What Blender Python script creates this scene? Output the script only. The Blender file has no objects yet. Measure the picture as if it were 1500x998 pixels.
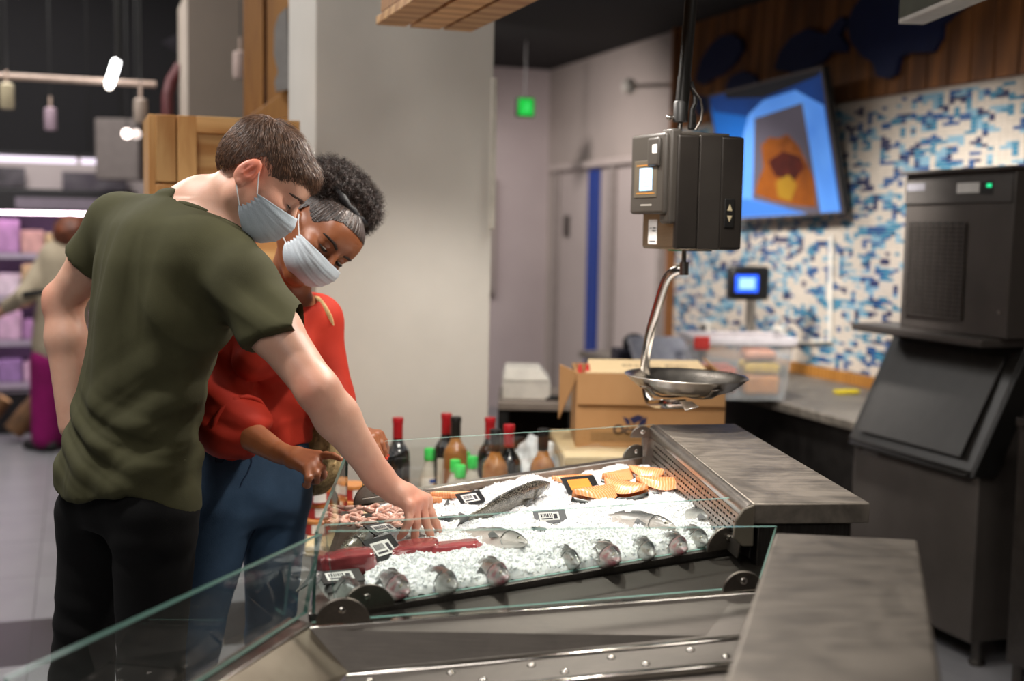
import bpy, bmesh, math, random
import numpy as np
from mathutils import Vector, Matrix, noise as mnoise

S = bpy.context.scene
COL = S.collection
rnd = random.Random(7)
PI = math.pi

# ------------------------------------------------------------------ camera
FPX, CX, CY = 1750.0, 750.0, 499.0
CAMH = 1.5
PITCH, ROLL = math.atan(163 / FPX), 0.018
_F = Vector((0, math.cos(PITCH), -math.sin(PITCH)))
_R0 = Vector((1, 0, 0)); _U0 = Vector((0, math.sin(PITCH), math.cos(PITCH)))
_R = _R0 * math.cos(ROLL) + _U0 * math.sin(ROLL)
_U = _U0 * math.cos(ROLL) - _R0 * math.sin(ROLL)
CAM = Vector((0, 0, CAMH))
cd = bpy.data.cameras.new('camera')
cam = bpy.data.objects.new('camera', cd); COL.objects.link(cam)
cam.matrix_world = Matrix(((_R.x, _U.x, -_F.x, CAM.x), (_R.y, _U.y, -_F.y, CAM.y), (_R.z, _U.z, -_F.z, CAM.z), (0, 0, 0, 1)))
cd.sensor_width = 36; cd.lens = FPX / 1500 * 36
cd.dof.use_dof = True; cd.dof.focus_distance = 2.45; cd.dof.aperture_fstop = 2.0
cd.clip_start = 0.05; cd.clip_end = 60
S.camera = cam

# ------------------------------------------------------------------ world and light
w = bpy.data.worlds.new('world'); S.world = w; w.use_nodes = True
w.node_tree.nodes['Background'].inputs[0].default_value = (1.0, 0.9, 0.85, 1)
w.node_tree.nodes['Background'].inputs[1].default_value = 0.018
S.view_settings.view_transform = 'Standard'; S.view_settings.look = 'None'
S.view_settings.exposure = 1.15; S.view_settings.gamma = 1.0

def area(name, loc, target, size, power, col=(1, 0.93, 0.84), spread=180):
    l = bpy.data.lights.new(name, 'AREA'); l.shape = 'RECTANGLE'; l.size, l.size_y = size
    l.energy = power; l.color = col; l.spread = math.radians(spread)
    o = bpy.data.objects.new(name, l); COL.objects.link(o); o.location = loc
    o.rotation_euler = (Vector(target) - Vector(loc)).to_track_quat('-Z', 'Y').to_euler()
    return o

def spot(name, loc, target, angle, power, col=(1, 0.93, 0.84), blend=0.6, r=0.06):
    l = bpy.data.lights.new(name, 'SPOT'); l.energy = power; l.color = col
    l.spot_size = math.radians(angle); l.spot_blend = blend; l.shadow_soft_size = r
    o = bpy.data.objects.new(name, l); COL.objects.link(o); o.location = loc
    o.rotation_euler = (Vector(target) - Vector(loc)).to_track_quat('-Z', 'Y').to_euler()
    return o

# downlights under the plank canopy, spots for the staff wall, daylight-coloured aisle lamps
spot('canopy_downlight', (0.02, 3.10, 2.085), (-0.03, 3.0, 0.9), 146, 25, (1, .93, .85), .4, .05)
spot('canopy_downlight', (0.24, 2.48, 2.085), (0.05, 2.45, 0.9), 146, 21, (1, .93, .85), .4, .05)
spot('canopy_downlight', (0.53, 1.47, 2.085), (0.2, 1.8, 0.9), 130, 3.5, (1, .93, .85), .5, .3)
spot('carton_fill_spot', (0.7, 4.3, 2.75), (0.25, 4.3, 0.85), 64, 34, (1, .94, .86), .7, .08)  # added spot without a fitting, brightens the foam box, bag and carton
spot('aisle_spot', (-1.5, 2.1, 3.4), (-0.75, 2.55, 1.2), 44, 60, (1, .95, .9), .8, .1)
spot('tile_wall_spot', (0.9, 4.4, 2.3), (2.05, 5.6, 0.7), 84, 112, (1, .95, .9), .9, .08)
spot('tile_wall_spot', (0.35, 6.1, 2.3), (1.3, 7.1, 0.8), 90, 70, (1, .95, .9), .9, .08)
spot('back_room_spot', (-0.5, 7.6, 2.75), (0.6, 9.3, 1.0), 110, 58, (1, .9, .86), .9, .08)
area('aisle_light', (-3.0, 6.2, 3.55), (-3.0, 6.2, 0), (1.6, 3.0), 66, (1, .96, .92))
area('aisle_light', (-1.9, 2.6, 3.55), (-1.9, 2.6, 0), (1.2, 1.6), 26, (1, .96, .92))
area('staff_side_light', (1.5, 1.2, 3.3), (1.2, 2.6, 0.8), (0.9, 0.5), 9, (1, .93, .86))
area('shop_fill', (-1.0, -0.4, 3.0), (-0.4, 2.6, 1.0), (1.5, 1.0), 13, (1, .93, .88))

# ------------------------------------------------------------------ pixel helpers (frame 1500 x 998)
def ray(u, v): return _F + _R * ((u - CX) / FPX) + _U * ((CY - v) / FPX)
def at(u, v, y=None, z=None):
    d = ray(u, v)
    t = (y / d.y) if y is not None else (z - CAM.z) / d.z
    return CAM + d * t
def onplane(u, v, p0, n):
    d = ray(u, v); return CAM + d * ((p0 - CAM).dot(n) / d.dot(n))

# building axes: a runs away from the camera to the left (20 degrees), b to its right
YAW = math.radians(20)
AX = Vector((-math.sin(YAW), math.cos(YAW), 0)); BX = Vector((math.cos(YAW), math.sin(YAW), 0))
def ab(b, a, z=0): return BX * b + AX * a + Vector((0, 0, z))
def toab(p): return (p.dot(BX), p.dot(AX), p.z)
TB = Matrix.Rotation(YAW, 4, 'Z')

# ------------------------------------------------------------------ materials
def lin(h):
    if isinstance(h, str):
        h = h.lstrip('#'); c = [int(h[i:i + 2], 16) / 255 for i in (0, 2, 4)]
        return tuple(((x + 0.055) / 1.055) ** 2.4 if x > 0.04045 else x / 12.92 for x in c)
    return tuple(h)

class NT:
    def __init__(s, name):
        s.m = bpy.data.materials.new(name); s.m.use_nodes = True; s.t = s.m.node_tree; s.n = s.t.nodes; s.l = s.t.links
        s.b = s.n['Principled BSDF']; s.out = s.n['Material Output']
    def new(s, ty, **k):
        n = s.n.new(ty)
        for a, v in k.items(): setattr(n, a, v)
        return n
    def link(s, a, b): s.l.new(a, b)
    def coords(s, kind='Object', scale=(1, 1, 1), rot=(0, 0, 0)):
        tc = s.new('ShaderNodeTexCoord'); mp = s.new('ShaderNodeMapping')
        mp.inputs['Scale'].default_value = scale; mp.inputs['Rotation'].default_value = rot
        s.link(tc.outputs[kind], mp.inputs['Vector']); return mp.outputs['Vector']
    def noise(s, vec, scale, detail=3, rough=.55, dist=0):
        n = s.new('ShaderNodeTexNoise'); n.inputs['Scale'].default_value = scale; n.inputs['Detail'].default_value = detail
        n.inputs['Roughness'].default_value = rough; n.inputs['Distortion'].default_value = dist
        if vec is not None: s.link(vec, n.inputs['Vector'])
        return n.outputs['Fac']
    def ramp(s, fac, stops):
        r = s.new('ShaderNodeValToRGB'); el = r.color_ramp.elements
        while len(el) < len(stops): el.new(0.5)
        for e, (p, c) in zip(el, stops): e.position = p; e.color = (*lin(c), 1)
        s.link(fac, r.inputs['Fac']); return r.outputs['Color']
    def bump(s, fac, strength, dist=0.01):
        b = s.new('ShaderNodeBump'); b.inputs['Strength'].default_value = strength; b.inputs['Distance'].default_value = dist
        s.link(fac, b.inputs['Height']); s.link(b.outputs['Normal'], s.b.inputs['Normal'])
    def rng(s, fac, lo, hi):
        r = s.new('ShaderNodeMapRange'); r.inputs['To Min'].default_value = lo; r.inputs['To Max'].default_value = hi
        s.link(fac, r.inputs['Value']); return r.outputs['Result']

def mat(name, c, rough=.5, metal=0, c2=None, ns=20, bump=0, bs=None, scale=(1, 1, 1), spec=.5, kind='Object', **kw):
    t = NT(name); b = t.b
    b.inputs['Roughness'].default_value = rough; b.inputs['Metallic'].default_value = metal
    b.inputs['Specular IOR Level'].default_value = spec
    v = t.coords(kind, scale)
    f = t.noise(v, ns)
    if c2 is None:
        cc = lin(c); c2 = tuple(x * .82 for x in cc)
    t.link(t.ramp(f, [(.3, c2), (.7, c)]), b.inputs['Base Color'])
    if bump: t.bump(t.noise(v, bs or ns * 3, 4), bump)
    for k, val in kw.items(): b.inputs[k.replace('_', ' ')].default_value = val
    return t.m

def steel(name, c='#8d8985', rough=.3, stretch=(3, 60, 60), dark=.7, smear=.25, metal=1):
    t = NT(name); b = t.b; b.inputs['Metallic'].default_value = metal
    f = t.noise(t.coords('Object', stretch), 6, 4)
    g = t.noise(t.coords('Object'), 7, 4, .6, 1.5)
    mx = t.new('ShaderNodeMath', operation='ADD'); t.link(f, mx.inputs[0]); t.link(g, mx.inputs[1])
    cc = lin(c)
    r = t.new('ShaderNodeMapRange'); r.inputs['From Max'].default_value = 2; t.link(mx.outputs[0], r.inputs['Value'])
    t.link(t.ramp(r.outputs[0], [(.41, tuple(x * dark for x in cc)), (.59, cc)]), b.inputs['Base Color'])
    t.link(t.rng(r.outputs[0], rough - smear * .5, rough + smear * .8), b.inputs['Roughness'])
    t.bump(f, .05, .002)
    return t.m

def wood(name, c1, c2, grain=(1, 1, 14), scale=5, rough=.5):
    t = NT(name); b = t.b; b.inputs['Roughness'].default_value = rough
    v = t.coords('Object', grain)
    oi = t.new('ShaderNodeObjectInfo'); ad = t.new('ShaderNodeVectorMath', operation='ADD')
    sc3 = t.new('ShaderNodeVectorMath', operation='SCALE'); sc3.inputs[0].default_value = (7, 5, 9); t.link(oi.outputs['Random'], sc3.inputs['Scale'])
    t.link(v, ad.inputs[0]); t.link(sc3.outputs[0], ad.inputs[1]); v = ad.outputs[0]
    f = t.noise(v, scale, 5, .6, 1.2)
    wv = t.new('ShaderNodeTexWave', wave_type='RINGS'); wv.inputs['Scale'].default_value = scale * .22
    wv.inputs['Distortion'].default_value = 4; wv.inputs['Detail'].default_value = 3; wv.inputs['Detail Scale'].default_value = .8
    t.link(v, wv.inputs['Vector'])
    mx = t.new('ShaderNodeMix'); mx.data_type = 'FLOAT'; mx.inputs[0].default_value = .3
    t.link(f, mx.inputs[2]); t.link(wv.outputs['Fac'], mx.inputs[3])
    hv = t.new('ShaderNodeHueSaturation'); t.link(t.ramp(mx.outputs[0], [(.36, c2), (.64, c1)]), hv.inputs['Color'])
    t.link(t.rng(oi.outputs['Random'], .8, 1.12), hv.inputs['Value'])
    t.link(hv.outputs['Color'], b.inputs['Base Color'])
    t.bump(f, .08, .004)
    return t.m

def emit(name, c, strength, c2=None, ns=5):
    t = NT(name); b = t.b; b.inputs['Base Color'].default_value = (*lin(c), 1)
    b.inputs['Emission Color'].default_value = (*lin(c), 1); b.inputs['Emission Strength'].default_value = strength
    b.inputs['Roughness'].default_value = .4
    if c2: t.link(t.ramp(t.noise(t.coords('Object'), ns, 3), [(.4, c), (.62, c2)]), b.inputs['Emission Color'])
    return t.m

def glass_mat(name, tint=(.93, .97, .95), refl=1.0, rough=.01, haze=0.0):
    """pane of real thickness: see-through with fresnel reflection, greenish"""
    t = NT(name); t.n.remove(t.b)
    tr = t.new('ShaderNodeBsdfTransparent'); tr.inputs[0].default_value = (*tint, 1)
    gl = t.new('ShaderNodeBsdfGlossy'); gl.inputs['Roughness'].default_value = rough
    fr = t.new('ShaderNodeFresnel'); fr.inputs['IOR'].default_value = 1.5
    ml = t.new('ShaderNodeMath', operation='MULTIPLY'); ml.inputs[1].default_value = refl; ge = t.new('ShaderNodeNewGeometry'); iv = t.new('ShaderNodeMath', operation='SUBTRACT'); iv.inputs[0].default_value = 1.0; t.link(ge.outputs['Backfacing'], iv.inputs[1])
    m0 = t.new('ShaderNodeMath', operation='MULTIPLY'); t.link(fr.outputs[0], m0.inputs[0]); t.link(iv.outputs[0], m0.inputs[1]); t.link(m0.outputs[0], ml.inputs[0])
    mx = t.new('ShaderNodeMixShader'); t.link(ml.outputs[0], mx.inputs[0]); t.link(tr.outputs[0], mx.inputs[1]); t.link(gl.outputs[0], mx.inputs[2])
    o = mx.outputs[0]
    if haze:
        df = t.new('ShaderNodeBsdfDiffuse'); df.inputs[0].default_value = (.8, .85, .83, 1)
        m2 = t.new('ShaderNodeMixShader'); m2.inputs[0].default_value = haze
        t.link(o, m2.inputs[1]); t.link(df.outputs[0], m2.inputs[2]); o = m2.outputs[0]
    t.link(o, t.out.inputs['Surface']); return t.m

M = {}
M['steel'] = steel('brushed_steel', '#a09a94', .30)
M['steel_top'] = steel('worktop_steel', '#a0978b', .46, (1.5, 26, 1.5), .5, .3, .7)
M['steel_dark'] = steel('dark_steel', '#6d6864', .36, (60, 60, 3), .75)
M['steel_bright'] = steel('polished_steel', '#d2cdc6', .16, (4, 4, 4), .85, .1)
M['steel_well'] = steel('well_steel', '#6f6963', .5, (2, 60, 60), .8, .2, .55)
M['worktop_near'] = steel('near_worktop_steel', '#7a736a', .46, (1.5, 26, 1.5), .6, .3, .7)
M['glass'] = glass_mat('clear_glass', (.955, .975, .965), 1.0)
M['glass_edge'] = mat('glass_edge_green', '#8fb5ab', .15, 0, '#6f9c92', 8)
M['glass_edge_dark'] = mat('glass_edge_dark', '#55756d', .2, 0, '#476860', 8)
M['glass_side'] = glass_mat('side_glass', (.93, .96, .945), 1.5, .02, .02)
M['black'] = mat('black_plastic', '#141312', .45)
M['dark_plastic'] = mat('dark_grey_plastic', '#403c38', .42, 0, '#38342f', 6)
M['paint_grey'] = mat('pillar_paint', '#cfcbc3', .75, 0, '#c6c2ba', 3, .03, 60)
M['paint_shaded'] = mat('pillar_paint_shaded', '#8f908e', .75, 0, '#888987', 3, .03, 60)  # same pillar paint, darkened to put the left face's shade into the colour
M['ceiling'] = mat('black_ceiling', '#060507', .9)
M['soffit'] = mat('black_soffit', '#0c0b0c', .85)
M['wall_light'] = mat('light_grey_wall', '#b5aaa3', .8, 0, '#aaa09a', 2)
M['wall_white'] = mat('whitish_wall', '#c8bcbb', .8, 0, '#bfb2b2', 2)
M['wall_dark'] = mat('dark_wall', '#131115', .85)
M['floor'] = mat('floor_tile_grey', '#8b8b8e', .28, 0, '#7f7f83', 3, .02, 40)
M['floor_dark'] = mat('floor_tile_dark', '#1d1c1d', .3, 0, '#2b2a2b', 3)
M['grout'] = mat('grout', '#55544f', .9)
M['pine'] = wood('pine_wood', '#dcae72', '#b98248', (1.6, 9, 9), 2.2, .45)
M['pine_v'] = wood('pine_wood_upright', '#d8a96c', '#ba844a', (14, 14, 1.2), 2.2, .45)
M['pine_dark'] = wood('honey_wood', '#b07a35', '#8d5b22', (14, 14, 1), 3, .5)
M['brown_plank'] = wood('brown_plank', '#8a582c', '#643e1f', (7, 7, .6), 3, .55)
M['navy'] = mat('navy_board', '#0d1b45', .6)
M['card'] = mat('cardboard', '#b58a5c', .8, 0, '#a87d50', 6, .03, 90)
M['card_light'] = mat('cardboard_pale', '#dcc49a', .8, 0, '#d2b98f', 6)
M['white'] = mat('white_plastic', '#e9e4da', .5)
M['paper'] = mat('white_paper', '#e8e6e2', .7)
M['ink'] = mat('dark_ink', '#2a2730', .6)
M['ink_blue'] = mat('blue_ink', '#23254f', .6)

# ------------------------------------------------------------------ mesh building
class MB:
    def __init__(s): s.v = []; s.f = []; s.mi = []
    def add(s, vs, fs, T=None, mi=0):
        o = len(s.v)
        s.v += [tuple((T @ Vector(p)) if T is not None else p) for p in vs]
        s.f += [tuple(i + o for i in f) for f in fs]; s.mi += [mi] * len(fs); return s
    def box(s, lo, hi, T=None, mi=0):
        x0, y0, z0 = lo; x1, y1, z1 = hi
        vs = [(x0, y0, z0), (x1, y0, z0), (x1, y1, z0), (x0, y1, z0), (x0, y0, z1), (x1, y0, z1), (x1, y1, z1), (x0, y1, z1)]
        return s.add(vs, [(3, 2, 1, 0), (4, 5, 6, 7), (0, 1, 5, 4), (1, 2, 6, 5), (2, 3, 7, 6), (3, 0, 4, 7)], T, mi)
    def cbox(s, c, size, T=None, mi=0):
        return s.box([c[i] - size[i] / 2 for i in range(3)], [c[i] + size[i] / 2 for i in range(3)], T, mi)
    def prism(s, poly, d, T=None, mi=0):
        """poly: list of 3D points (planar, ccw seen from +d), extruded by -d"""
        n = len(poly); d = Vector(d)
        P = [Vector(p) for p in poly]
        vs = P + [p - d for p in P]
        fs = [tuple(range(n)), tuple(range(2 * n - 1, n - 1, -1))]
        fs += [(i, i + n, (i + 1) % n + n, (i + 1) % n) for i in range(n)]
        return s.add(vs, fs, T, mi)
    def slab(s, q, t, T=None, mi=0):
        """quad (4 points) thickened by t against its normal"""
        q = [Vector(p) for p in q]; n = (q[1] - q[0]).cross(q[2] - q[0]).normalized()
        return s.prism(q, n * t, T, mi)
    def lathe(s, prof, seg=24, T=None, mi=0, cap=True):
        vs, fs = [], []
        for r, z in prof:
            for k in range(seg):
                a = 2 * PI * k / seg; vs.append((r * math.cos(a), r * math.sin(a), z))
        for i in range(len(prof) - 1):
            for k in range(seg):
                k2 = (k + 1) % seg; fs.append((i * seg + k, i * seg + k2, (i + 1) * seg + k2, (i + 1) * seg + k))
        if cap:
            fs.append(tuple(range(seg - 1, -1, -1))); fs.append(tuple((len(prof) - 1) * seg + k for k in range(seg)))
        return s.add(vs, fs, T, mi)
    def tube(s, pts, r, seg=10, T=None, mi=0, flat=1.0, up=None):
        pts = [Vector(p) for p in pts]; n = len(pts)
        rs = r if isinstance(r, (list, tuple)) else [r] * n
        vs, fs = [], []; ref = Vector(up) if up else None
        for i, p in enumerate(pts):
            d = (pts[min(i + 1, n - 1)] - pts[max(i - 1, 0)]).normalized()
            if ref is None: ref = Vector((0, 0, 1)) if abs(d.z) < .9 else Vector((1, 0, 0))
            a = d.cross(ref).normalized(); b = a.cross(d).normalized(); 
            if up is None: ref = b
            for k in range(seg):
                t = 2 * PI * k / seg; vs.append(p + a * math.cos(t) * rs[i] + b * math.sin(t) * rs[i] * flat)
        for i in range(n - 1):
            for k in range(seg):
                k2 = (k + 1) % seg; fs.append((i * seg + k, i * seg + k2, (i + 1) * seg + k2, (i + 1) * seg + k))
        fs.append(tuple(range(seg - 1, -1, -1))); fs.append(tuple((n - 1) * seg + k for k in range(seg)))
        return s.add(vs, fs, T, mi)
    def ball(s, c, r, seg=16, rings=10, T=None, mi=0):
        r = (r, r, r) if not isinstance(r, (tuple, list)) else r
        vs = [(c[0], c[1], c[2] - r[2])]; fs = []
        for i in range(1, rings):
            t = -PI / 2 + PI * i / rings
            for k in range(seg):
                a = 2 * PI * k / seg
                vs.append((c[0] + r[0] * math.cos(t) * math.cos(a), c[1] + r[1] * math.cos(t) * math.sin(a), c[2] + r[2] * math.sin(t)))
        vs.append((c[0], c[1], c[2] + r[2])); L = len(vs) - 1
        for k in range(seg): fs.append((0, 1 + (k + 1) % seg, 1 + k))
        for i in range(rings - 2):
            for k in range(seg):
                k2 = (k + 1) % seg; o = 1 + i * seg; fs.append((o + k, o + k2, o + seg + k2, o + seg + k))
        o = 1 + (rings - 2) * seg
        for k in range(seg): fs.append((o + k, o + (k + 1) % seg, L))
        return s.add(vs, fs, T, mi)
    def build(s, name, m, parent=None, bevel=0, seg=2, smooth=False, sub=0):
        me = bpy.data.meshes.new(name); me.from_pydata([tuple(p) for p in s.v], [], s.f)
        ms = m if isinstance(m, (list, tuple)) else [m]
        for x in ms: me.materials.append(M[x] if isinstance(x, str) else x)
        if any(s.mi): me.polygons.foreach_set('material_index', s.mi)
        me.update()
        return link(name, me, parent, bevel, seg, smooth, sub)

def link(name, me, parent=None, bevel=0, seg=2, smooth=False, sub=0):
    o = bpy.data.objects.new(name, me); COL.objects.link(o)
    if parent: o.parent = parent
    if smooth or bevel:
        me.polygons.foreach_set('use_smooth', [True] * len(me.polygons))
        if smooth != 'all':
            try: me.set_sharp_from_angle(angle=math.radians(40))
            except Exception: pass
    if bevel:
        b = o.modifiers.new('bevel', 'BEVEL'); b.width = bevel; b.segments = seg; b.limit_method = 'ANGLE'; b.angle_limit = math.radians(40)
    if sub:
        b = o.modifiers.new('sub', 'SUBSURF'); b.levels = b.render_levels = sub
    return o

def tag(o, label=None, cat=None, group=None, kind=None):
    if label: o['label'] = label
    if cat: o['category'] = cat
    if group: o['group'] = group
    if kind: o['kind'] = kind
    return o
def thing(name, label, cat, loc=(0, 0, 0), rz=0, group=None, kind=None):
    o = bpy.data.objects.new(name, None); COL.objects.link(o); o.empty_display_size = .05
    o.location = loc; o.rotation_euler = (0, 0, rz); return tag(o, label, cat, group, kind)
def struct(o): o['kind'] = 'structure'; return o
def part(mb, name, m, parent, bevel=0, **k): return mb.build(name, m, parent, bevel, **k)
def dup(root, loc=None, rot=None, label=None, group=None, scale=None):
    r = root.copy(); COL.objects.link(r)
    if loc is not None: r.location = loc
    if rot is not None: r.rotation_euler = rot
    if scale is not None: r.scale = scale
    if label: r['label'] = label
    if group: r['group'] = group
    for ch in list(root.children):
        c = ch.copy(); COL.objects.link(c); c.parent = r
        for g in list(ch.children):
            d = g.copy(); COL.objects.link(d); d.parent = c
    return r
def text(body, size, name, m, parent, T, extrude=.0004, bold=0):
    cu = bpy.data.curves.new(name, 'FONT'); cu.body = body; cu.size = size; cu.align_x = 'CENTER'; cu.align_y = 'CENTER'; cu.extrude = extrude; cu.offset = bold
    tmp = bpy.data.objects.new(name, cu); COL.objects.link(tmp)
    me = bpy.data.meshes.new_from_object(tmp.evaluated_get(bpy.context.evaluated_depsgraph_get()))
    bpy.data.objects.remove(tmp); me.transform(T); me.materials.clear(); me.materials.append(M[m] if isinstance(m, str) else m)
    o = bpy.data.objects.new(name, me); COL.objects.link(o); o.parent = parent; return o
def frame(o, x, y, z):
    """4x4 from origin and axes"""
    return Matrix(((x[0], y[0], z[0], o[0]), (x[1], y[1], z[1], o[1]), (x[2], y[2], z[2], o[2]), (0, 0, 0, 1)))
def rough_line(mb, q, t, mi=0): mb.slab(q, t, None, mi)
# ================================================================== SETTING
WB = 3.736            # right wall plane (b)
# floor: separate tiles in the building frame
fl = MB().box((-4.2, -1.5, -.06), (4.4, 10.2, -.004), TB).build('floor', 'grout'); struct(fl)
TS = .6
tm = MB().box((-TS / 2 + .0015, -TS / 2 + .0015, -.004), (TS / 2 - .0015, TS / 2 - .0015, 0))
tile0 = None; tiled = None
for i in range(-6, 8):
    for j in range(-1, 17):
        b0, a0 = i * TS + .12, 4.24 + (j - 6) * TS
        if j == 6: a0 -= .06
        dark = j == 6
        src = tiled if dark else tile0
        if src is None:
            if dark: o = MB().box((-TS / 2 + .0015, -.245, -.004), (TS / 2 - .0015, .245, 0)).build('floor_tile', 'floor_dark', fl); tiled = o
            else: o = tm.build('floor_tile', 'floor', fl); tile0 = o
        else:
            o = src.copy(); COL.objects.link(o); o.parent = fl
        ac = 4.49 if dark else (a0 + (.255 if j > 6 else -.015) + (0.24 if j > 6 else 0) - (.3 if j < 6 else 0) + .29 * (j < 6))
        if not dark: ac = (4.735 + (j - 7) * TS + .3) if j > 6 else (4.245 - (6 - j) * TS + .3)
        o.location = ab(b0, ac); o.rotation_euler = (0, 0, YAW)

# right wall
wr = MB().box((WB, -1.0, 0), (WB + .1, 9.5, 2.83), TB).build('wall_right', 'wall_light'); struct(wr)
# plank cladding above the mosaic
pm = MB().box((WB - .022, -.067, 2.185), (WB, .067, 2.83))
p0 = None
for k in range(28):
    if p0 is None: o = p0 = pm.build('plank', 'brown_plank', wr, .002)
    else: o = p0.copy(); COL.objects.link(o); o.parent = wr
    o.rotation_euler = (0, 0, YAW); o.location = ab(0, 7.04 - k * .145) + Vector((0, 0, 0)); 
# mosaic
def mosaic():
    A0, A1, Z0, Z1 = 3.3, 7.11, .60, 2.178
    tw, th = .0372, .0158
    nc, nr = int((A1 - A0) / tw), int((Z1 - Z0) / th)
    r = np.random.RandomState(3)
    # clustered stepping pattern: random walk clumps
    g = np.zeros((nr, nc), int)
    for c in range(int(nr * nc / 3.9)):
        i, j = r.randint(nr), r.randint(nc); k = r.choice([1, 2, 3, 4], p=[.3, .27, .25, .18])
        for s_ in range(r.randint(1, 6)):
            g[i % nr, j % nc] = k
            if r.rand() < .62: i += r.choice([-1, 1])
            else: j += r.choice([-1, 1])
            if r.rand() < .12: k = r.choice([1, 2, 3, 4])
    m = MB()
    d = .004
    for i in range(nr):
        for j in range(nc):
            a0, z0 = A1 - (j + 1) * tw, Z0 + i * th
            a1, z1 = a0 + tw - .003, z0 + th - .0025
            dd = d + r.rand() * .0008
            x0, x1 = WB - dd, WB
            m.add([(x0, a0, z0), (x0, a1, z0), (x0, a1, z1), (x0, a0, z1), (x1, a0, z0), (x1, a1, z0), (x1, a1, z1), (x1, a0, z1)],
                  [(0, 1, 2, 3)[::-1], (0, 4, 5, 1)[::-1], (3, 2, 6, 7)[::-1], (1, 5, 6, 2)[::-1], (0, 3, 7, 4)[::-1]], TB, g[i, j])
    return m
cols = ['#d8cdbf', '#4088a8', '#2d5a90', '#86b0c6', '#2c345c']
mm = [mat('mosaic_' + n, c, .25, 0, tuple(x * .85 for x in lin(c)), 30) for n, c in zip(['cream', 'teal', 'blue', 'pale_blue', 'indigo'], cols)]
mo = mosaic().build('mosaic_tiles', mm, wr); mo['kind'] = 'stuff'; mo['label'] = 'cream, teal and navy mosaic strip tiles'
gb = MB().box((WB - .001, 3.3, .6), (WB, 7.11, 2.178), TB).build('grout_bed', mat('mosaic_grout', '#bdb3a6', .8), wr)
# end strip between cladding and plain wall
struct(MB().box((WB - .05, 7.11, 0), (WB, 7.16, 2.83), TB).build('trim_1', 'brown_plank'))
# far wall with mural band
wf = MB().box((-4.5, 9.45, 0), (WB, 9.55, 3.6), TB).build('wall_far', 'wall_white'); struct(wf)
struct(MB().box((-4.5, 9.43, 1.98), (WB - .62, 9.45, 3.6), TB).build('wall_upper', 'wall_dark'))
# wall left side far, behind the aisle
struct(MB().box((-4.3, -1, 0), (-4.2, 9.5, 3.6), TB).build('wall_left', 'wall_dark'))
struct(MB().box((-4.4, -1.6, 0), (4.4, -1.5, 3.6), TB).build('wall_near', 'wall_dark'))
ce = MB().box((-4.4, -1.6, 3.6), (4.4, 9.6, 3.7), TB).build('ceiling', 'ceiling'); struct(ce)
struct(MB().box((1.86, 3.2, 2.83), (WB + .1, 9.45, 3.2), TB).build('soffit', 'soffit'))
# door in the right wall: frame, leaf, blue strip
dr = MB().box((WB - .02, 7.25, 0), (WB, 9.2, 1.98), TB).build('door_1', mat('door_paint', '#b9aeaa', .6, 0, '#b0a5a1', 2)); struct(dr)
for a0, a1 in ((7.25, 7.31), (8.02, 8.12), (9.12, 9.2)):
    MB().box((WB - .05, a0, 0), (WB - .02, a1, 1.98), TB).build('door_frame', mat('door_frame_grey', '#9d938e', .5), dr, .004)
MB().box((WB - .07, 7.2, 1.98), (WB, 9.3, 2.03), TB).build('door_head', mat('door_head_grey', '#c4b8b2', .5), dr, .004)
MB().box((WB - .045, 8.31, 0), (WB - .02, 8.5, 1.96), TB).build('blue_strip', mat('blue_strip', '#1d3f96', .5), dr, .004)
MB().box((WB - .05, 8.9, 1.45), (WB - .02, 8.97, 1.62), TB).build('door_grip', 'steel_dark', dr, .004)
# glazed window in the far wall beside the pillar
wd = thing('window_1', None, None, ab(0, 0), YAW); struct(wd)
part(MB().box((2.55, 9.40, .95), (3.25, 9.45, 1.0)).box((2.55, 9.40, 1.86), (3.25, 9.45, 1.92)).box((3.2, 9.40, .95), (3.26, 9.45, 1.92)).box((2.5, 9.40, .95), (2.56, 9.45, 1.92)), 'window_frame', 'wall_light', wd, .004)
part(MB().box((2.56, 9.42, 1.0), (3.2, 9.43, 1.86)), 'pane', mat('frosted_pane', '#b9b4b4', .25, 0, '#a5a2a5', 2), wd)

# pillar
pl = MB().box((.741, 3.97, 0), (1.362, 4.5, 3.6), TB).build('pillar', ['paint_grey'], None, .006); struct(pl)
me = pl.data; me.materials.append(M['paint_shaded'])
MB().box((1.352, 3.962, 1.5), (1.372, 3.985, 2.02), TB).build('corner_guard', mat('pale_filler', '#cfcabf', .8), pl, .003)

# beige column far behind the cabinet
q0, q1 = at(273, 165, y=6.6), at(357, 165, y=6.6)
b0, a0, _ = toab(q0); b1, a1, _ = toab(q1)
struct(MB().box((b0, a0 - .1, 1.0), (b1 + .05, a0 + .5, 2.74), TB).build('column', mat('beige_column', '#8a7e73', .8, 0, '#82776c', 2)))

# ------------------------------------------------------------------ hanging plank canopy
cn = thing('plank_canopy', 'pale pine slatted canopy hanging in front of the grey pillar', 'canopy', ab(0, 0), YAW)
for b0, b1 in ((.846, .936), (.951, 1.043), (1.056, 1.146)):
    part(MB().box((b0, .4, 2.10), (b1, 3.55 + .01 * b1, 2.125)), 'plank', 'pine', cn, .002)
part(MB().box((.846, .4, 2.126), (.866, 3.5, 2.42)), 'side_board', 'pine_dark', cn, .002)
part(MB().box((.866, 3.3, 2.126), (1.146, 3.33, 2.4)), 'end_board', 'pine_dark', cn, .002)
part(MB().box((1.126, .4, 2.126), (1.146, 3.3, 2.4)), 'side_board', 'pine_dark', cn, .002)
part(MB().box((.846, .4, 2.425), (1.146, 3.5, 2.44)), 'light_block_board', 'pine_dark', cn, .002)  # unseen lid added to block light leaking through the plank gaps
for y_ in (3.1, .8): part(MB().box((.99, y_, 2.442), (1.02, y_ + .03, 3.6)), 'hanger', 'black', cn, .002)

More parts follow.
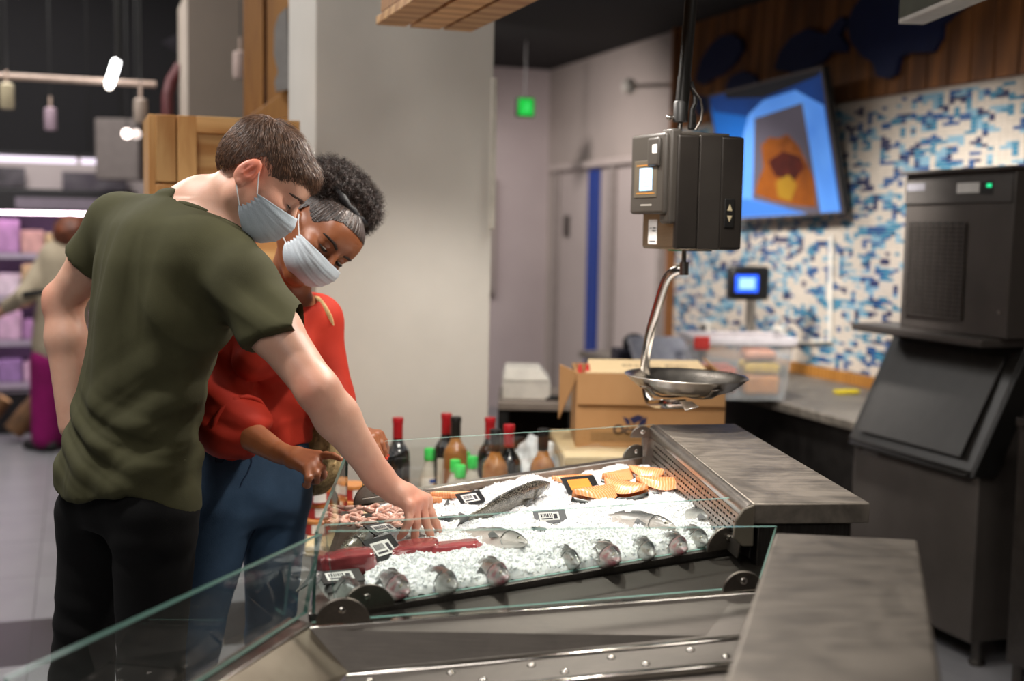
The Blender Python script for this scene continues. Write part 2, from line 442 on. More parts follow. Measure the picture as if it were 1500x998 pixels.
# ------------------------------------------------------------------ pine cabinet behind the man
cb = thing('pine_cabinet', 'tall pine cabinet with a framed panel behind the man in green', 'cabinet', ab(.222, 3.745), YAW)
W, H, D = .43, 1.822, .3
part(MB().box((.004, .02, .78), (W, D, H)), 'carcass', 'pine_v', cb, .002)
def framed(x0, x1, z0, z1, y, st, name):
    f = thing(name, None, None); f.parent = cb
    for a_ in (x0, x1 - st): part(MB().box((a_, y - .022, z0), (a_ + st, y, z1)), 'stile', 'pine_v', f, .002)
    for a_ in (z0, z1 - .05): part(MB().box((x0 + st, y - .022, a_), (x1 - st, y, a_ + .05)), 'rail', 'pine', f, .002)
    part(MB().box((x0 + st, y - .010, z0 + .05), (x1 - st, y, z1 - .05)), 'panel', 'pine', f, .001)
framed(.0635, W, .9, H, .02, .056, 'door')
for x_, y_ in ((.002, .03), (.002, D - .045), (W - .045, .03), (W - .045, D - .045)): part(MB().box((x_, y_, 0), (x_ + .04, y_ + .04, .78)), 'leg', 'pine_v', cb, .002)
for z0, z1 in ((H - .2, H), (H - .42, H - .206), (.9, H - .426), (.78, .89)):
    part(MB().box((0, -.002, z0), (.06, .02, z1)), 'face_block', 'pine_v', cb, .003)
part(MB().box((-.02, .0, .9), (.0, D, H)), 'side_panel', 'pine_v', cb, .002)

# wooden kiosk posts and brace behind the cabinet
ks = thing('timber_kiosk', 'honey coloured timber kiosk frame rising behind the pine cabinet', 'kiosk')
def postpx(u0, u1, v0, v1, y, name, dy=.06):
    p, q = at(u0, v1, y=y), at(u1, v1, y=y); t = at(u0, v0, y=y)
    return part(MB().box((p.x, y, p.z), (q.x, y + dy, t.z + .25)), name, 'pine_dark', ks, .003)
postpx(357, 386, 0, 230, 4.9, 'post'); postpx(391, 425, 0, 230, 4.9, 'post')
a_, b_ = at(362, 172, y=4.82), at(428, 122, y=4.82)
dv = (b_ - a_).normalized(); nv = dv.cross(Vector((0, 1, 0)))
part(MB().prism([at(u, v, y=4.82) for u, v in ((362, 172), (376, 205), (424, 175), (424, 128))], (0, -.05, 0)), 'brace', 'pine_dark', ks, .003)
part(MB().box((at(357, 0, y=4.9).x, 4.9, 2.55), (at(420, 0, y=4.9).x, 5.5, 2.68)), 'beam', 'pine_dark', ks, .003)
part(MB().box((at(366, 0, y=5.4).x, 5.4, 0), (at(386, 0, y=5.4).x, 5.46, 2.55)), 'post', 'pine_dark', ks, .003)
part(MB().box((at(357, 0, y=4.9).x, 4.9, 0), (at(386, 0, y=4.9).x, 4.96, at(357, 230, y=4.9).z)).box((at(391, 0, y=4.9).x, 4.9, 0), (at(424, 0, y=4.9).x, 4.96, at(357, 230, y=4.9).z)), 'post_foot', 'pine_dark', ks, .003)
# grey wavy cut-out board on the kiosk
pts = [(402, 40), (408, 22), (420, 10), (424, 130), (404, 134), (402, 120), (407, 105), (401, 80)]
cut = MB().prism([at(u, v, y=4.75) for u, v in pts][::-1], (0, -.03, 0)).build('cutout_sign', mat('pale_grey_board', '#8f8d8b', .7))
tag(cut, 'grey wavy cut-out board fixed on the timber kiosk by the pillar', 'sign')

# ------------------------------------------------------------------ things on the right wall
def atb(u, v, b):
    d = ray(u, v); return CAM + d * (b / d.dot(BX))
tv = thing('wall_television', 'flat wall television showing food in a pale blue tray', 'television')
tl, tr, br, bl = [atb(u, v, b) for u, v, b in ((1049, 138, 3.47), (1215, 97, 3.47), (1228, 311, 3.62), (1056, 323, 3.62))]
xv = (tr - tl + br - bl).normalized(); zv = (tl - bl + tr - br); zv = (zv - xv * zv.dot(xv)).normalized(); yv = zv.cross(xv)
cen = (tl + tr + br + bl) / 4; TVW = ((tr - tl).length + (br - bl).length) / 2; TVH = ((tl - bl).length + (tr - br).length) / 2
tvT = frame(cen, xv, yv, zv); tv.matrix_world = tvT
part(MB().box((-TVW / 2, 0, -TVH / 2), (TVW / 2, .04, TVH / 2)), 'casing', 'black', tv, .004)
bz = .014
part(MB().box((-TVW / 2, -.008, -TVH / 2), (-TVW / 2 + bz, 0, TVH / 2)).box((TVW / 2 - bz, -.008, -TVH / 2), (TVW / 2, 0, TVH / 2)).box((-TVW / 2 + bz, -.008, TVH / 2 - bz), (TVW / 2 - bz, 0, TVH / 2)).box((-TVW / 2 + bz, -.008, -TVH / 2), (TVW / 2 - bz, 0, -TVH / 2 + bz)), 'bezel', mat('grey_bezel', '#5d5654', .4), tv, .001)
part(MB().box((-.05, .04, -.1), (.05, .14, .1)), 'wall_bracket', 'black', tv)
sx, sz = TVW - 2 * bz, TVH - 2 * bz
def scr(poly, lay, m, name):
    return MB().add([((x - .5) * sx, -.001 - lay * .0006, (.5 - y) * sz) for x, y in poly], [tuple(range(len(poly)))]).build(name, m, tv)
sc = scr([(0, 0), (0, 1), (1, 1), (1, 0)], 0, emit('screen_blue', '#0c3a7c', .22, '#0a2a5c', 3), 'screen')
scr([(.02, .12), (.35, .22), (.2, .9), (0, 1), (0, .05)], .5, emit('screen_deep_blue', '#1460b4', .22, '#0b3f85', 2), 'screen_image')
scr([(.16, 0), (.16, .04), (.5, .1), (.97, .04), (1, 0)], 1, emit('screen_shadow', '#15181c', .2), 'screen_image')
scr([(.35, .2), (.5, .12), (.78, .1), (.86, .16), (.98, .25), (.98, 1), (.02, 1), (.16, .82), (.22, .6), (.27, .35)], 2, emit('screen_tray_blue', '#5a94e2', .3, '#3a74cc', 2), 'screen_image')
scr([(.4, .24), (.82, .2), (.83, 1), (.72, 1), (.26, .86)], 3, emit('screen_tray_inside', '#5a5560', .16, '#4a4650', 2), 'screen_image')
scr([(.42, .45), (.5, .4), (.58, .42), (.66, .4), (.74, .5), (.78, .62), (.82, .75), (.8, .96), (.62, .93), (.44, .88), (.29, .82), (.34, .72), (.41, .62)], 4, emit('screen_food', '#8a4a12', .16, '#2a0c06', 13), 'screen_image')
scr([(.46, .58), (.6, .52), (.74, .58), (.76, .66), (.66, .75), (.5, .7)], 5, emit('screen_dark_food', '#3a120c', .14, '#7c2a14', 14), 'screen_image')
scr([(.5, .74), (.62, .7), (.68, .78), (.6, .9), (.5, .86)], 6, emit('screen_yellow_food', '#94701c', .14, '#a5601a', 9), 'screen_image')
scr([(.02, .86), (.2, .85), (.7, .99), (.02, .99)], 7, emit('screen_tray_front', '#3a70c0', .22), 'screen_image')

# navy fish shapes screwed on the planks
def cutfish(name, pts, label, b=WB - .06):
    P = [atb(u, v, b) for u, v in pts]
    o = MB().prism(P[::-1], BX * -.03).build(name, 'navy'); tag(o, label, 'wall decoration'); return o
cutfish('fish_silhouette', [(1018, 118), (1026, 88), (1040, 66), (1056, 52), (1070, 50), (1084, 58), (1086, 72), (1074, 92), (1056, 108), (1040, 116), (1028, 124)], 'dark navy leaf-shaped fish board nearest the hanging pole')
cutfish('fish_silhouette', [(1134, 102), (1140, 78), (1158, 54), (1182, 42), (1196, 46), (1208, 52), (1222, 32), (1232, 24), (1238, 28), (1228, 50), (1238, 66), (1236, 76), (1214, 76), (1204, 90), (1186, 100), (1160, 106)], 'dark navy fish board with forked tail above the television')
cutfish('fish_silhouette', [(1240, 36), (1248, 14), (1262, -6), (1300, -20), (1380, -22), (1420, 4), (1400, 16), (1378, 36), (1376, 56), (1364, 76), (1326, 78), (1316, 84), (1310, 108), (1300, 115), (1284, 112), (1278, 92), (1262, 82), (1246, 62)], 'largest navy fish board, with rounded body, under the lamp fitting')
cutfish('fish_silhouette', [(1062, 128), (1070, 112), (1088, 104), (1104, 110), (1110, 122), (1090, 134), (1070, 136)], 'small navy oval board just above the television corner', WB - .045)
cutfish('fish_silhouette', [(1014, 150), (1022, 140), (1040, 142), (1038, 160), (1020, 170)], 'small navy board beside the lower end of the hanging pole', WB - .045)

# lamp fitting top right
lf = thing('linear_lamp', 'grey linear lamp fitting with white underside hanging above the fish boards', 'lamp', at(1338, 34, y=3.4), math.radians(5))
part(MB().box((-.035, -1.2, 0), (.04, .02, .014)), 'diffuser', mat('lamp_diffuser', '#dad8d2', .5), lf, .003)
part(MB().box((-.035, -1.2, .014), (.04, .02, .12)), 'housing', mat('lamp_housing', '#55584c', .5), lf, .003)
for y_ in (-.1, -1.0): part(MB().tube([(0, y_, .12), (0, y_, 3.6 - lf.location.z)], .004, 6), 'suspension_wire', 'black', lf)

# exit sign, mural panel and spotlight on wall
es = thing('exit_sign', 'lit green exit sign hanging beside the pillar', 'sign', at(771, 156, y=8.6), YAW)
part(MB().box((-.075, -.02, -.075), (.055, .02, .06)), 'box', 'black', es, .004)
part(MB().box((-.066, -.023, -.066), (.046, -.02, .052)), 'face', emit('exit_green', '#0c8a2c', .4), es)
part(MB().add([(-.03, -.0245, -.05), (-.012, -.0245, -.05), (.0, -.0245, -.01), (.015, -.0245, -.04), (.03, -.0245, -.035), (.012, -.0245, .01), (-.0, -.0245, .03), (-.02, -.0245, .01)], [tuple(range(8))]), 'running_figure', emit('exit_white', '#2aa048', .4), es)
part(MB().tube([(-.01, 0, .06), (-.01, 0, 1.35)], .006, 6), 'hanger', 'black', es)
mu = thing('wall_mural', 'dark mural panel with pale figure shapes behind the exit sign', 'mural', ab(0, 9.425), YAW)
part(MB().box((2.5, -.012, 1.99), (3.1, 0, 2.72)), 'board', mat('mural_black', '#2b2629', .8), mu)
part(MB().add([(2.78, -.014, 2.02), (2.86, -.014, 2.02), (2.88, -.014, 2.3), (2.95, -.014, 2.45), (2.93, -.014, 2.6), (2.86, -.014, 2.66), (2.79, -.014, 2.6), (2.76, -.014, 2.45), (2.8, -.014, 2.3)], [tuple(range(9))])
     .add([(2.97, -.014, 2.03), (3.07, -.014, 2.03), (3.06, -.014, 2.26), (3.0, -.014, 2.3), (2.96, -.014, 2.2)], [tuple(range(5))])
     .add([(2.6, -.014, 2.02), (2.72, -.014, 2.02), (2.7, -.014, 2.2), (2.64, -.014, 2.22)], [tuple(range(4))]), 'pale_figures', mat('mural_grey', '#b3a6a6', .8), mu)
sp = thing('wall_spotlight', 'small white spotlight on an arm on the grey wall', 'lamp', atb(921, 127, WB - .35), 0)
part(MB().ball((0, 0, 0), (.05, .06, .055), 14, 8), 'head', 'white', sp, smooth=True)
part(MB().tube([(0, 0, 0), BX * .2 + Vector((0, 0, .02)), BX * .35 + Vector((0, 0, .03))], .012, 8), 'arm', 'wall_light', sp)

# ------------------------------------------------------------------ ice machine
IA, IB = 3.228, 2.878       # near front corner
im = thing('ice_machine', 'tall stainless ice machine with sloping black bin door', 'ice machine', ab(IB, IA), YAW)
BD, BL = .82, .70           # depth along b, length along a
def iprof(x0, x1, ya, yb, za, zb, name, m, bev=.004): return part(MB().box((x0, ya, za), (x1, yb, zb)), name, m, im, bev)
M['machine'] = mat('machine_steel', '#57514d', .42, .35, '#4a4541', 4)
# bin body with sloped front: profile in (b, z), extruded along a
prof = [(0, .10), (BD, .10), (BD, 1.13), (.2, 1.13), (.0, .74)]
part(MB().prism([(x, 0, z) for x, z in prof], (0, -BL, 0)), 'bin_body', 'machine', im, .006)
iprof(-.03, BD + .01, -.01, BL + .01, 1.13, 1.16, 'bin_top', 'machine', .006)
part(MB().prism([(-.03, .0, .70), (.17, 0, 1.128), (.20, 0, 1.128), (.03, .0, .70)], (0, -BL, 0)).prism([(-.05, 0.02, .69), (-.03, .02, .70), (.03, .02, .70), (.0, .02, .67)], (0, -BL + .04, 0)), 'bin_door', mat('black_bin_door', '#2a2826', .38), im, .006)
part(MB().prism([(-.034, .06, .745), (.14, .06, 1.09), (.146, .06, 1.09), (-.028, .06, .745)], (0, -BL + .12, 0)), 'door_panel', mat('dark_grey_door_panel', '#3a3836', .45), im, .004)
part(MB().prism([(-.05, -.012, .69), (.16, -.012, 1.13), (.26, -.012, 1.13), (.05, -.012, .69)][::-1], (0, .016, 0)), 'door_cheek', 'black', im, .004)
for y in (.05, BL - .05):
    for x in (.08, BD - .06): part(MB().lathe([(.025, 0), (.03, .012), (.02, .02), (.02, .11)], 14, Matrix.Translation((x, y, 0))), 'leg', 'steel_dark', im, smooth=True)
# upper unit
UA0, UA1, UB = -.06, .545, .30
iprof(.05, .75, -.04, .52, 1.16, 1.73, 'head_unit', 'machine', .005)
iprof(.042, .05, -.035, .515, 1.62, 1.715, 'control_panel', mat('control_panel_grey', '#4b4744', .4), .002)
part(MB().box((.02, -.05, 1.728), (.76, .525, 1.74)), 'top_cover', 'machine', im, .003)
gr = MB()
for k in range(22):
    z = 1.21 + k * .0155
    gr.box((.040, .18, z), (.05, .49, z + .008))
for k in range(9): gr.box((.0425, .18 + k * .0378, 1.208), (.05, .184 + k * .0378, 1.552))
part(gr, 'louvre_grille', mat('grille_grey', '#605a55', .4, .6), im)
part(MB().box((.049, .18, 1.208), (.0505, .49, 1.552)), 'grille_back', 'black', im)
part(MB().box((.040, .12, 1.655), (.043, .23, 1.69)), 'notice_label', 'paper', im)
part(MB().box((.040, .055, 1.648), (.043, .115, 1.692)), 'display_window', 'black', im, .001)
part(MB().box((.039, .06, 1.672), (.0402, .082, 1.684)), 'green_readout', emit('green_led', '#18b070', 1.0), im)
part(MB().box((.040, .40, 1.668), (.043, .50, 1.695)), 'maker_plate', mat('plate_grey', '#77757a', .4), im)
part(MB().box((-.002, .55, .655), (.0, .64, .69)), 'maker_plate', mat('plate_pale', '#8c8a88', .4), im)
part(MB().add([(.36, -.0012, .93), (.47, -.0012, .78), (.52, -.0012, .82), (.41, -.0012, .97)], [(0, 1, 2, 3)]), 'paper_sticker', 'paper', im)
for y in (0, .49): part(MB().lathe([(.008, 0), (.007, .004)], 10, Matrix.Translation((.05, y + .0, 1.25)) @ Matrix.Rotation(-PI / 2, 4, 'Y')), 'screw', 'steel', im)
# neighbouring steel cabinet at the right edge
nb = thing('steel_cabinet', 'dark steel cabinet edge standing to the near side of the ice machine', 'cabinet', ab(IB, IA - .97), YAW)
part(MB().box((0, 0, .1), (.78, .8, .89)), 'body', 'steel_dark', nb, .004)
part(MB().box((-.01, -.01, .89), (.8, .805, .92)), 'top', 'steel_dark', nb, .004)
for y in (.04, .76):
    for x in (.02, .74): part(MB().lathe([(.02, 0), (.02, .1)], 10, Matrix.Translation((x, y, 0))), 'leg', 'steel_dark', nb)

# ------------------------------------------------------------------ bench along the right wall
bn = thing('steel_bench', 'dark steel work bench along the mosaic wall', 'bench', ab(2.98, 4.05), YAW)
part(MB().box((0, 0, .70), (.74, 2.9, .74)), 'bench_top', 'steel_top', bn, .004)
part(MB().box((.04, .03, .12), (.72, 1.4, .70)), 'base_cabinet', 'steel_dark', bn, .004)
part(MB().box((.04, 1.42, .12), (.72, 2.87, .70)), 'base_cabinet', 'steel_dark', bn, .004)
part(MB().box((.72, 0, .74), (.745, 2.9, .80)), 'upstand', 'pine_dark', bn, .003)
for y in (.06, 1.41, 2.84):
    for x in (.06, .68): part(MB().lathe([(.02, 0), (.02, .12)], 10, Matrix.Translation((x, y, 0))), 'leg', 'steel_dark', bn)
# wooden crate on floor below
def onab(u, v, z): return at(u, v, z=z)
pc = onab(1210, 592, .74)
by = tag(MB().cbox((0, 0, .01), (.12, .05, .02)).build('yellow_pouch', mat('yellow', '#d8c21e', .5), None, .006), 'bright yellow packet lying on the steel bench', 'packet')
by.location = onab(1240, 577, .74); by.rotation_euler.z = YAW
# clear bin with orange and yellow packs
bp = onab(1076, 583, .74)
cbn = thing('plastic_bin', 'clear plastic storage bin of orange and yellow packets on bench', 'bin', bp, YAW * .2)
clr = glass_mat('cloudy_plastic', (.95, .94, .95), .8, .2, .12)
bb = MB()
for q in ([(-.19, -.14, .01), (.19, -.14, .01), (.22, -.16, .27), (-.22, -.16, .27)], [(.19, -.14, .01), (.19, .14, .01), (.22, .16, .27), (.22, -.16, .27)], [(.19, .14, .01), (-.19, .14, .01), (-.22, .16, .27), (.22, .16, .27)], [(-.19, .14, .01), (-.19, -.14, .01), (-.22, -.16, .27), (-.22, .16, .27)], [(-.19, -.14, .012), (-.19, .14, .012), (.19, .14, .012), (.19, -.14, .012)]): bb.slab(q, .003)
part(bb, 'tub', clr, cbn)
part(MB().box((-.235, -.175, .262), (.235, -.155, .295)).box((-.235, .155, .262), (.235, .175, .295)).box((-.235, -.155, .262), (-.215, .155, .295)).box((.215, -.155, .262), (.235, .155, .295)), 'rim', mat('cloudy_white', '#cfc9cc', .5), cbn, .004)
part(MB().box((-.24, -.19, .24), (-.17, -.172, .30)), 'clip', mat('red_clip', '#c23a34', .5), cbn, .004)
for (x, y, z, c, s_, lb) in ((-.09, -.02, .08, '#d0684a', (.15, .2, .12), 'coral orange packet in the clear bin'), (.1, -.02, .06, '#cf8a3c', (.16, .2, .09), 'amber packet low in the clear bin'), (.1, -.03, .135, '#d9b32a', (.16, .18, .05), 'yellow packet in the clear bin'), (.1, 0, .19, '#c98a6a', (.14, .16, .05), 'peach packet topmost in the clear bin')):
    o = MB().cbox((0, 0, 0), s_).build('food_packet', mat('packet_' + c[1:], c, .5, 0, tuple(k * .7 for k in lin(c)), 18), None, .015)
    tag(o, lb, 'packet', 'packets in the clear bin'); o.location = bp + Vector((x, y, z + .015))
# weighing scale with blue display on pole
ps = thing('label_scale', 'counter scale with glowing blue display on a steel pole', 'scale', Vector((*atb(1098, 500, 3.38)[:2], .74)), YAW * .5)
ph = at(1095, 415, y=ps.location.y).z - .74
part(MB().box((-.16, -.15, 0), (.16, .15, .07)), 'base', 'black', ps, .01)
part(MB().tube([(0, 0, .07), (0, 0, ph)], .026, 12), 'pole', mat('pole_grey', '#9c948a', .4, .6), ps)
part(MB().box((-.13, -.04, ph - .09), (.09, .05, ph + .09)), 'display_head', 'black', ps, .02)
part(MB().box((-.105, -.043, ph - .045), (.02, -.041, ph + .045)), 'display', emit('blue_display', '#1f55f0', .9), ps)
part(MB().box((-.085, -.0445, ph - .028), (.0, -.0432, ph + .028)), 'readout', emit('pale_blue_display', '#7fa6ff', .9), ps)
# till with sloping keyboard and black printers on the far end
tk = thing('cash_register', 'pale sloping cash register keyboard behind the big cardboard box', 'register', at(966, 543, y=5.78), .1)
part(MB().prism([(-.14, -.15, 0), (.14, -.15, 0), (.14, .12, .13), (-.14, .12, .13)], (0, .03, -.03)), 'keyboard', mat('pale_keys', '#a9aab2', .5, 0, '#8d8f9a', 30), tk, .004)
part(MB().box((-.16, -.14, -.12), (.2, .22, -.02)), 'drawer', 'black', tk, .006)
part(MB().box((.15, -.1, -.02), (.2, .1, .12)), 'side', 'black', tk, .006)
pt = thing('receipt_printer', 'black receipt printer left of the cash register', 'printer', at(928, 520, y=6.0), .1)
part(MB().box((-.1, -.1, -.09), (.22, .1, .03)), 'body', mat('indigo_black', '#1a1a2e', .5), pt, .01)
part(MB().ball((-.0, 0, .06), (.06, .05, .05), 12, 8), 'roll_cover', 'black', pt, smooth=True)
part(MB().box((-.1, -.08, tk.location.z - .119 - pt.location.z), (-.04, .08, -.09)).box((.16, -.08, tk.location.z - .119 - pt.location.z), (.22, .08, -.09)), 'support', mat('lilac_grey', '#857c8c', .5), pt, .004)
side = thing('till_counter', 'dark counter carrying the till behind the cardboard box', 'counter')
p_ = at(860, 560, y=5.35); q_ = at(1040, 560, y=5.35)
part(MB().box((p_.x, 5.35, 0), (q_.x - .03, 6.15, tk.location.z - .12)), 'body', 'steel_dark', side, .006)
# wall sockets with conduit on the mosaic
for (u, v, lb) in ((1035, 482, 'small dark socket box on the mosaic left of the blue display scale'), (1142, 492, 'small dark socket box on the mosaic right of the blue display scale')):
    sk = thing('wall_socket', lb, 'socket', atb(u, v, WB - .02), YAW)
    part(MB().box((-.02, -.05, -.05), (.012, .05, .05)), 'plate', 'white', sk, .004)
    part(MB().box((-.03, -.028, -.03), (-.02, .028, .03)), 'outlet', 'black', sk, .003)
c0, c1, c2 = atb(1218, 345, WB - .02), atb(1216, 500, WB - .02), atb(1150, 502, WB - .02)
tag(MB().tube([c0, c1, c2], .012, 8).build('conduit', 'white'), 'white cable conduit bent across the mosaic wall', 'conduit')
# ================================================================== FISH COUNTER
FL, FR = Vector((-.285, 1.955, .86)), at(1080, 797, z=.915)
BL, BR = at(530, 750, z=.86), at(952, 688, z=.905)
DN = (FR - FL).cross(BL - FL).normalized()
def deck(u, v, h=0.0): return onplane(u, v, FL + DN * h, DN)
def bil(s, t): return (FL * (1 - s) + FR * s) * (1 - t) + (BL * (1 - s) + BR * s) * t
Z = Vector((0, 0, 1))

case = thing('fish_display_case', 'stainless fish display counter filled with crushed ice', 'display counter')
part(MB().prism([FL - DN * .005, FR - DN * .005, BR - DN * .005, BL - DN * .005], DN * .02), 'tray', 'steel_well', case)
# cabinet body below
bp_ = [Vector((FL.x + .03, FL.y + .02, 0)), Vector((FR.x + .15, FR.y + .0, 0)), Vector((BR.x + .15, BR.y, 0)), Vector((BL.x + .03, BL.y - .02, 0))]
mb = MB(); vs = [(p.x, p.y, .08) for p in bp_] + [(p.x, p.y, z) for p, z in zip(bp_, (.83, .88, .88, .83))]
mb.add(vs, [(3, 2, 1, 0), (4, 5, 6, 7), (0, 1, 5, 4), (1, 2, 6, 5), (2, 3, 7, 6), (3, 0, 4, 7)]); part(mb, 'cabinet_body', 'steel_dark', case, .004)
mb = MB(); c_ = sum(bp_, Vector()) / 4
mb.prism([c_ + (p - c_) * .93 + Z * .08 for p in bp_], (0, 0, .08)); part(mb, 'plinth', 'black', case)
# left rim rail and side glass
LT0, LT1 = Vector((-.318, 1.96, .99)), Vector((-.366, 2.67, .99))
LB0, LB1 = Vector((-.320, 1.94, .856)), Vector((-.368, 2.67, .856))
part(MB().slab([LB0 + Vector((-.012, 0, 0)), FL + Vector((0, -.0, -.002)), BL + Vector((0, .01, -.002)), LB1 + Vector((-.012, 0, 0))], .03), 'customer_rail', 'steel', case, .003)
def pane(q, t, name, parent, m='glass', edge='glass_edge'):
    """glass pane: faces see-through, edges green"""
    q = [Vector(p) for p in q]; n = (q[1] - q[0]).cross(q[2] - q[0]).normalized() * t
    v = q + [p - n for p in q]
    o = MB(); o.v = v; o.f = [(0, 1, 2, 3), (7, 6, 5, 4)] + [(i, i + 4, (i + 1) % 4 + 4, (i + 1) % 4) for i in range(4)]; o.mi = [0, 0, 1, 1, 1, 1]
    return o.build(name, [m, edge], parent)
pane([LB0, LB1, LT1, LT0], .006, 'side_glass', case, 'glass', 'glass_edge_dark')
# end glass panes (near A, far)
A0, A1 = FL + Vector((0, -.012, .0)), FR + Vector((-.0, -.012, 0))
TA0, TA1 = at(476, 770, y=1.962), at(1090, 728, y=2.20)
A1b = at(1100, 793, y=FR.y - .01)
pane([A0, A1b, at(1103, 728, y=FR.y - .01), TA0], .006, 'near_glass', case)
F0, F1 = BL + Vector((0, .012, .0)), BR + Vector((-.02, .012, 0))
pane([F1, F0, at(531, 648, y=BL.y + .012), at(957, 622, y=BR.y + .012)], .006, 'far_glass', case)
# far inner wall, coppery reflection of salmon and wood tinted into its steel colour
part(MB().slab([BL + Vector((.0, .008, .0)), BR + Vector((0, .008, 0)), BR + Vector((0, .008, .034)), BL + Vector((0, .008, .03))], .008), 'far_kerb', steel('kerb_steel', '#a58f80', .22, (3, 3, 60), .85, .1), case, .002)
part(MB().slab([BL + Vector((0, .0, .031)), BR + Vector((0, .0, .035)), BR + Vector((0, .03, .035)), BL + Vector((0, .03, .031))], .004), 'far_ledge', 'steel_bright', case, .001)
part(MB().slab([A0 + Vector((0, -.012, -.001)), A1b + Vector((0, -.012, -.001)), A1b + Vector((0, .014, -.001)), A0 + Vector((0, .014, -.001))], .012), 'near_ledge', 'steel_dark', case, .001)

def bracket(c, xdir, r, name, parent, nrm=None, m='steel_dark', below=.0, t=.006):
    """half-disc clamp plate with a bolt; c = middle of the straight side"""
    x = Vector(xdir).normalized(); z = Z.copy(); z = (z - x * z.dot(x)).normalized(); y = z.cross(x)
    pts_ = [(r * math.cos(a), r * .96 * math.sin(a)) for a in [PI * k / 18 for k in range(19)]]
    P = [Vector(c) + x * p + z * q for p, q in pts_]
    if below: P += [Vector(c) - x * r - z * below, Vector(c) + x * r - z * below]
    o = part(MB().prism(P, y * t), name, m, parent, .0015)
    T = frame(Vector(c) + z * r * .52 - y * (t + .0) , x, z, -y)
    part(MB().lathe([(.0001, 0), (.006, .001), (.006, .004), (.0035, .006), (.0001, .0062)], 12, T), 'bolt', 'steel_bright', o, smooth=True)
    return o
M['plate'] = steel('plate_steel', '#857e76', .38, (30, 30, 30), .85, .15)
xa = (A1b - A0).normalized()
bracket(A0 + xa * .055 + Vector((0, -.02, .0)), xa, .046, 'clamp_plate', case, m='plate')
bracket(A1b - xa * .055 + Vector((0, -.02, 0)), xa, .044, 'clamp_plate', case, m='plate')
xf = (F1 - F0).normalized()
bracket(at(548, 736, y=BL.y + .02), xf, .05, 'clamp_plate', case, m='plate')
bracket(at(930, 672, y=BR.y), xf, .038, 'clamp_plate', case, m='plate')
# worktop on the staff side with perforated grille
W0, W1, W2, W3 = at(1103, 738, z=1.02), at(1275, 737, z=1.02), at(1077, 621, z=1.02), at(960, 622, z=1.02)
part(MB().prism([W0, W1, W2, W3], (0, 0, .038)), 'worktop', 'steel_top', case, .003)
part(MB().prism([W0 + Vector((.012, .01, -.04)), W1 + Vector((-.03, .01, -.04)), W2 + Vector((-.03, 0, -.04)), W3 + Vector((.012, 0, -.04))], (0, 0, .11)), 'worktop_apron', 'steel_dark', case, .003)
# rounded nose strip along the tray side of the worktop
nose = []
for k in range(9):
    a = PI / 2 + PI / 2 * k / 8 * 1.0
    nose.append((.018 * math.cos(a), .018 * math.sin(a) - .018))
nose += [(-.012, -.032), (0, -.032)]
xw = (W3 - W0).normalized(); sw = Vector((xw.y, -xw.x, 0))
part(MB().prism([W0 + sw * x + Z * z for x, z in nose][::-1], -xw * (W3 - W0).length), 'nose_strip', 'steel', case, .001)
# grille: slot plate with real openings
G0, G1 = W0 + sw * -.012 + Z * -.030, W3 + sw * -.012 + Z * -.030     # top line
H0, H1 = G0 + sw * -.012 + Z * -.07, G1 + sw * -.016 + Z * -.095
def gq(s, t): return (G0 * (1 - s) + G1 * s) * (1 - t) + (H0 * (1 - s) + H1 * s) * t
rows, colsn = 6, 34
ss, ts = [0.0], [0.0]
for k in range(colsn):
    ss += [(k + .18) / colsn * .86 + .06, (k + .82) / colsn * .86 + .06]
ss.append(1.0)
for k in range(rows): ts += [(k + .32) / rows * .8 + .05, (k + .68) / rows * .8 + .05]
ts.append(1.0)
mb = MB(); nb_ = len(ts)
mb.v = [tuple(gq(s_, t_)) for s_ in ss for t_ in ts]
for i in range(len(ss) - 1):
    for j in range(nb_ - 1):
        if i % 2 == 1 and j % 2 == 1: continue
        mb.f.append((i * nb_ + j, i * nb_ + j + 1, (i + 1) * nb_ + j + 1, (i + 1) * nb_ + j)); mb.mi.append(0)
g = part(mb, 'air_grille', 'steel', case); sol = g.modifiers.new('thick', 'SOLIDIFY'); sol.thickness = .002
part(MB().slab([G0 + sw * .012, G1 + sw * .012, H1 + sw * .02, H0 + sw * .02], .002), 'duct_back', 'black', case)
# end cap of the staff-side profile
part(MB().prism([W0 + sw * x + Z * z + xw * -.002 for x, z in [(0, 0), (-.02, -.008), (-.034, -.03), (-.036, -.06), (-.02, -.075), (0, -.075)]], xw * .01), 'end_cap', mat('pale_end_cap', '#6f675a', .45, .3), case, .002)
cp = [W3 + sw * -.03 + Z * -.12, W3 + sw * 0 + Z * -.12, W3 + Z * -.03, W3 + sw * -.03 + Z * -.03]
part(MB().prism(cp, xw * -.02), 'corner_post', 'steel', case, .002)
bracket(W3 + Vector((-.035, -.02, -.03)), Vector((1, .1, 0)), .03, 'corner_plate', case, m='plate', below=.0)
# black sloping plate between the two glass ends
B0, B1 = Vector((-.316, 1.882, .86)), at(1110, 860, y=1.99)
part(MB().slab([B0 + Vector((0, .004, -.012)), B1 + Vector((0, .004, -.006)), A1b + Vector((.03, -.016, -.012)), A0 + Vector((-.02, -.02, -.012))], .01), 'filler_plate', mat('dark_filler', '#3d3833', .45, .7), case)

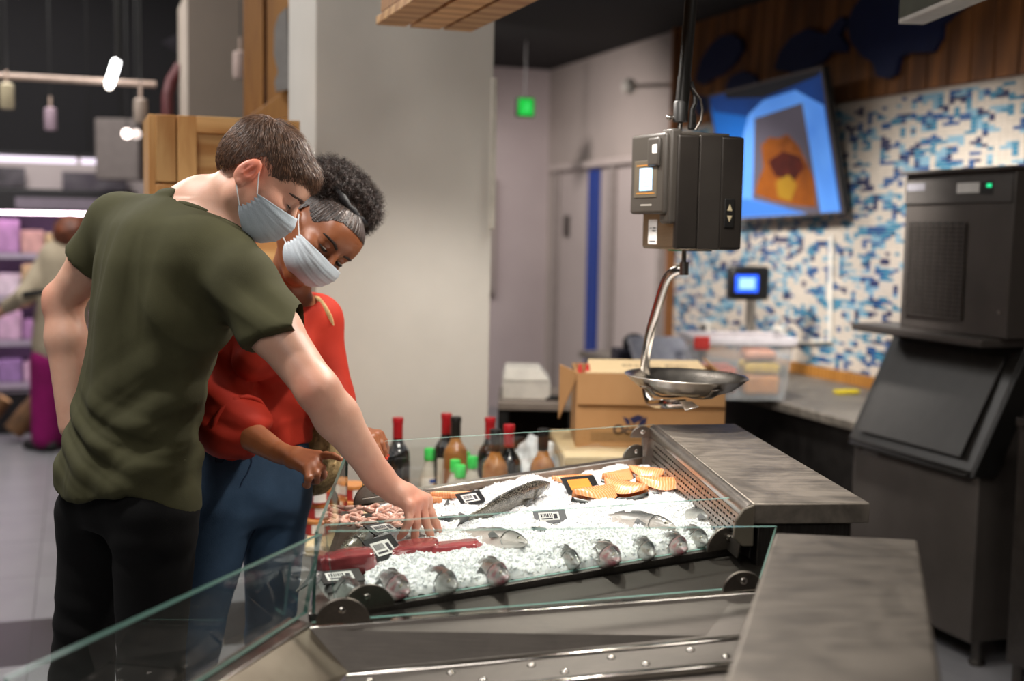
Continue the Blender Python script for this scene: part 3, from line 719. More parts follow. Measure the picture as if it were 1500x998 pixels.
# ------------------------------------------------------------------ near empty module
em = thing('empty_counter_module', 'empty stepped stainless counter module in front of the iced fish', 'display counter')
pane([B0, B1, at(1138, 772, y=1.995), at(481, 779, y=1.89)], .006, 'end_glass', em)
xb = (B1 - B0).normalized()
bracket(B0 + xb * .052 + Vector((0, -.012, .0)), xb, .044, 'clamp_plate', em, m='plate')
bracket(B1 - xb * .03 + Vector((0, -.012, .0)), xb, .036, 'clamp_plate', em, m='plate')
DD = Vector((-.30, -.954, 0))
R0, R1 = B0 + Vector((0, -.02, -.001)), B1 + Vector((.02, -.02, -.001))
part(MB().slab([R0, R1, B1 + Vector((.02, .002, -.001)), B0 + Vector((0, .002, -.001))], .012), 'back_rail', 'steel_bright', em, .002)
S0, S1 = at(510, 985, y=1.835), at(1086, 930, y=1.88)
part(MB().slab([S0, S1, R1 + Z * -.001, R0 + Z * -.001], .004), 'back_wall', 'steel_well', em)
# first step: bright nosing then perforated tread
T0, T1 = S0 + Vector((-.03, -.10, -.012)), S1 + Vector((-.02, -.10, -.012))
part(MB().slab([S0 + Vector((-.004, -.014, 0)), S1 + Vector((0, -.014, 0)), S1 + Vector((0, .003, .002)), S0 + Vector((0, .003, .002))], .014), 'step_nosing', 'steel_bright', em, .004)
part(MB().slab([T0, T1, S1 + Vector((0, -.014, -.004)), S0 + Vector((0, -.014, -.004))], .004), 'tread', 'steel_well', em)
bm_ = MB()
for i in range(5):
    for j in range(2):
        c = S0.lerp(S1, .08 + i * .2 + (j * .1)) + Vector((-.012 * (j + 1), -.034 - .036 * j, -.006 - .004 * j))
        bm_.lathe([(.0001, .004), (.004, .0035), (.007, .001), (.0075, -.001)], 12, Matrix.Translation(c), cap=False)
o = part(bm_, 'drain_studs', 'steel_bright', em, smooth=True); o['kind'] = 'stuff'
U0_, U1_ = T0 + Vector((-.03, -.11, -.02)), T1 + Vector((-.03, -.11, -.02))
part(MB().slab([T0 + Vector((0, -.012, .006)), T1 + Vector((0, -.012, .006)), T1 + Vector((0, .004, .006)), T0 + Vector((0, .004, .006))], .012), 'step_nosing', 'steel_bright', em, .003)
V0, V1 = T0 + Vector((-.10, -.34, -.05)), T1 + Vector((-.10, -.34, -.05))
part(MB().slab([V0, V1, T1 + Vector((0, -.012, -.006)), T0 + Vector((0, -.012, -.006))], .004), 'tread', 'steel_well', em)
# left sloping cheek
RL0, RL1 = B0 + Vector((-.012, .0, 0)), B0 + DD * .62 + Vector((-.012, 0, 0))
part(MB().slab([RL1, V0 + Vector((0, 0, .0)), S0, R0 + Vector((0, .0, -.002))], .004), 'left_cheek', mat('cheek_steel', '#9c9282', .42, .75, '#877d6e', 9), em)
part(MB().slab([RL1 + Vector((-.035, 0, 0)), RL1 + Vector((.004, 0, 0)), RL0 + Vector((.014, 0, 0)), RL0 + Vector((-.03, .03, 0))], .03), 'customer_rail', 'steel', em, .003)
# customer side glass of the near module
N0, N1 = Vector((-.330, 1.925, .862)), Vector((-.330, 1.925, .862)) + DD * .66
K0, K1 = Vector((-.309, 1.944, .99)), Vector((-.535, 1.339, .99)) + Vector((-.02, -.05, 0))
pane([N1, N0, K0, K1], .008, 'side_glass', em, 'glass_side', 'glass_edge_dark')
# body
bq = [Vector((-.29, 1.86, 0)), Vector((.43, 1.95, 0)), Vector((.22, 1.25, 0)), Vector((-.47, 1.25, 0))]
part(MB().prism([p + Z * .70 for p in bq][::-1], (0, 0, .62)), 'cabinet_body', 'steel_dark', em, .004)
part(MB().prism([Vector((-.01, 1.58, 0)) + (p - Vector((-.01, 1.58, 0))) * .9 + Z * .08 for p in bq][::-1], (0, 0, .08)), 'plinth', 'black', em)
# near worktop
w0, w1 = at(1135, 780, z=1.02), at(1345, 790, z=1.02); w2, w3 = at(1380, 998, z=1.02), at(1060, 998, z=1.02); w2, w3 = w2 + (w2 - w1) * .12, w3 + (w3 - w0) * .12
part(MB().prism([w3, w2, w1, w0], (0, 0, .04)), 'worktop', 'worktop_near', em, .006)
part(MB().prism([w3 + Vector((.02, .02, -.041)), w2 + Vector((-.03, .02, -.041)), w1 + Vector((-.03, -.02, -.041)), w0 + Vector((.02, -.02, -.041))], (0, 0, .87)), 'worktop_support', 'steel_dark', em, .004)

# ------------------------------------------------------------------ crushed ice
def ice_h(s, t):
    p = Vector((s * 9, t * 12, 3.1))
    h = .016 + .013 * mnoise.noise(p) + .008 * mnoise.noise(p * 2.7)
    e = min(1, s / .09, (1 - s) / .02 + .5, math.sqrt(max(0, t) / .022), (.985 - t) / .03 + .3)
    h += .022 * math.exp(-((s - .53) ** 2 / .012 + (t - .86) ** 2 / .006))      # mound behind the big fish
    h += .010 * math.exp(-((s - .86) ** 2 / .03 + (t - .93) ** 2 / .01))
    return max(.001, h * e)
def icepos(s, t, dh=0): return bil(s, t) + DN * (ice_h(s, t) + dh)
NI, NJ = 120, 150
S0i, S1i = .055, .985
mb = MB()
for i in range(NI):
    for j in range(NJ):
        s_, t_ = S0i + (S1i - S0i) * i / (NI - 1), 0 + .984 * j / (NJ - 1)
        q_ = s_ * 120 + t_ * 13
        mb.v.append(tuple(icepos(s_, t_, .0045 * mnoise.noise(Vector((s_ * 60, t_ * 75, 0))) + .0025 * mnoise.noise(Vector((s_ * 150, t_ * 190, 5))))))
for i in range(NI - 1):
    for j in range(NJ - 1):
        mb.f.append((i * NJ + j, (i + 1) * NJ + j, (i + 1) * NJ + j + 1, i * NJ + j + 1)); mb.mi.append(0)
icem = NT('crushed_ice'); b = icem.b
b.inputs['Base Color'].default_value = (.91, .92, .93, 1); b.inputs['Roughness'].default_value = .28
b.inputs['Specular IOR Level'].default_value = .5; b.inputs['Subsurface Weight'].default_value = .35
b.inputs['Subsurface Radius'].default_value = (.02, .022, .025); b.inputs['Subsurface Scale'].default_value = .5
icem.bump(icem.noise(icem.coords('Object'), 260, 4, .7), .5, .004)
M['ice'] = icem.m
chipm = NT('ice_chip'); b = chipm.b
b.inputs['Base Color'].default_value = (.93, .945, .955, 1); b.inputs['Roughness'].default_value = .22
b.inputs['Transmission Weight'].default_value = .06; b.inputs['IOR'].default_value = 1.31
M['chip'] = chipm.m
ice = mb.build('crushed_ice', 'ice', None, smooth='all'); tag(ice, 'white bed of crushed ice filling the display counter', 'ice', None, 'stuff')
mc = MB(); r = random.Random(5)
base = [(1, 0, 0), (-1, 0, 0), (0, 1, 0), (0, -1, 0), (0, 0, 1), (0, 0, -1)]
of = [(0, 2, 4), (2, 1, 4), (1, 3, 4), (3, 0, 4), (2, 0, 5), (1, 2, 5), (3, 1, 5), (0, 3, 5)]
for k in range(24000):
    s_, t_ = S0i + (S1i - S0i) * r.random(), .006 + .976 * r.random()
    z_ = .0012 + .0026 * r.random() ** 2
    c = icepos(s_, t_, z_ * .35); Rm = Matrix.Rotation(r.random() * 6.28, 3, Vector((r.random() - .5, r.random() - .5, r.random() - .5 + .01)).normalized())
    sc_ = Vector((z_ * (.7 + .8 * r.random()), z_ * (.7 + .8 * r.random()), z_ * (.5 + .5 * r.random())))
    mc.add([tuple(c + Rm @ Vector((p[0] * sc_.x, p[1] * sc_.y, p[2] * sc_.z))) for p in base], of)
chips = mc.build('ice_chips', 'chip', ice); chips['kind'] = 'stuff'

# ------------------------------------------------------------------ fish
def fish_mat(name, back, side, belly, blotch=None, rough=.22, speck=None):
    t = NT(name); b = t.b; b.inputs['Roughness'].default_value = rough; b.inputs['Metallic'].default_value = .05
    b.inputs['Coat Weight'].default_value = .6; b.inputs['Coat Roughness'].default_value = .08
    tc = t.new('ShaderNodeTexCoord'); sp_ = t.new('ShaderNodeSeparateXYZ'); t.link(tc.outputs['Object'], sp_.inputs[0])
    nz = t.noise(tc.outputs['Object'], 28, 4)
    md = t.new('ShaderNodeMath', operation='MULTIPLY_ADD'); t.link(nz, md.inputs[0]); md.inputs[1].default_value = .022; t.link(sp_.outputs['Z'], md.inputs[2])
    mr = t.new('ShaderNodeMapRange'); mr.inputs['From Min'].default_value = -.022; mr.inputs['From Max'].default_value = .045
    t.link(md.outputs[0], mr.inputs['Value'])
    colr = t.ramp(mr.outputs[0], [(.08, belly), (.42, side), (.62, tuple(x * .55 for x in lin(side))), (.8, back)])
    if blotch:
        mx = t.new('ShaderNodeMix'); mx.data_type = 'RGBA'; t.link(colr, mx.inputs[6]); mx.inputs[7].default_value = (*lin(blotch), 1)
        gx = t.new('ShaderNodeMapRange'); gx.inputs['From Min'].default_value = .06; gx.inputs['From Max'].default_value = .075; t.link(sp_.outputs['X'], gx.inputs['Value'])
        n2 = t.ramp(t.noise(tc.outputs['Object'], 40, 2), [(.42, '#000000'), (.72, '#ffffff')])
        mm_ = t.new('ShaderNodeMath', operation='MULTIPLY'); t.link(gx.outputs[0], mm_.inputs[0]); t.link(n2, mm_.inputs[1])
        t.link(mm_.outputs[0], mx.inputs[0]); colr = mx.outputs[2]
    t.link(colr, b.inputs['Base Color'])
    if speck:
        m3 = t.new('ShaderNodeMix'); m3.data_type = 'RGBA'; t.link(t.ramp(t.noise(tc.outputs['Object'], 320, 3, .7), [(.45, '#000000'), (.65, '#ffffff')]), m3.inputs[0]); t.link(colr, m3.inputs[6]); m3.inputs[7].default_value = (*lin(speck), 1); t.link(m3.outputs[2], b.inputs['Base Color'])
    vo = t.new('ShaderNodeTexVoronoi'); vo.inputs['Scale'].default_value = 260; t.link(tc.outputs['Object'], vo.inputs['Vector'])
    t.bump(vo.outputs['Distance'], .25, .002); return t.m
M['bass'] = fish_mat('sea_bass_skin', '#33383a', '#a9aba6', '#ded9d2')
M['bass_pink'] = fish_mat('sea_bass_skin_pink_gill', '#33383a', '#a8a6a2', '#ded4cc', '#a8656c')
M['trout'] = fish_mat('dark_fish_skin', '#1c1b17', '#6f6a5e', '#a58f80', None, .25, '#8b8578')
M['pale_fish'] = fish_mat('pale_fish_skin', '#5a5c5c', '#c9c2bb', '#e4dcd6')
M['fin'] = mat('fish_fin', '#6f6f6c', .35, 0, '#4d4e4e', 60)
M['eye_white'] = mat('fish_eye_ring', '#b9b39c', .2, .3)
M['eye_black'] = mat('fish_pupil', '#08080a', .08)
def make_fish(label, m, group, L=.30):
    t = thing('sea_bass', label, 'fish', group=group)
    st = [(0.0, .010, .0), (.015, .02, .0), (.05, .036, .001), (.10, .055, .003), (.16, .073, .004), (.21, .083, .004), (.235, .088, .004), (.24, .083, .004), (.33, .096, .002), (.45, .098, 0), (.58, .086, -.001), (.70, .064, -.001), (.80, .043, 0), (.88, .031, 0), (.93, .032, 0)]
    mb = MB(); seg = 20
    for x, h, z in st:
        wd_ = h * (.62 if x < .24 else .55)
        for k in range(seg):
            a = 2 * PI * k / seg
            cz = math.sin(a); cy = math.cos(a)
            mb.v.append(((.5 - x) * L, cy * wd_ * L * (1 - .18 * max(0, cz) ** 2), (cz * h + z) * L))
    for i in range(len(st) - 1):
        for k in range(seg):
            k2 = (k + 1) % seg; mb.f.append((i * seg + k, (i + 1) * seg + k, (i + 1) * seg + k2, i * seg + k2)); mb.mi.append(0)
    mb.f += [tuple(range(seg)), tuple(range(len(st) * seg - 1, (len(st) - 1) * seg - 1, -1))]; mb.mi += [0, 0]
    body = part(mb, 'body', m, t, smooth='all', sub=1)
    def fin(poly, th=.0016, name='fin'):
        return part(MB().prism([(x * L, th / 2, z * L) for x, z in poly], (0, th, 0)), name, 'fin', t)
    fin([(-.42, .02), (-.53, .085), (-.545, .08), (-.50, 0), (-.545, -.08), (-.53, -.085), (-.42, -.02)], .003, 'tail_fin')
    fin([(.16, .08), (.12, .102), (.05, .108), (-.04, .1), (-.06, .08)], .0016, 'dorsal_fin')
    fin([(-.10, .07), (-.13, .095), (-.22, .07), (-.24, .045)], .0016, 'dorsal_fin')
    fin([(-.12, -.07), (-.16, -.11), (-.22, -.07), (-.22, -.05)], .0016, 'anal_fin')
    for s_ in (-1, 1):
        f = MB().prism([(.24 * L, s_ * .054 * L, -.02 * L), (.14 * L, s_ * .075 * L, .01 * L), (.13 * L, s_ * .078 * L, -.03 * L), (.16 * L, s_ * .07 * L, -.05 * L)], (0, .001 * s_, 0)); part(f, 'pectoral_fin', 'fin', t)
        e = MB().ball((.405 * L, s_ * .028 * L, .018 * L), (.015 * L, .007 * L, .015 * L), 14, 8); eo = part(e, 'eye', 'eye_white', t, smooth='all')
        part(MB().ball((.405 * L, s_ * .033 * L, .018 * L), (.0085 * L, .004 * L, .0085 * L), 12, 8), 'pupil', 'eye_black', eo, smooth='all')
        part(MB().tube([(.497 * L, s_ * .003 * L, -.004 * L), (.47 * L, s_ * .018 * L, -.010 * L), (.44 * L, s_ * .027 * L, -.018 * L)], .0022 * L, 6), 'lip', 'fin', t)
        g_ = [(.275 * L, s_ * (.050) * L, .055 * L), (.258 * L, s_ * .056 * L, .02 * L), (.262 * L, s_ * .054 * L, -.03 * L), (.30 * L, s_ * .036 * L, -.062 * L)]
        part(MB().tube(g_, .004 * L, 6), 'gill_cover_edge', 'fin', t)
    return t
def pose_fish(o, head, tail, roll=.4, sink=.0, flip=1):
    """lay the fish from tail point to head point (world), roll about its length"""
    x = (head - tail).normalized(); y = DN.cross(x).normalized(); z = x.cross(y)
    y2 = y * math.cos(roll) + z * math.sin(roll); z2 = x.cross(y2)
    o.matrix_world = frame((head + tail) / 2, x, y2, z2)
fishes = {}
def put_fish(kind, hpx, tpx, hh, th, roll, label, L=.30, group='sea bass on the ice'):
    head, td = deck(*hpx, hh), deck(*tpx, th)
    if kind not in fishes: o = fishes[kind] = make_fish(label, M[kind], group)
    else: o = dup(fishes[kind], label=label, group=group)
    d = (td - head).normalized(); s_ = L / .30
    pose_fish(o, head, head + d * L, roll); o.scale = (s_, s_, s_)
    o['category'] = 'fish'; o['label'] = label; return o
g1 = 'whole sea bass heads in the front row'
# (kind, head px, towards-tail px, head height, tail height, roll, label)
put_fish('bass', (528, 878), (466, 856), .022, -.015, -.75, 'silver fish head in the ice behind the half-round clamp plate, first of front row', .33, g1)
put_fish('bass_pink', (598, 870), (536, 846), .024, -.015, -.7, 'fish head with pink gill at ice edge, second of front row from clamp plate', .31, g1)
put_fish('bass', (668, 862), (606, 840), .022, -.02, -.7, 'fish head below the tuna steaks, third of front row', .30, g1)
put_fish('bass_pink', (744, 849), (682, 828), .024, -.018, -.6, 'red-gilled fish head, fourth of front row', .29, g1)
put_fish('bass', (848, 828), (786, 806), .018, -.024, -.6, 'half buried slim fish head, fifth of front row', .27, g1)
put_fish('bass_pink', (907, 823), (846, 798), .026, -.015, -.8, 'plump fish head, sixth of front row', .29, g1)
put_fish('bass', (957, 815), (908, 788), .020, -.02, -.6, 'dark small fish head, seventh of front row', .25, g1)
put_fish('bass_pink', (1005, 807), (948, 783), .023, -.018, -.7, 'fish head with brownish gill, eighth of front row', .26, g1)
put_fish('bass', (1036, 796), (980, 780), .02, -.02, -.6, 'grey fish head beside right clamp plate, last of front row', .27, g1)
g2 = 'whole fish in the upper rows'
put_fish('pale_fish', (990, 774), (880, 760), .022, .004, -.7, 'long pale fish lying along the ice near the grille', .26, g2)
put_fish('bass', (1072, 768), (985, 752), .026, .0, -.8, 'striped grey fish with head against the air grille', .26, g2)
put_fish('pale_fish', (1064, 746), (985, 734), .02, .002, -.7, 'slender pale fish higher up beside the grille', .24, g2)
put_fish('pale_fish', (772, 797), (676, 782), .030, .006, -1.0, 'white-bellied fish under film right of the tuna steaks', .28, g2)
put_fish('bass', (680, 757), (632, 772), .024, -.005, .9, 'small silver fish just right of the reaching fingertips', .24, g2)
put_fish('bass', (800, 775), (762, 790), .016, -.02, .7, 'fish mostly buried under the ice below the silver price tag', .24, g2)
put_fish('trout', (806, 709), (702, 753), .040, .028, .45, 'largest dark-backed fish lying on the mound of ice', .31, g2)
put_fish('trout', (498, 812), (574, 770), .010, .012, .9, 'dark grey fish under film behind the left tuna steak', .27, g2)
put_fish('trout', (532, 786), (600, 764), .008, .010, .7, 'dark fish beneath the reaching hand beside the shrimps', .25, g2)

# ------------------------------------------------------------------ salmon, tuna, shrimps
t_ = NT('salmon_flesh'); v_ = t_.coords('Object', (1, 1, 1))
wv = t_.new('ShaderNodeTexWave'); wv.inputs['Scale'].default_value = 46; wv.inputs['Distortion'].default_value = 2.5; t_.link(v_, wv.inputs['Vector'])
t_.link(t_.ramp(wv.outputs['Fac'], [(.0, '#f4bd94'), (.2, '#efa470'), (1, '#ea9253')]), t_.b.inputs['Base Color']); t_.b.inputs['Roughness'].default_value = .25
t_.b.inputs['Subsurface Weight'].default_value = .2; t_.b.inputs['Subsurface Radius'].default_value = (.01, .004, .002)
t_.bump(wv.outputs['Fac'], .15, .002); M['salmon'] = t_.m
M['skin_silver'] = mat('salmon_skin', '#8f938f', .25, .5, '#3a4040', 40)
M['tuna'] = mat('tuna_flesh', '#a04a4c', .2, 0, '#84363a', 26, .15, 60, Coat_Weight=.7)
M['tuna2'] = mat('tuna_flesh_pale', '#bb5659', .18, 0, '#9c3d42', 26, .15, 60, Coat_Weight=.8)
M['shrimp'] = mat('shrimp_flesh', '#f2d2c4', .2, 0, '#e8ab94', 40, Coat_Weight=.5)
def make_salmon(label):
    t = thing('salmon_steak', label, 'salmon', group='salmon pieces on the ice')
    n = 14; L_, W_, H_ = .12, .05, .028
    prof_ = [(L_ * (k / n - .5), W_ * math.sin(PI * (k / n) ** .8)) for k in range(n + 1)]
    v = [(x, 0, H_) for x, y in prof_] + [(x, y, H_ * .62) for x, y in prof_] + [(x, 0, 0) for x, y in prof_] + [(x, y, 0) for x, y in prof_] + [(x, y * .55, H_ * .97) for x, y in prof_]
    N = n + 1; f = []
    for k in range(n):
        f += [(k, k + 1, 4 * N + k + 1, 4 * N + k), (4 * N + k, 4 * N + k + 1, N + k + 1, N + k), (2 * N + k + 1, 2 * N + k, 3 * N + k, 3 * N + k + 1), (k + 1, k, 2 * N + k, 2 * N + k + 1)]
    mb = MB().add(v, f); part(mb, 'flesh', 'salmon', t, smooth='all')
    sk = MB().add([(x, y * 1.0, H_ * .30) for x, y in prof_] + [(x, y * 1.04 + .001, H_ * .34) for x, y in prof_] + [(x, y * 1.04 + .001, -.002) for x, y in prof_] + [(x, y, 0) for x, y in prof_],
                  [(a * N + k, a * N + k + 1, (a + 1) * N + k + 1, (a + 1) * N + k) for a in range(3) for k in range(n)]); part(sk, 'skin', 'skin_silver', t, smooth='all')
    return t
sal = None
for (u, v, h, rz, sc_, lb) in [(868, 729, .022, 3.75, 1.0, 'long salmon piece lying in front of the orange price tag'), (918, 720, .024, 2.5, .95, 'salmon steak with silver skin rim right of the orange price tag'),
        (968, 714, .024, 3.0, .95, 'salmon piece nearest the air grille'), (900, 702, .022, 3.9, .8, 'salmon piece lying behind the rimmed steak'),
        (836, 709, .020, 3.5, .85, 'salmon piece tucked behind the left end of the orange price tag'), (950, 697, .024, 2.7, .8, 'salmon piece highest up the ice in the far corner')]:
    if sal is None: sal = o = make_salmon(lb)
    else: o = dup(sal, label=lb)
    p = deck(u, v, h - .007); o.matrix_world = Matrix.Translation(p) @ Matrix.Rotation(rz, 4, 'Z') @ Matrix.Rotation(-.25, 4, 'X') @ Matrix.Scale(sc_, 4)
s2 = None
for (u, v, rz, sc_, lb) in [(628, 738, .3, .5, 'orange salmon chunk at the far edge beyond the hand'), (652, 731, .1, .55, 'salmon chunk left of the black price tag at the far edge'), (676, 729, .5, .45, 'small salmon chunk touching the black price tag at the far edge')]:
    o = dup(sal, label=lb); p = deck(u, v, .02); o.matrix_world = Matrix.Translation(p) @ Matrix.Rotation(rz, 4, 'Z') @ Matrix.Scale(sc_, 4)
def blob(name, size, m, seed, amp=.12, fine=.05, sub=4):
    bmx = bmesh.new(); bmesh.ops.create_cube(bmx, size=2)
    bmesh.ops.subdivide_edges(bmx, edges=bmx.edges[:], cuts=9, use_grid_fill=True)
    for v in bmx.verts:
        p = v.co.copy(); q = p.normalized() * 1.25; p = p.lerp(q, .45)
        p += v.co.normalized() * (amp * mnoise.noise(v.co * 1.1 + Vector((seed, 0, 0))) + fine * mnoise.noise(v.co * 3.5 + Vector((0, seed, 0))))
        v.co = Vector((p.x * size[0], p.y * size[1], p.z * size[2]))
    me_ = bpy.data.meshes.new(name); bmx.to_mesh(me_); bmx.free(); me_.materials.append(M[m] if isinstance(m, str) else m)
    return link(name, me_, smooth='all')
for (u, v, h, sz, rz, m, lb, sd) in [(512, 824, .022, (.046, .030, .020), .25, 'tuna', 'thick dark red tuna block beside the black price tag', 1), (606, 805, .014, (.05, .034, .012), .2, 'tuna', 'flat dark red tuna steak right under the fingertips', 2), (668, 803, .014, (.045, .024, .011), .0, 'tuna2', 'bright red tuna strip under film, right of the fingertips', 3)]:
    o = blob('tuna_steak', sz, m, sd * 3.3); tag(o, lb, 'tuna'); o.location = deck(u, v, h); o.rotation_euler = (.0, -.1, rz)
# shrimps
def shrimp_mesh():
    pts = [(.012 * math.cos(a), .012 * math.sin(a), .0) for a in [(-.6 + k * .52) for k in range(9)]]
    rs = [.0022, .0045, .0052, .0052, .0048, .0042, .0034, .0024, .0012]
    return MB().tube(pts, rs, 8, up=(0, 0, 1))
sh = None; r = random.Random(11)
for k in range(64):
    u, v = 505 + 90 * r.random(), 742 + 30 * r.random()
    if sh is None: sh = o = shrimp_mesh().build('shrimp', 'shrimp', None, smooth='all')
    else: o = sh.copy(); COL.objects.link(o)
    tag(o, 'small pink peeled shrimp in the heap near the reaching wrist', 'shrimp', 'heap of peeled shrimps')
    dd = 1 - ((u - 550) / 50) ** 2 - ((v - 757) / 18) ** 2
    o.location = deck(u, v, .012 + .018 * max(0, dd) * r.random() + .008); o.rotation_euler = (r.random() * .9 - .4, r.random() * .9 - .4, r.random() * 6.28)
    o.scale = [.72 + .4 * r.random()] * 3
# price tags
M['tag_black'] = mat('price_card_black', '#1c1c1e', .35)
M['tag_grey'] = mat('price_card_grey', '#6d6d70', .35)
M['tag_orange'] = mat('price_label_orange', '#e89a34', .5)
tg0 = {}
def price_tag(u, v, h, rz, tilt, lb, paper='paper', card='tag_black', sz=(.075, .045)):
    key = (paper, card, sz)
    t = thing('price_tag', lb, 'price tag', group='price tags stuck in the ice')
    a, c = sz[0] / 2, sz[1] / 2
    part(MB().box((-a, -.0015, -c), (a, .0015, c)), 'card', card, t, .0006)
    part(MB().box((-a * .72, -.0022, -c * .62), (a * .55, -.0014, c * .6)), 'label', paper, t)
    bars = MB(); rr = random.Random(int(u)); x = -a * .6
    for i in range(7):
        wd_ = .001 + .002 * rr.random(); bars.box((x, -.0026, -c * .1), (x + wd_, -.0021, c * .4)); x += wd_ + .0018
    bars.box((-a * .6, -.0026, -c * .45), (a * .1, -.0021, -c * .28)).box((a * .2, -.0026, -c * .4), (a * .42, -.0021, c * .3))
    part(bars, 'printed_bars', 'ink' if paper == 'paper' else 'tag_orange', t)
    part(MB().box((-.004, -.001, -c - .03), (.004, .001, -c + .004)), 'spike', card, t)
    t.matrix_world = Matrix.Translation(deck(u, v, h)) @ Matrix.Rotation(rz, 4, 'Z') @ Matrix.Rotation(-tilt, 4, 'X'); return t
price_tag(562, 803, .030, .95, .85, 'black price tag with barcode label between the tuna steaks', sz=(.08, .05))
price_tag(563, 774, .024, .75, 1.3, 'black price tag lying flat behind the tuna, almost edge-on')
price_tag(500, 845, .026, .4, 1.35, 'price tag lying on the first fish of the front row')
price_tag(690, 730, .026, .75, .9, 'black price tag left of the mound of ice', sz=(.07, .035))
price_tag(806, 757, .024, .35, .75, 'grey price tag with white label in the middle of the ice', card='tag_grey', sz=(.07, .03))
price_tag(851, 710, .032, .45, .95, 'black price tag with orange label among the salmon', paper='tag_orange', sz=(.085, .05))

# ------------------------------------------------------------------ display stand behind with bottles
STZ = .612
st = thing('display_stand', 'low pale display stand of bottles behind the fish counter', 'stand', (-.02, 3.62, 0), .12)
part(MB().box((-.585, -.3, STZ - .03), (.13, .22, STZ)), 'top', 'card_light', st, .004)
part(MB().box((-.57, -.26, .05), (.11, .20, STZ - .03)), 'body', mat('lilac_side', '#a49aa6', .6, 0, '#8d8492', 3), st, .004)
part(MB().box((-.55, -.24, 0), (.10, .19, .05)), 'plinth', 'black', st)
M['wine_glass'] = mat('dark_wine_bottle', '#0d0f10', .08, 0, spec=.8)
M['amber'] = mat('amber_bottle', '#b07a44', .12, 0, '#7c4a20', 14)
M['cap_red'] = mat('red_capsule', '#a51a22', .35)
M['label_cream'] = mat('cream_label', '#d8d2c6', .7)
M['label_dark'] = mat('dark_label', '#2b282b', .7)
def wine(label, body, cap, lab):
    t = thing('wine_bottle', label, 'bottle', group='wine bottles behind the fish counter')
    part(MB().lathe([(.030, 0), (.037, .004), (.0375, .01), (.0375, .18), (.036, .195), (.030, .208), (.020, .222), (.0155, .235), (.0145, .25), (.0145, .296), (.016, .297), (.016, .301), (.012, .302)], 28), 'bottle', body, t, smooth=True)
    part(MB().lathe([(.0152, .238), (.0158, .24), (.0158, .286), (.0172, .287), (.0172, .302), (.0165, .3035), (.0001, .304)], 20, cap=False), 'capsule', cap, t, smooth=True)
    vs, fs = [], []; n = 16
    for k in range(n + 1):
        a = -2.5 + 2.9 * k / n
        for z in (.05, .165): vs.append((.0381 * math.cos(a), .0381 * math.sin(a), z))
    for k in range(n): fs.append((2 * k, 2 * k + 2, 2 * k + 3, 2 * k + 1))
    part(MB().add(vs, fs), 'label', lab, t, smooth='all'); return t
wines = {}
def put_wine(u, v, kind, rz, lb):
    y = (CAMH - (STZ + .302)) * FPX / (v - (336 + .018 * (u - 750))); p = at(u, v, y=y)
    k = kind
    if k not in wines: o = wines[k] = wine(lb, M['wine_glass' if kind[0] == 'd' else 'amber'], M['cap_red' if kind[1] == 'r' else 'black'], M['label_cream' if kind[2] == 'c' else 'label_dark'])
    else: o = dup(wines[k], label=lb)
    o.location = (p.x, y, STZ); o.rotation_euler.z = rz
put_wine(583, 614, 'drd', 1.6, 'dark wine bottle with red capsule standing alone at the pillar end')
put_wine(654, 608, 'drc', .2, 'dark wine bottle with red capsule, back of the middle pair')
put_wine(668, 613, 'abc', 2.6, 'amber bottle with black capsule in front of the middle pair')
put_wine(718, 614, 'drc', .4, 'dark red-capped wine bottle behind the third amber bottle')
put_wine(726, 632, 'abd', 1.2, 'amber bottle with black capsule beside the lower red-capped bottle')
put_wine(746, 625, 'drd', .3, 'lower red-capped dark bottle right of the amber bottle')
put_wine(796, 631, 'abc', 1.5, 'amber bottle standing against the white bag')
M['cap_green'] = mat('green_cap', '#3fd25c', .4)
M['sauce'] = mat('sauce_bottle_clear', '#cfc9be', .15, 0, '#b9b2a6', 10)
def sauce(lb):
    t = thing('sauce_bottle', lb, 'bottle', group='green-capped sauce bottles')
    part(MB().lathe([(.030, 0), (.034, .004), (.033, .05), (.029, .10), (.018, .135), (.013, .15), (.013, .16)], 24), 'bottle', 'sauce', t, smooth=True)
    part(MB().lathe([(.0165, .152), (.017, .154), (.017, .184), (.0155, .188), (.0001, .1885)], 20), 'cap', 'cap_green', t, smooth=True)
    vs, fs = [], []; n = 14
    for k in range(n + 1):
        a = -3.0 + 2.9 * k / n
        for rr_, z in ((.0335, .048), (.0302, .098)): vs.append((rr_ * math.cos(a), rr_ * math.sin(a), z))
    for k in range(n): fs.append((2 * k, 2 * k + 2, 2 * k + 3, 2 * k + 1))
    lbm = part(MB().add(vs, fs), 'label', 'paper', t, smooth='all')
    def band(z0, z1, r0, r1, a0, a1, m, nm):
        v2 = []; f2 = []
        for k in range(9):
            a = a0 + (a1 - a0) * k / 8
            v2 += [(r0 * math.cos(a), r0 * math.sin(a), z0), (r1 * math.cos(a), r1 * math.sin(a), z1)]
        for k in range(8): f2.append((2 * k, 2 * k + 2, 2 * k + 3, 2 * k + 1))
        part(MB().add(v2, f2), nm, m, lbm, smooth='all')
    band(.02, .048, .0345, .0336, -3, -.1, mat('label_green', '#5fae2e', .5), 'green_band')
    band(.052, .08, .0340, .0321, -1.75, -1.3, mat('label_orange', '#e3a23a', .5), 'orange_figure')
    band(.082, .094, .0318, .0308, -2.05, -1.1, mat('label_blue', '#2b4f9e', .5), 'blue_lettering'); return t
sb = None
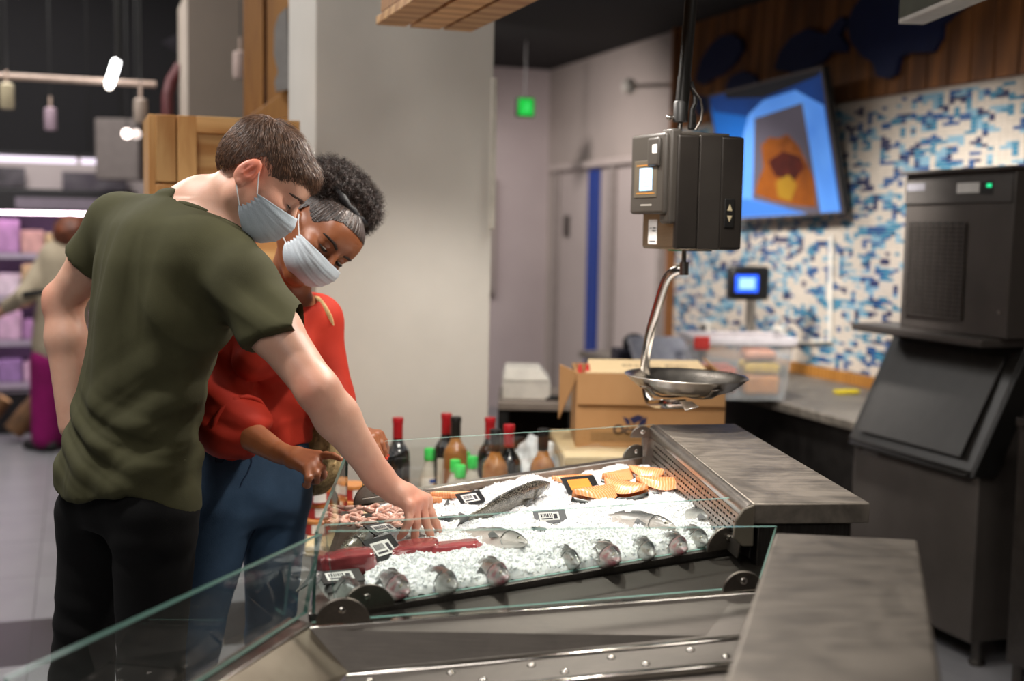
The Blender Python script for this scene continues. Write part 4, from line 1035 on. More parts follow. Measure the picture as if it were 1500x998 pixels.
for (u, v, lb) in [(629, 660, 'green-capped sauce bottle standing apart from the other four'), (681, 665, 'green-capped sauce bottle at the back of the cluster of four'), (692, 672, 'green-capped sauce bottle at the right of the cluster of four'), (667, 677, 'green-capped sauce bottle at the left of the cluster of four'), (674, 685, 'green-capped sauce bottle at the front of the cluster of four')]:
    y = (CAMH - (STZ + .188)) * FPX / (v - (336 + .018 * (u - 750))); p = at(u, v, y=y)
    if sb is None: sb = o = sauce(lb)
    else: o = dup(sb, label=lb)
    o.location = (p.x, y, STZ); o.rotation_euler.z = .1 * (u % 7)
# red packed tins at the left end of the stand
M['tin_red'] = mat('red_tin', '#b23a34', .3, 0, '#942a28', 9)
tn = None
def tin(lb):
    t = thing('spread_tin', lb, 'tin', group='red tins on the stand end')
    part(MB().lathe([(.036, 0), (.038, .002), (.038, .040), (.036, .042)], 24), 'tin', 'tin_red', t, smooth=True)
    part(MB().lathe([(.039, .034), (.0392, .036), (.0392, .044), (.037, .046), (.0001, .046)], 24), 'lid', mat('tin_lid', '#cf8a4c', .35), t, smooth=True)
    vs, fs = [], []
    for k in range(9):
        a = -2.0 + 1.0 * k / 8
        vs += [(.0384 * math.cos(a), .0384 * math.sin(a), .006), (.0384 * math.cos(a), .0384 * math.sin(a), .032)]
    for k in range(8): fs.append((2 * k, 2 * k + 2, 2 * k + 3, 2 * k + 1))
    part(MB().add(vs, fs), 'label', 'paper', t, smooth='all'); return t
for (x, y, lv, lb) in [(-.555, 3.40, 0, 'red tin at the bottom of the front stack on the stand end'), (-.55, 3.41, 1, 'red tin in the middle of the front stack on the stand end'), (-.552, 3.40, 2, 'red tin on top of the front stack on the stand end'),
        (-.46, 3.44, 0, 'red tin at the bottom of the second stack, behind the glass edge'), (-.465, 3.44, 1, 'red tin in the middle of the second stack, behind the glass edge'), (-.46, 3.45, 2, 'red tin on top of the second stack, behind the glass edge'),
        (-.375, 3.50, 0, 'red tin at the bottom of the third stack by the wrist'), (-.372, 3.5, 1, 'red tin in the middle of the third stack by the wrist'), (-.378, 3.5, 2, 'red tin on top of the third stack by the wrist')]:
    if tn is None: tn = o = tin(lb)
    else: o = dup(tn, label=lb)
    o.location = (x, y, STZ + lv * .046); o.rotation_euler.z = (x * 17) % 1.2

# ------------------------------------------------------------------ cardboard boxes, bag, foam box
bxy = 3.85
wc = thing('wooden_crate', 'pale closed box supporting the large cardboard carton', 'box', (.38, bxy + .1, 0), .06)
zt = at(870, 664, y=bxy - .1).z
part(MB().box((-.22, -.24, 0), (.30, .25, zt)), 'body', 'card_light', wc, .004)
part(MB().box((-.225, -.245, zt - .03), (.305, .255, zt - .001)), 'lid', mat('pale_lid', '#d5bd92', .7), wc, .004)
big = thing('cardboard_carton', 'large open brown cardboard carton standing right behind the fish counter', 'carton', (0, 0, 0))
l0, l1 = at(842, 665, y=bxy), at(1060, 665, y=bxy); top = at(842, 547, y=bxy)
X0, X1, ZB, ZT = l0.x, l1.x, zt + .001, top.z; DPT = .30
card = 'card'
part(MB().box((X0, bxy, ZB), (X1, bxy + .006, ZT)), 'front_wall', card, big, .001)
part(MB().box((X0, bxy + DPT, ZB), (X1, bxy + DPT + .006, ZT)), 'back_wall', card, big, .001)
part(MB().box((X0, bxy + .006, ZB), (X0 + .006, bxy + DPT, ZT)), 'side_wall', card, big, .001)
part(MB().box((X1 - .006, bxy + .006, ZB), (X1, bxy + DPT, ZT)), 'side_wall', card, big, .001)
part(MB().box((X0 + .006, bxy + .006, ZB), (X1 - .006, bxy + DPT, ZB + .006)), 'bottom', card, big)
part(MB().slab([(X0 + .004, bxy - .012, ZT - .10), (X1 - .002, bxy - .012, ZT - .10), (X1 - .004, bxy - .003, ZT + .002), (X0, bxy - .003, ZT + .002)], .005), 'front_flap', card, big, .001)
f0, f1, f2, f3 = at(858, 545, y=bxy + .10), at(1040, 547, y=bxy + .10), at(1022, 528, y=bxy + .30), at(862, 526, y=bxy + .30)
part(MB().slab([f0, f1, f2, f3], .006), 'top_flap', 'card_light', big, .001)
s0 = at(826, 532, y=bxy + .25)
part(MB().slab([(X0, bxy, ZT - .02), (X0, bxy, ZT + .005), (X0 - .05, bxy + .06, ZT + .022), (X0 - .05, bxy + .07, ZB + .08)][::-1], .005), 'side_flap', card, big, .001)
part(MB().slab([(X1, bxy + .02, ZT), (X1, bxy + .28, ZT), (X1 - .03, bxy + .28, ZT + .03), (X1 - .03, bxy + .02, ZT + .02)], .005), 'side_flap', card, big, .001)
ft = at(925, 631, y=bxy - .02)
fT = frame((ft.x, bxy - .0008, ft.z - .003), Vector((1, 0, 0)), Z, Vector((0, -1, 0)))
text('Ocean', .044, 'lettering', 'ink', big, fT, bold=.0013)
for q_ in ([(912, 610), (921, 614), (924, 622), (918, 622)], [(922, 613), (934, 608), (944, 611), (936, 617), (928, 622)], [(938, 616), (948, 611), (946, 621), (934, 626)]):
    P = [at(u, v, y=bxy - .001) for u, v in q_]
    part(MB().add([(p.x, bxy - .0013, p.z) for p in P], [tuple(range(len(P)))]), 'wave_emblem', 'ink_blue', big)
tT = frame((f0 + f1 + f2 + f3) / 4 + Vector((.0, 0, .0006)), (f1 - f0).normalized(), ((f3 - f0) - (f1 - f0).normalized() * (f3 - f0).dot((f1 - f0).normalized())).normalized(), (f1 - f0).cross(f3 - f0).normalized())
text('Ocean Fish', .05, 'lettering', mat('faint_ink', '#a8957a', .8), big, tT @ Matrix.Translation((.03, 0, .0005)))
part(MB().box((X0 + .05, bxy - .0012, ZB + .02), (X0 + .38, bxy - .0004, ZB + .05)), 'printed_stain', mat('brown_stain', '#957046', .8), big)
for (u, lb) in ((850, 'red bottle tip poking from the carton, the one at its corner'), (861, 'red bottle tip poking from the carton, the one nearer the pale flap')):
    p = at(u, 532, y=bxy + .12); o = MB().lathe([(.018, -.2), (.018, -.04), (.010, 0), (.008, .008), (.0001, .01)], 14).build('red_bottle', mat('red_cap_plastic', '#d0403a', .4), None, smooth=True)
    tag(o, lb, 'bottle', 'red tips in the carton'); o.location = p + Vector((0, 0, -.012)); o.scale = (.7, .7, 1)
# white bag beside the carton
def bag():
    bmx = bmesh.new(); bmesh.ops.create_icosphere(bmx, subdivisions=5, radius=1)
    for v in bmx.verts:
        n = v.co.copy(); k = 1 + .25 * mnoise.noise(n * 2.1) + .12 * mnoise.noise(n * 5) + .05 * abs(mnoise.noise(n * 11))
        v.co = Vector((n.x * .095 * k, n.y * .08 * k, max(n.z, -.7) * .105 * (k + .2 * (1 - abs(n.x + .1)) * max(0, n.z))))
    me_ = bpy.data.meshes.new('plastic_bag'); bmx.to_mesh(me_); bmx.free()
    me_.materials.append(mat('bag_plastic', '#d9d8d6', .35, 0, '#c6c9cd', 5, Transmission_Weight=.15)); return link('plastic_bag', me_, smooth='all')
bg = thing('carrier_bag', 'crumpled white plastic bag with blue stripes by the amber bottle', 'bag', (at(788, 660, y=3.86).x - .01, 3.90, STZ + .08))
o = bag(); o.parent = bg; o.name = 'bag_body'
o2 = MB()
for x0 in (-.075, .035):
    vs = []
    for k in range(10):
        z = -.07 + k * .016; vs += [(x0 + .018 * math.sin(k * .3) , -.098 + .002 * k, z), (x0 + .016 + .018 * math.sin(k * .3), -.098 + .002 * k, z)]
    o2.add(vs, [(2 * k, 2 * k + 1, 2 * k + 3, 2 * k + 2) for k in range(9)])
part(o2, 'blue_stripe', mat('pale_blue_print', '#8fb2d2', .5), bg, smooth='all')
# dark low cabinet with white foam box
fy = 4.65
c0 = at(737, 590, y=fy)
lc = thing('low_cabinet', 'dark open-fronted low cabinet under the white foam box', 'cabinet', (c0.x, fy, 0), .0)
W_ = at(830, 590, y=fy).x - c0.x + .05; H_ = c0.z
part(MB().box((-.02, 0, H_ - .03), (W_, .5, H_)), 'top', mat('grey_brown_top', '#8c8076', .5), lc, .004)
part(MB().box((-.02, .02, .05), (.02, .5, H_ - .03)), 'side', 'black', lc).__setitem__('x', 1)
part(MB().box((W_ - .04, .02, .05), (W_ - .0, .5, H_ - .03)), 'side', 'black', lc)
part(MB().box((.02, .45, .05), (W_ - .04, .5, H_ - .03)), 'back', mat('cab_brown', '#3c2f28', .7), lc)
part(MB().box((.02, .03, H_ * .55), (W_ - .04, .45, H_ * .55 + .02)), 'shelf', mat('cab_brown2', '#4a3b32', .7), lc)
part(MB().box((-.0, .04, 0), (W_ - .02, .48, .05)), 'plinth', 'black', lc)
fb = thing('foam_box', 'white foam box with sloping lid on the dark low cabinet', 'box', (c0.x + .09, fy + .2, H_))
hw = .085; part(MB().box((-hw - .01, -.12, 0), (hw + .012, .12, .075)), 'base', 'white', fb, .008)
mb = MB(); v = [(-hw - .012, -.125, .075), (hw + .014, -.125, .075), (hw + .014, .125, .075), (-hw - .012, .125, .075), (-hw, -.10, .125), (hw - .03, -.10, .125), (hw - .03, .10, .125), (-hw, .10, .125)]
mb.add(v, [(3, 2, 1, 0), (4, 5, 6, 7), (0, 1, 5, 4), (1, 2, 6, 5), (2, 3, 7, 6), (3, 0, 4, 7)]); part(mb, 'lid', 'white', fb, .008)
hd = tag(MB().box((-.045, -.02, 0), (.045, .02, .018)).build('black_handset', 'black', None, .006), 'small black handset lying at the end of the low cabinet', 'device'); hd.location = (c0.x + W_ - .09, fy + .1, H_)

# ------------------------------------------------------------------ hanging scale
hs = thing('hanging_scale', 'dark hanging weighing scale on a ceiling pole above the counter', 'scale')
SY = 2.95
pt_, pb_ = at(1013, -5, y=SY), at(996, 186, y=SY)
axis = (pt_ - pb_).normalized()
part(MB().tube([pb_ + axis * .03, pb_ + axis * .12], .017, 20).tube([pb_ + axis * .118, pb_ + axis * 1.6], .0155, 20), 'pole', mat('pole_black', '#1d1b19', .35, .3), hs, smooth=True)
part(MB().lathe([(.0185, 0), (.0185, .045), (.0165, .05)], 20, Matrix.Translation(pb_ + axis * .012)), 'pole_sleeve', 'black', hs, smooth=True)
part(MB().tube([pb_ + Vector((-.024, 0, .022)), pb_ + Vector((.0, 0, .022))], .005, 10).ball(tuple(pb_ + Vector((-.027, 0, .022))), .007, 10, 6), 'thumb_screw', 'steel_bright', hs, smooth=True)
part(MB().tube([pb_ - axis * .03, pb_ + axis * .03], .006, 10), 'rod', 'steel_bright', hs)
cbl = [at(u, v, y=SY - .01) for u, v in ((1012, 188), (1013, 172), (1014, 160), (1018, 152), (1024, 148), (1028, 152), (1024, 164), (1020, 178), (1021, 188))]
part(MB().tube(cbl[:4] + [at(1018, 140, y=SY), at(1012, 120, y=SY)], .006, 8), 'cable', 'black', hs, smooth=True)
part(MB().tube([at(u, v, y=SY - .02) for u, v in ((1019, 190), (1027, 176), (1029, 160), (1026, 146), (1020, 138), (1014, 130))], .0035, 8), 'cable', 'steel_dark', hs, smooth=True)
part(MB().lathe([(.011, 0), (.011, .012), (.008, .014), (.010, .026), (.006, .04)], 14, Matrix.Translation(at(1014, 190, y=SY))), 'cable_gland', 'black', hs, smooth=True)
# body: wide dark face towards the camera, narrow display face to the customers
P00 = at(985, 366, y=2.86); P01 = at(987, 195, y=2.86)
th_ = math.radians(22); xs = Vector((math.cos(th_), math.sin(th_), 0)); ys = Z.cross(xs)
wx, dep, hz = .188, .165, P01.z - P00.z
T = frame(P00, xs, ys, Z)
def bodybox(x0, x1, y0, y1, z0, z1, name, m, bev): o = part(MB().box((x0, y0, z0), (x1, y1, z1), T), name, m, hs, bev, seg=4); return o
M['scale_dark'] = mat('scale_dark_panel', '#332f2b', .38, .35, '#2c2825', 9)
M['scale_mid'] = mat('scale_mid_panel', '#3a3632', .4, .35, '#332f2c', 9)
M['scale_steel'] = steel('scale_steel', '#9a9080', .34, (3, 3, 60), .85, .12)
bodybox(.004, wx, .0, dep, 0, hz, 'body', 'scale_steel', .008)
bodybox(.004, wx * .34, -.006, .012, .002, hz - .002, 'front_panel', 'scale_dark', .006)
bodybox(wx * .34, wx * .655, -.0075, .012, .002, hz - .002, 'front_panel', 'scale_mid', .0015)
bodybox(wx * .655, wx, -.006, .012, .002, hz - .002, 'front_panel', 'scale_dark', .006)
bodybox(wx * .72, wx * .865, -.0095, -.005, .055, .125, 'arrow_panel', 'black', .002)
am = mat('arrow_pale', '#b9ac8c', .5)
for z0, z1 in ((.096, .112), (.084, .068)):
    part(MB().add([tuple(T @ Vector(p)) for p in ((wx * .755, -.0098, z0), (wx * .83, -.0098, z0), (wx * .7925, -.0098, z1))], [(0, 1, 2) if z1 > z0 else (2, 1, 0)]), 'arrow_mark', am, hs)
# display housing on the customer face
bodybox(-.022, .006, .012, dep + .02, .085, hz + .004, 'display_housing', 'dark_plastic', .008)
bodybox(-.012, .018, .0, .05, .062, hz + .012, 'display_wing', 'dark_plastic', .007)
bodybox(-.030, -.02, .03, .085, .2, hz - .008, 'raised_cover', 'dark_plastic', .006)
bodybox(-.0235, -.021, .045, dep - .005, .125, .215, 'screen_surround', mat('screen_surround', '#5b5448', .35), .001)
fr_ = MB()
for (y0, y1, z0, z1) in ((.055, dep - .018, .202, .204), (.055, dep - .018, .134, .136)): fr_.box((-.0242, y0, z0), (-.0234, y1, z1), T)
part(fr_, 'orange_line', mat('orange_line', '#c98a3a', .4), hs)
part(MB().box((-.0246, .068, .142), (-.0234, dep - .035, .196), T), 'lit_screen', emit('lcd_blue', '#a9d2f2', .5), hs)
ln = MB()
for k in range(4): ln.box((-.0249, .075, .15 + .011 * k), (-.0245, .11, .1525 + .011 * k), T)
part(ln, 'screen_digits', emit('lcd_digit', '#7fa8cc', .4), hs)
part(MB().box((-.0305, .036, hz - .045), (-.0298, .058, hz - .025), T), 'maker_badge', 'paper', hs)
part(MB().box((-.0228, .07, .105), (-.0219, .125, .1085), T), 'maker_lettering', mat('pale_print', '#a9a49c', .5), hs)
part(MB().box((.0028, .085, .012), (.0036, .128, .072), T), 'paper_label', 'paper', hs)
ll = MB()
for (y0, y1, z0, z1) in ((.09, .105, .05, .053), (.09, .108, .043, .046), (.112, .12, .05, .052), (.09, .122, .017, .020)): ll.box((.0024, y0, z0), (.0029, y1, z1), T)
part(ll, 'label_print', 'ink', hs)
bodybox(.03, wx - .02, .03, dep - .02, hz, hz + .008, 'top_plate', 'dark_plastic', .003)
bodybox(.06, .14, .05, .1, -.004, .0, 'base_plate', 'steel', .001)
bodybox(.03, .055, .05, .075, -.004, .0, 'level_window', mat('green_level', '#2a8a5a', .3), .001)
ctr = T @ Vector((wx * .5, dep * .5, 0)); ctr.y = 2.95
hk = at(1002, 372, y=2.95)
part(MB().tube([hk + Z * .01, hk - Z * .03], .006, 14).tube([at(1002, 384, y=2.95), at(1002, 403, y=2.95)], .0115, 16), 'swivel', 'steel', hs, smooth=True)
panc = at(1005, 553, y=2.95)
arm = [at(u, v, y=y) for u, v, y in ((1003, 396, 2.95), (992, 396, 2.955), (980, 404, 2.965), (972, 420, 2.975), (963, 450, 2.99), (953, 485, 3.01), (947, 515, 3.03), (945, 535, 3.05), (946, 560, 3.06), (952, 588, 3.03), (975, 592, 2.97), (1005, 592, 2.95))]
# smooth the strap and make it a flat bar
def smooth_pts(P, n=6):
    out = []
    for i in range(len(P) - 1):
        p0, p1, p2, p3 = P[max(i - 1, 0)], P[i], P[i + 1], P[min(i + 2, len(P) - 1)]
        for k in range(n):
            t = k / n
            out.append(.5 * ((2 * p1) + (p2 - p0) * t + (2 * p0 - 5 * p1 + 4 * p2 - p3) * t * t + (3 * p1 - p0 - 3 * p2 + p3) * t ** 3))
    out.append(P[-1]); return out
part(MB().tube(smooth_pts(arm), .0125, 8, flat=.32, up=(.35, 1, 0)), 'strap_arm', 'steel_bright', hs, .001, smooth=True)
pr = .151
pp = MB().lathe([(.0001, -.034), (.05, -.034), (.085, -.032), (.115, -.022), (.136, -.006), (.1485, .004), (.1535, .006), (.1535, .0035), (.1495, .001), (.138, -.010), (.117, -.026), (.086, -.0365), (.05, -.0385), (.0001, -.0385)], 64, Matrix.Rotation(.018, 4, 'Y'), cap=False)
po = part(pp, 'scale_pan', steel('pan_steel', '#d6d0c8', .27, (5, 5, 5), .8, .12), None, smooth='all'); tag(po, 'shiny round steel pan cradled under the hanging scale', 'pan'); po.location = panc
prg = MB()
pc_ = panc + Vector((0, 0, -.046))
for ang in (-2.5, -1.15, 1.0):
    d_ = Vector((math.cos(ang), math.sin(ang), 0)); s_ = Vector((-d_.y, d_.x, 0))
    line = [(0.0, 0.0), (.06, 0.0), (.095, .004), (.118, .014), (.136, .030), (.146, .031)]
    vs = []
    for rr_, z in line:
        for sg in (-1, 1): vs.append(pc_ + d_ * rr_ + s_ * sg * .012 + Z * (z - .0))
    fs = [(2 * k, 2 * k + 1, 2 * k + 3, 2 * k + 2) for k in range(len(line) - 1)]
    o = part(MB().add(vs, fs), 'cradle_prong', 'steel', hs, smooth='all'); so = o.modifiers.new('t', 'SOLIDIFY'); so.thickness = .003; so.offset = -1
part(MB().slab([pc_ + Vector((-.02, -.14, -.016)), pc_ + Vector((.012, -.14, -.006)), pc_ + Vector((.0, -.11, .002)), pc_ + Vector((-.03, -.11, .002))], .003), 'cradle_tab', 'steel_bright', hs, .001)

# ================================================================== LEFT BACKGROUND
fa = 8.95
frz = thing('chiller_cabinet', 'open refrigerated display full of pink-lit packets at the far left', 'refrigerator', ab(-1.35, fa), YAW)
W_ = 1.72
M['fr_black'] = mat('chiller_black', '#18161a', .5)
M['fr_shelf'] = mat('chiller_shelf', '#8f8396', .4)
part(MB().box((0, .06, .0), (W_, .42, .30)), 'base', 'fr_black', frz, .01)
part(MB().box((0, .40, .30), (W_, .44, 1.72)), 'back', mat('chiller_back', '#6d5478', .6), frz)
part(MB().box((0, .0, 1.56), (W_, .44, 1.72)), 'canopy', 'fr_black', frz, .01)
part(MB().box((-.03, .02, .0), (0, .44, 1.72)), 'end_panel', 'fr_black', frz, .004)
part(MB().box((W_, .02, .0), (W_ + .03, .44, 1.72)), 'end_panel', 'fr_black', frz, .004)
pk = emit('pink_tube', '#ffe6f4', 6)
for k, z in enumerate((.36, .66, .97, 1.27)):
    sh_ = part(MB().box((0, .04 + .0 * k, z - .025), (W_, .40, z)), 'shelf', 'fr_shelf', frz, .003)
    part(MB().box((0, .025, z - .035), (W_, .04, z + .005)), 'price_rail', mat('rail_pale', '#b7a9bd', .5), sh_)
    part(MB().box((.02, .06, z - .032), (W_ - .02, .075, z - .026)), 'light_tube', pk, sh_)
part(MB().box((.02, .05, 1.548), (W_ - .02, .08, 1.56)), 'light_tube', pk, frz)
part(MB().box((.1, -.004, 1.58), (.7, 0, 1.66)).box((.95, -.004, 1.58), (1.6, 0, 1.66)), 'header_label', mat('header_pale', '#7d727f', .6), frz)
r = random.Random(21)
pcol = ['#e2bcd6', '#efdce8', '#bf8fbf', '#d8a8a0', '#a583b8', '#ece4e8', '#d6ba8c']
pmt = [mat('packet_%d' % i, c, .5, 0, tuple(x * .6 for x in lin(c)), 14) for i, c in enumerate(pcol)]
pmesh = [MB().cbox((0, 0, .09), (.15, .2, .18)).build('x', m_, None, .01) for m_ in pmt]
cnm = ['pink', 'pale pink', 'purple', 'coral', 'violet', 'whitish', 'tan']
ordn = ['first', 'second', 'third', 'fourth', 'fifth', 'sixth', 'seventh', 'eighth', 'ninth', 'tenth', 'eleventh']
shn = ['bottom', 'second', 'third', 'top']
for k, z in enumerate((.36, .66, .97, 1.27)):
    x = .09
    while x < W_ - .08:
        ci = r.randrange(7); src = pmesh[ci]; o = src.copy(); COL.objects.link(o); o.name = 'chilled_packet'
        o.scale = (1, 1, .75 + .55 * r.random()); o.rotation_euler.z = YAW
        tag(o, '%s packet, %s from the right end of the %s chiller shelf' % (cnm[ci], ordn[int(round((W_ - .09 - x) / .16))], shn[k]), 'packet', 'packets on the %s chiller shelf' % shn[k])
        o.location = ab(-1.35 + x, fa + .22, z); x += .16
for o in pmesh: bpy.data.objects.remove(o)
# strip light above the chiller
for (b0, b1, lb) in ((-1.2, .0, 'long pale strip light above the chiller'), (.03, .2, 'short pale strip light at the right end over the chiller')):
    s_ = thing('strip_light', lb, 'lamp', ab(b0, 8.93, 1.90), YAW)
    part(MB().box((0, 0, .04), (b1 - b0, .05, .07)), 'housing', 'fr_black', s_)
    part(MB().box((0, .0, 0), (b1 - b0, .04, .04)), 'tube', emit('strip_glow', '#d8ccdf', .5), s_)
    part(MB().tube([(.05, .02, .07), (.05, .02, 1.7)], .006, 6), 'hanger', 'black', s_)
# grey mural boards over the chiller
for (b0, b1, z0, z1, c, lb) in ((-1.1, -.35, 1.74, 1.88, '#3a363a', 'dark patterned mural board above the chiller, behind the strip light'), (-.1, .35, 1.55, 1.86, '#4d454f', 'mauve mural board at the right end above the chiller')):
    o = MB().box((b0, 9.36, z0), (b1, 9.39, z1), TB).build('mural_board', mat('mural_' + c[1:], c, .8, 0, '#6a646a', 9)); tag(o, lb, 'mural')
# log sacks on floor under the chiller
M['log'] = mat('log_bark', '#7d5a38', .8, 0, '#4e3722', 12, .2)
lg = None
for (u, v, rz, tl, lb) in ((18, 632, .5, .55, 'leaning split log at the far left of the chiller base'), (100, 650, .6, .45, 'leaning split log beside the shopper in magenta trousers'), (-40, 640, .3, .3, 'split log cut off by the picture edge')):
    p = at(u, v, y=8.0)
    o = thing('firewood_log', lb, 'log', None or (p.x, p.y, .02)); 
    m_ = MB().tube([(0, 0, 0), (.02, .0, .14), (.03, 0, .3)], [.07, .078, .07], 10); part(m_, 'wood', 'log', o, smooth=True)
    part(MB().lathe([(.066, .3), (.0001, .302)], 10, Matrix.Translation((.03, 0, 0))), 'cut_face', mat('log_cut', '#b58d5c', .8), o)
    o.rotation_euler = (0, .6, rz); o.location.z = .07
o = MB().cbox((0, 0, .05), (.16, .12, .1)).build('yellow_sack', mat('yellow_sack', '#c79a2a', .6, 0, '#8a4a2a', 20), None, .02)
tag(o, 'yellow patterned sack lying between the two logs', 'sack'); p = at(72, 650, y=8.05); o.location = (p.x, 8.05, 0)
# ceiling services
def rail(u0, v0, u1, v1, y0, y1, name, lb, m, r_=.03):
    a, b = at(u0, v0, y=y0), at(u1, v1, y=y1)
    t = thing(name, lb, 'rail'); part(MB().tube([a, b], r_, 8), 'rail', m, t)
    for k in (.2, .8):
        c = a.lerp(b, k); part(MB().tube([c, Vector((c.x, c.y, 3.6))], .006, 6), 'hanger', 'black', t)
    return t
M['beige_metal'] = mat('beige_metal', '#b09a8c', .5)
rail(-60, 108, 228, 124, 6.6, 7.0, 'track_rail', 'beige lighting track hanging under the black ceiling', 'beige_metal', .018)
rail(-80, 62, 300, 66, 9.0, 9.2, 'ceiling_duct', 'dim dark duct higher than the lighting track', mat('dim_duct', '#2b262e', .7), .1)
rail(-80, 170, 200, 176, 9.0, 9.2, 'ceiling_pipe', 'thin dark pipe below the lighting track', mat('dim_duct2', '#241f26', .7), .035)
for (u, v, y, lb, c) in ((10, 138, 6.6, 'cream spotlight head at far left of the lighting track', '#b5a98c'), (206, 160, 6.9, 'beige spotlight head near the right end of the lighting track', '#9c8c80'), (74, 172, 7.6, 'small pale mauve spotlight head under the thin pipe', '#a58f9c'), (352, 92, 6.3, 'pale spotlight head at the right side of the beige column', '#b9a49c')):
    o = thing('track_spotlight', lb, 'lamp', at(u, v, y=y)); k = .75
    part(MB().lathe([(.03 * k, .06), (.05 * k, .05), (.05 * k, -.07), (.042 * k, -.08), (.0001, -.078)], 16), 'head', mat('spot_' + c[1:], c, .5), o, smooth=True)
    part(MB().tube([(0, 0, .05), (0, 0, .13)], .008, 6), 'stem', 'beige_metal', o)
    part(MB().tube([(0, 0, .13), (0, 0, 3.6 - o.location.z)], .004, 5), 'cable', 'black', o)
pg = thing('tube_lamp', 'bright white tube lamp slanting above the lighting track', 'lamp', at(166, 105, y=6.7))
t0, t1 = at(161, 122, y=6.6) - pg.location, at(170, 92, y=7.0) - pg.location
part(MB().tube([t0, t1], .024, 12), 'glowing_tube', emit('tube_white', '#ffffff', 5), pg)
part(MB().ball(tuple(at(160, 126, y=6.6) - pg.location), .02, 12, 8), 'end_glow', emit('tube_white2', '#fff4e8', 3), pg)
part(MB().tube([t1 + Vector((0, 0, .03)), Vector((t1.x, t1.y, 3.6 - pg.location.z))], .006, 6), 'hanger', 'black', pg)
for (u, v, lb, s_) in ((186, 196, 'small round glowing lamp over the far aisle', 3.0), (200, 197, 'dim round lamp right beside the glowing one in the far aisle', .5)):
    o = MB().ball((0, 0, 0), .03, 12, 8).build('round_lamp', emit('round_' + str(u), '#f2dfd6', s_), None, smooth='all'); tag(o, lb, 'lamp'); o.location = at(u, v, y=7.6)
    c = MB().tube([(0, 0, .03), (0, 0, 3.6 - o.location.z)], .004, 5).build('cord', 'black', o)
rp = thing('red_pipe', 'dark red pipe bending down beside the beige column', 'pipe')
part(MB().tube([at(266, 96, y=7.0), at(252, 118, y=7.0), at(246, 140, y=7.0), at(245, 300, y=7.0)], .035, 10), 'pipe', mat('dark_red', '#4a1014', .5), rp, smooth=True)
bx = at(178, 220, y=8.4)
o = MB().cbox((0, 0, 0), (.3, .2, .42)).build('hanging_unit', mat('grey_mauve', '#6f6663', .7), None, .01); tag(o, 'grey box-like unit hanging above the right end of the chiller', 'unit'); o.location = bx
hg = MB().tube([(0, 0, .2), (0, 0, 3.6 - bx.z)], .01, 6).build('hanger', 'black', o)
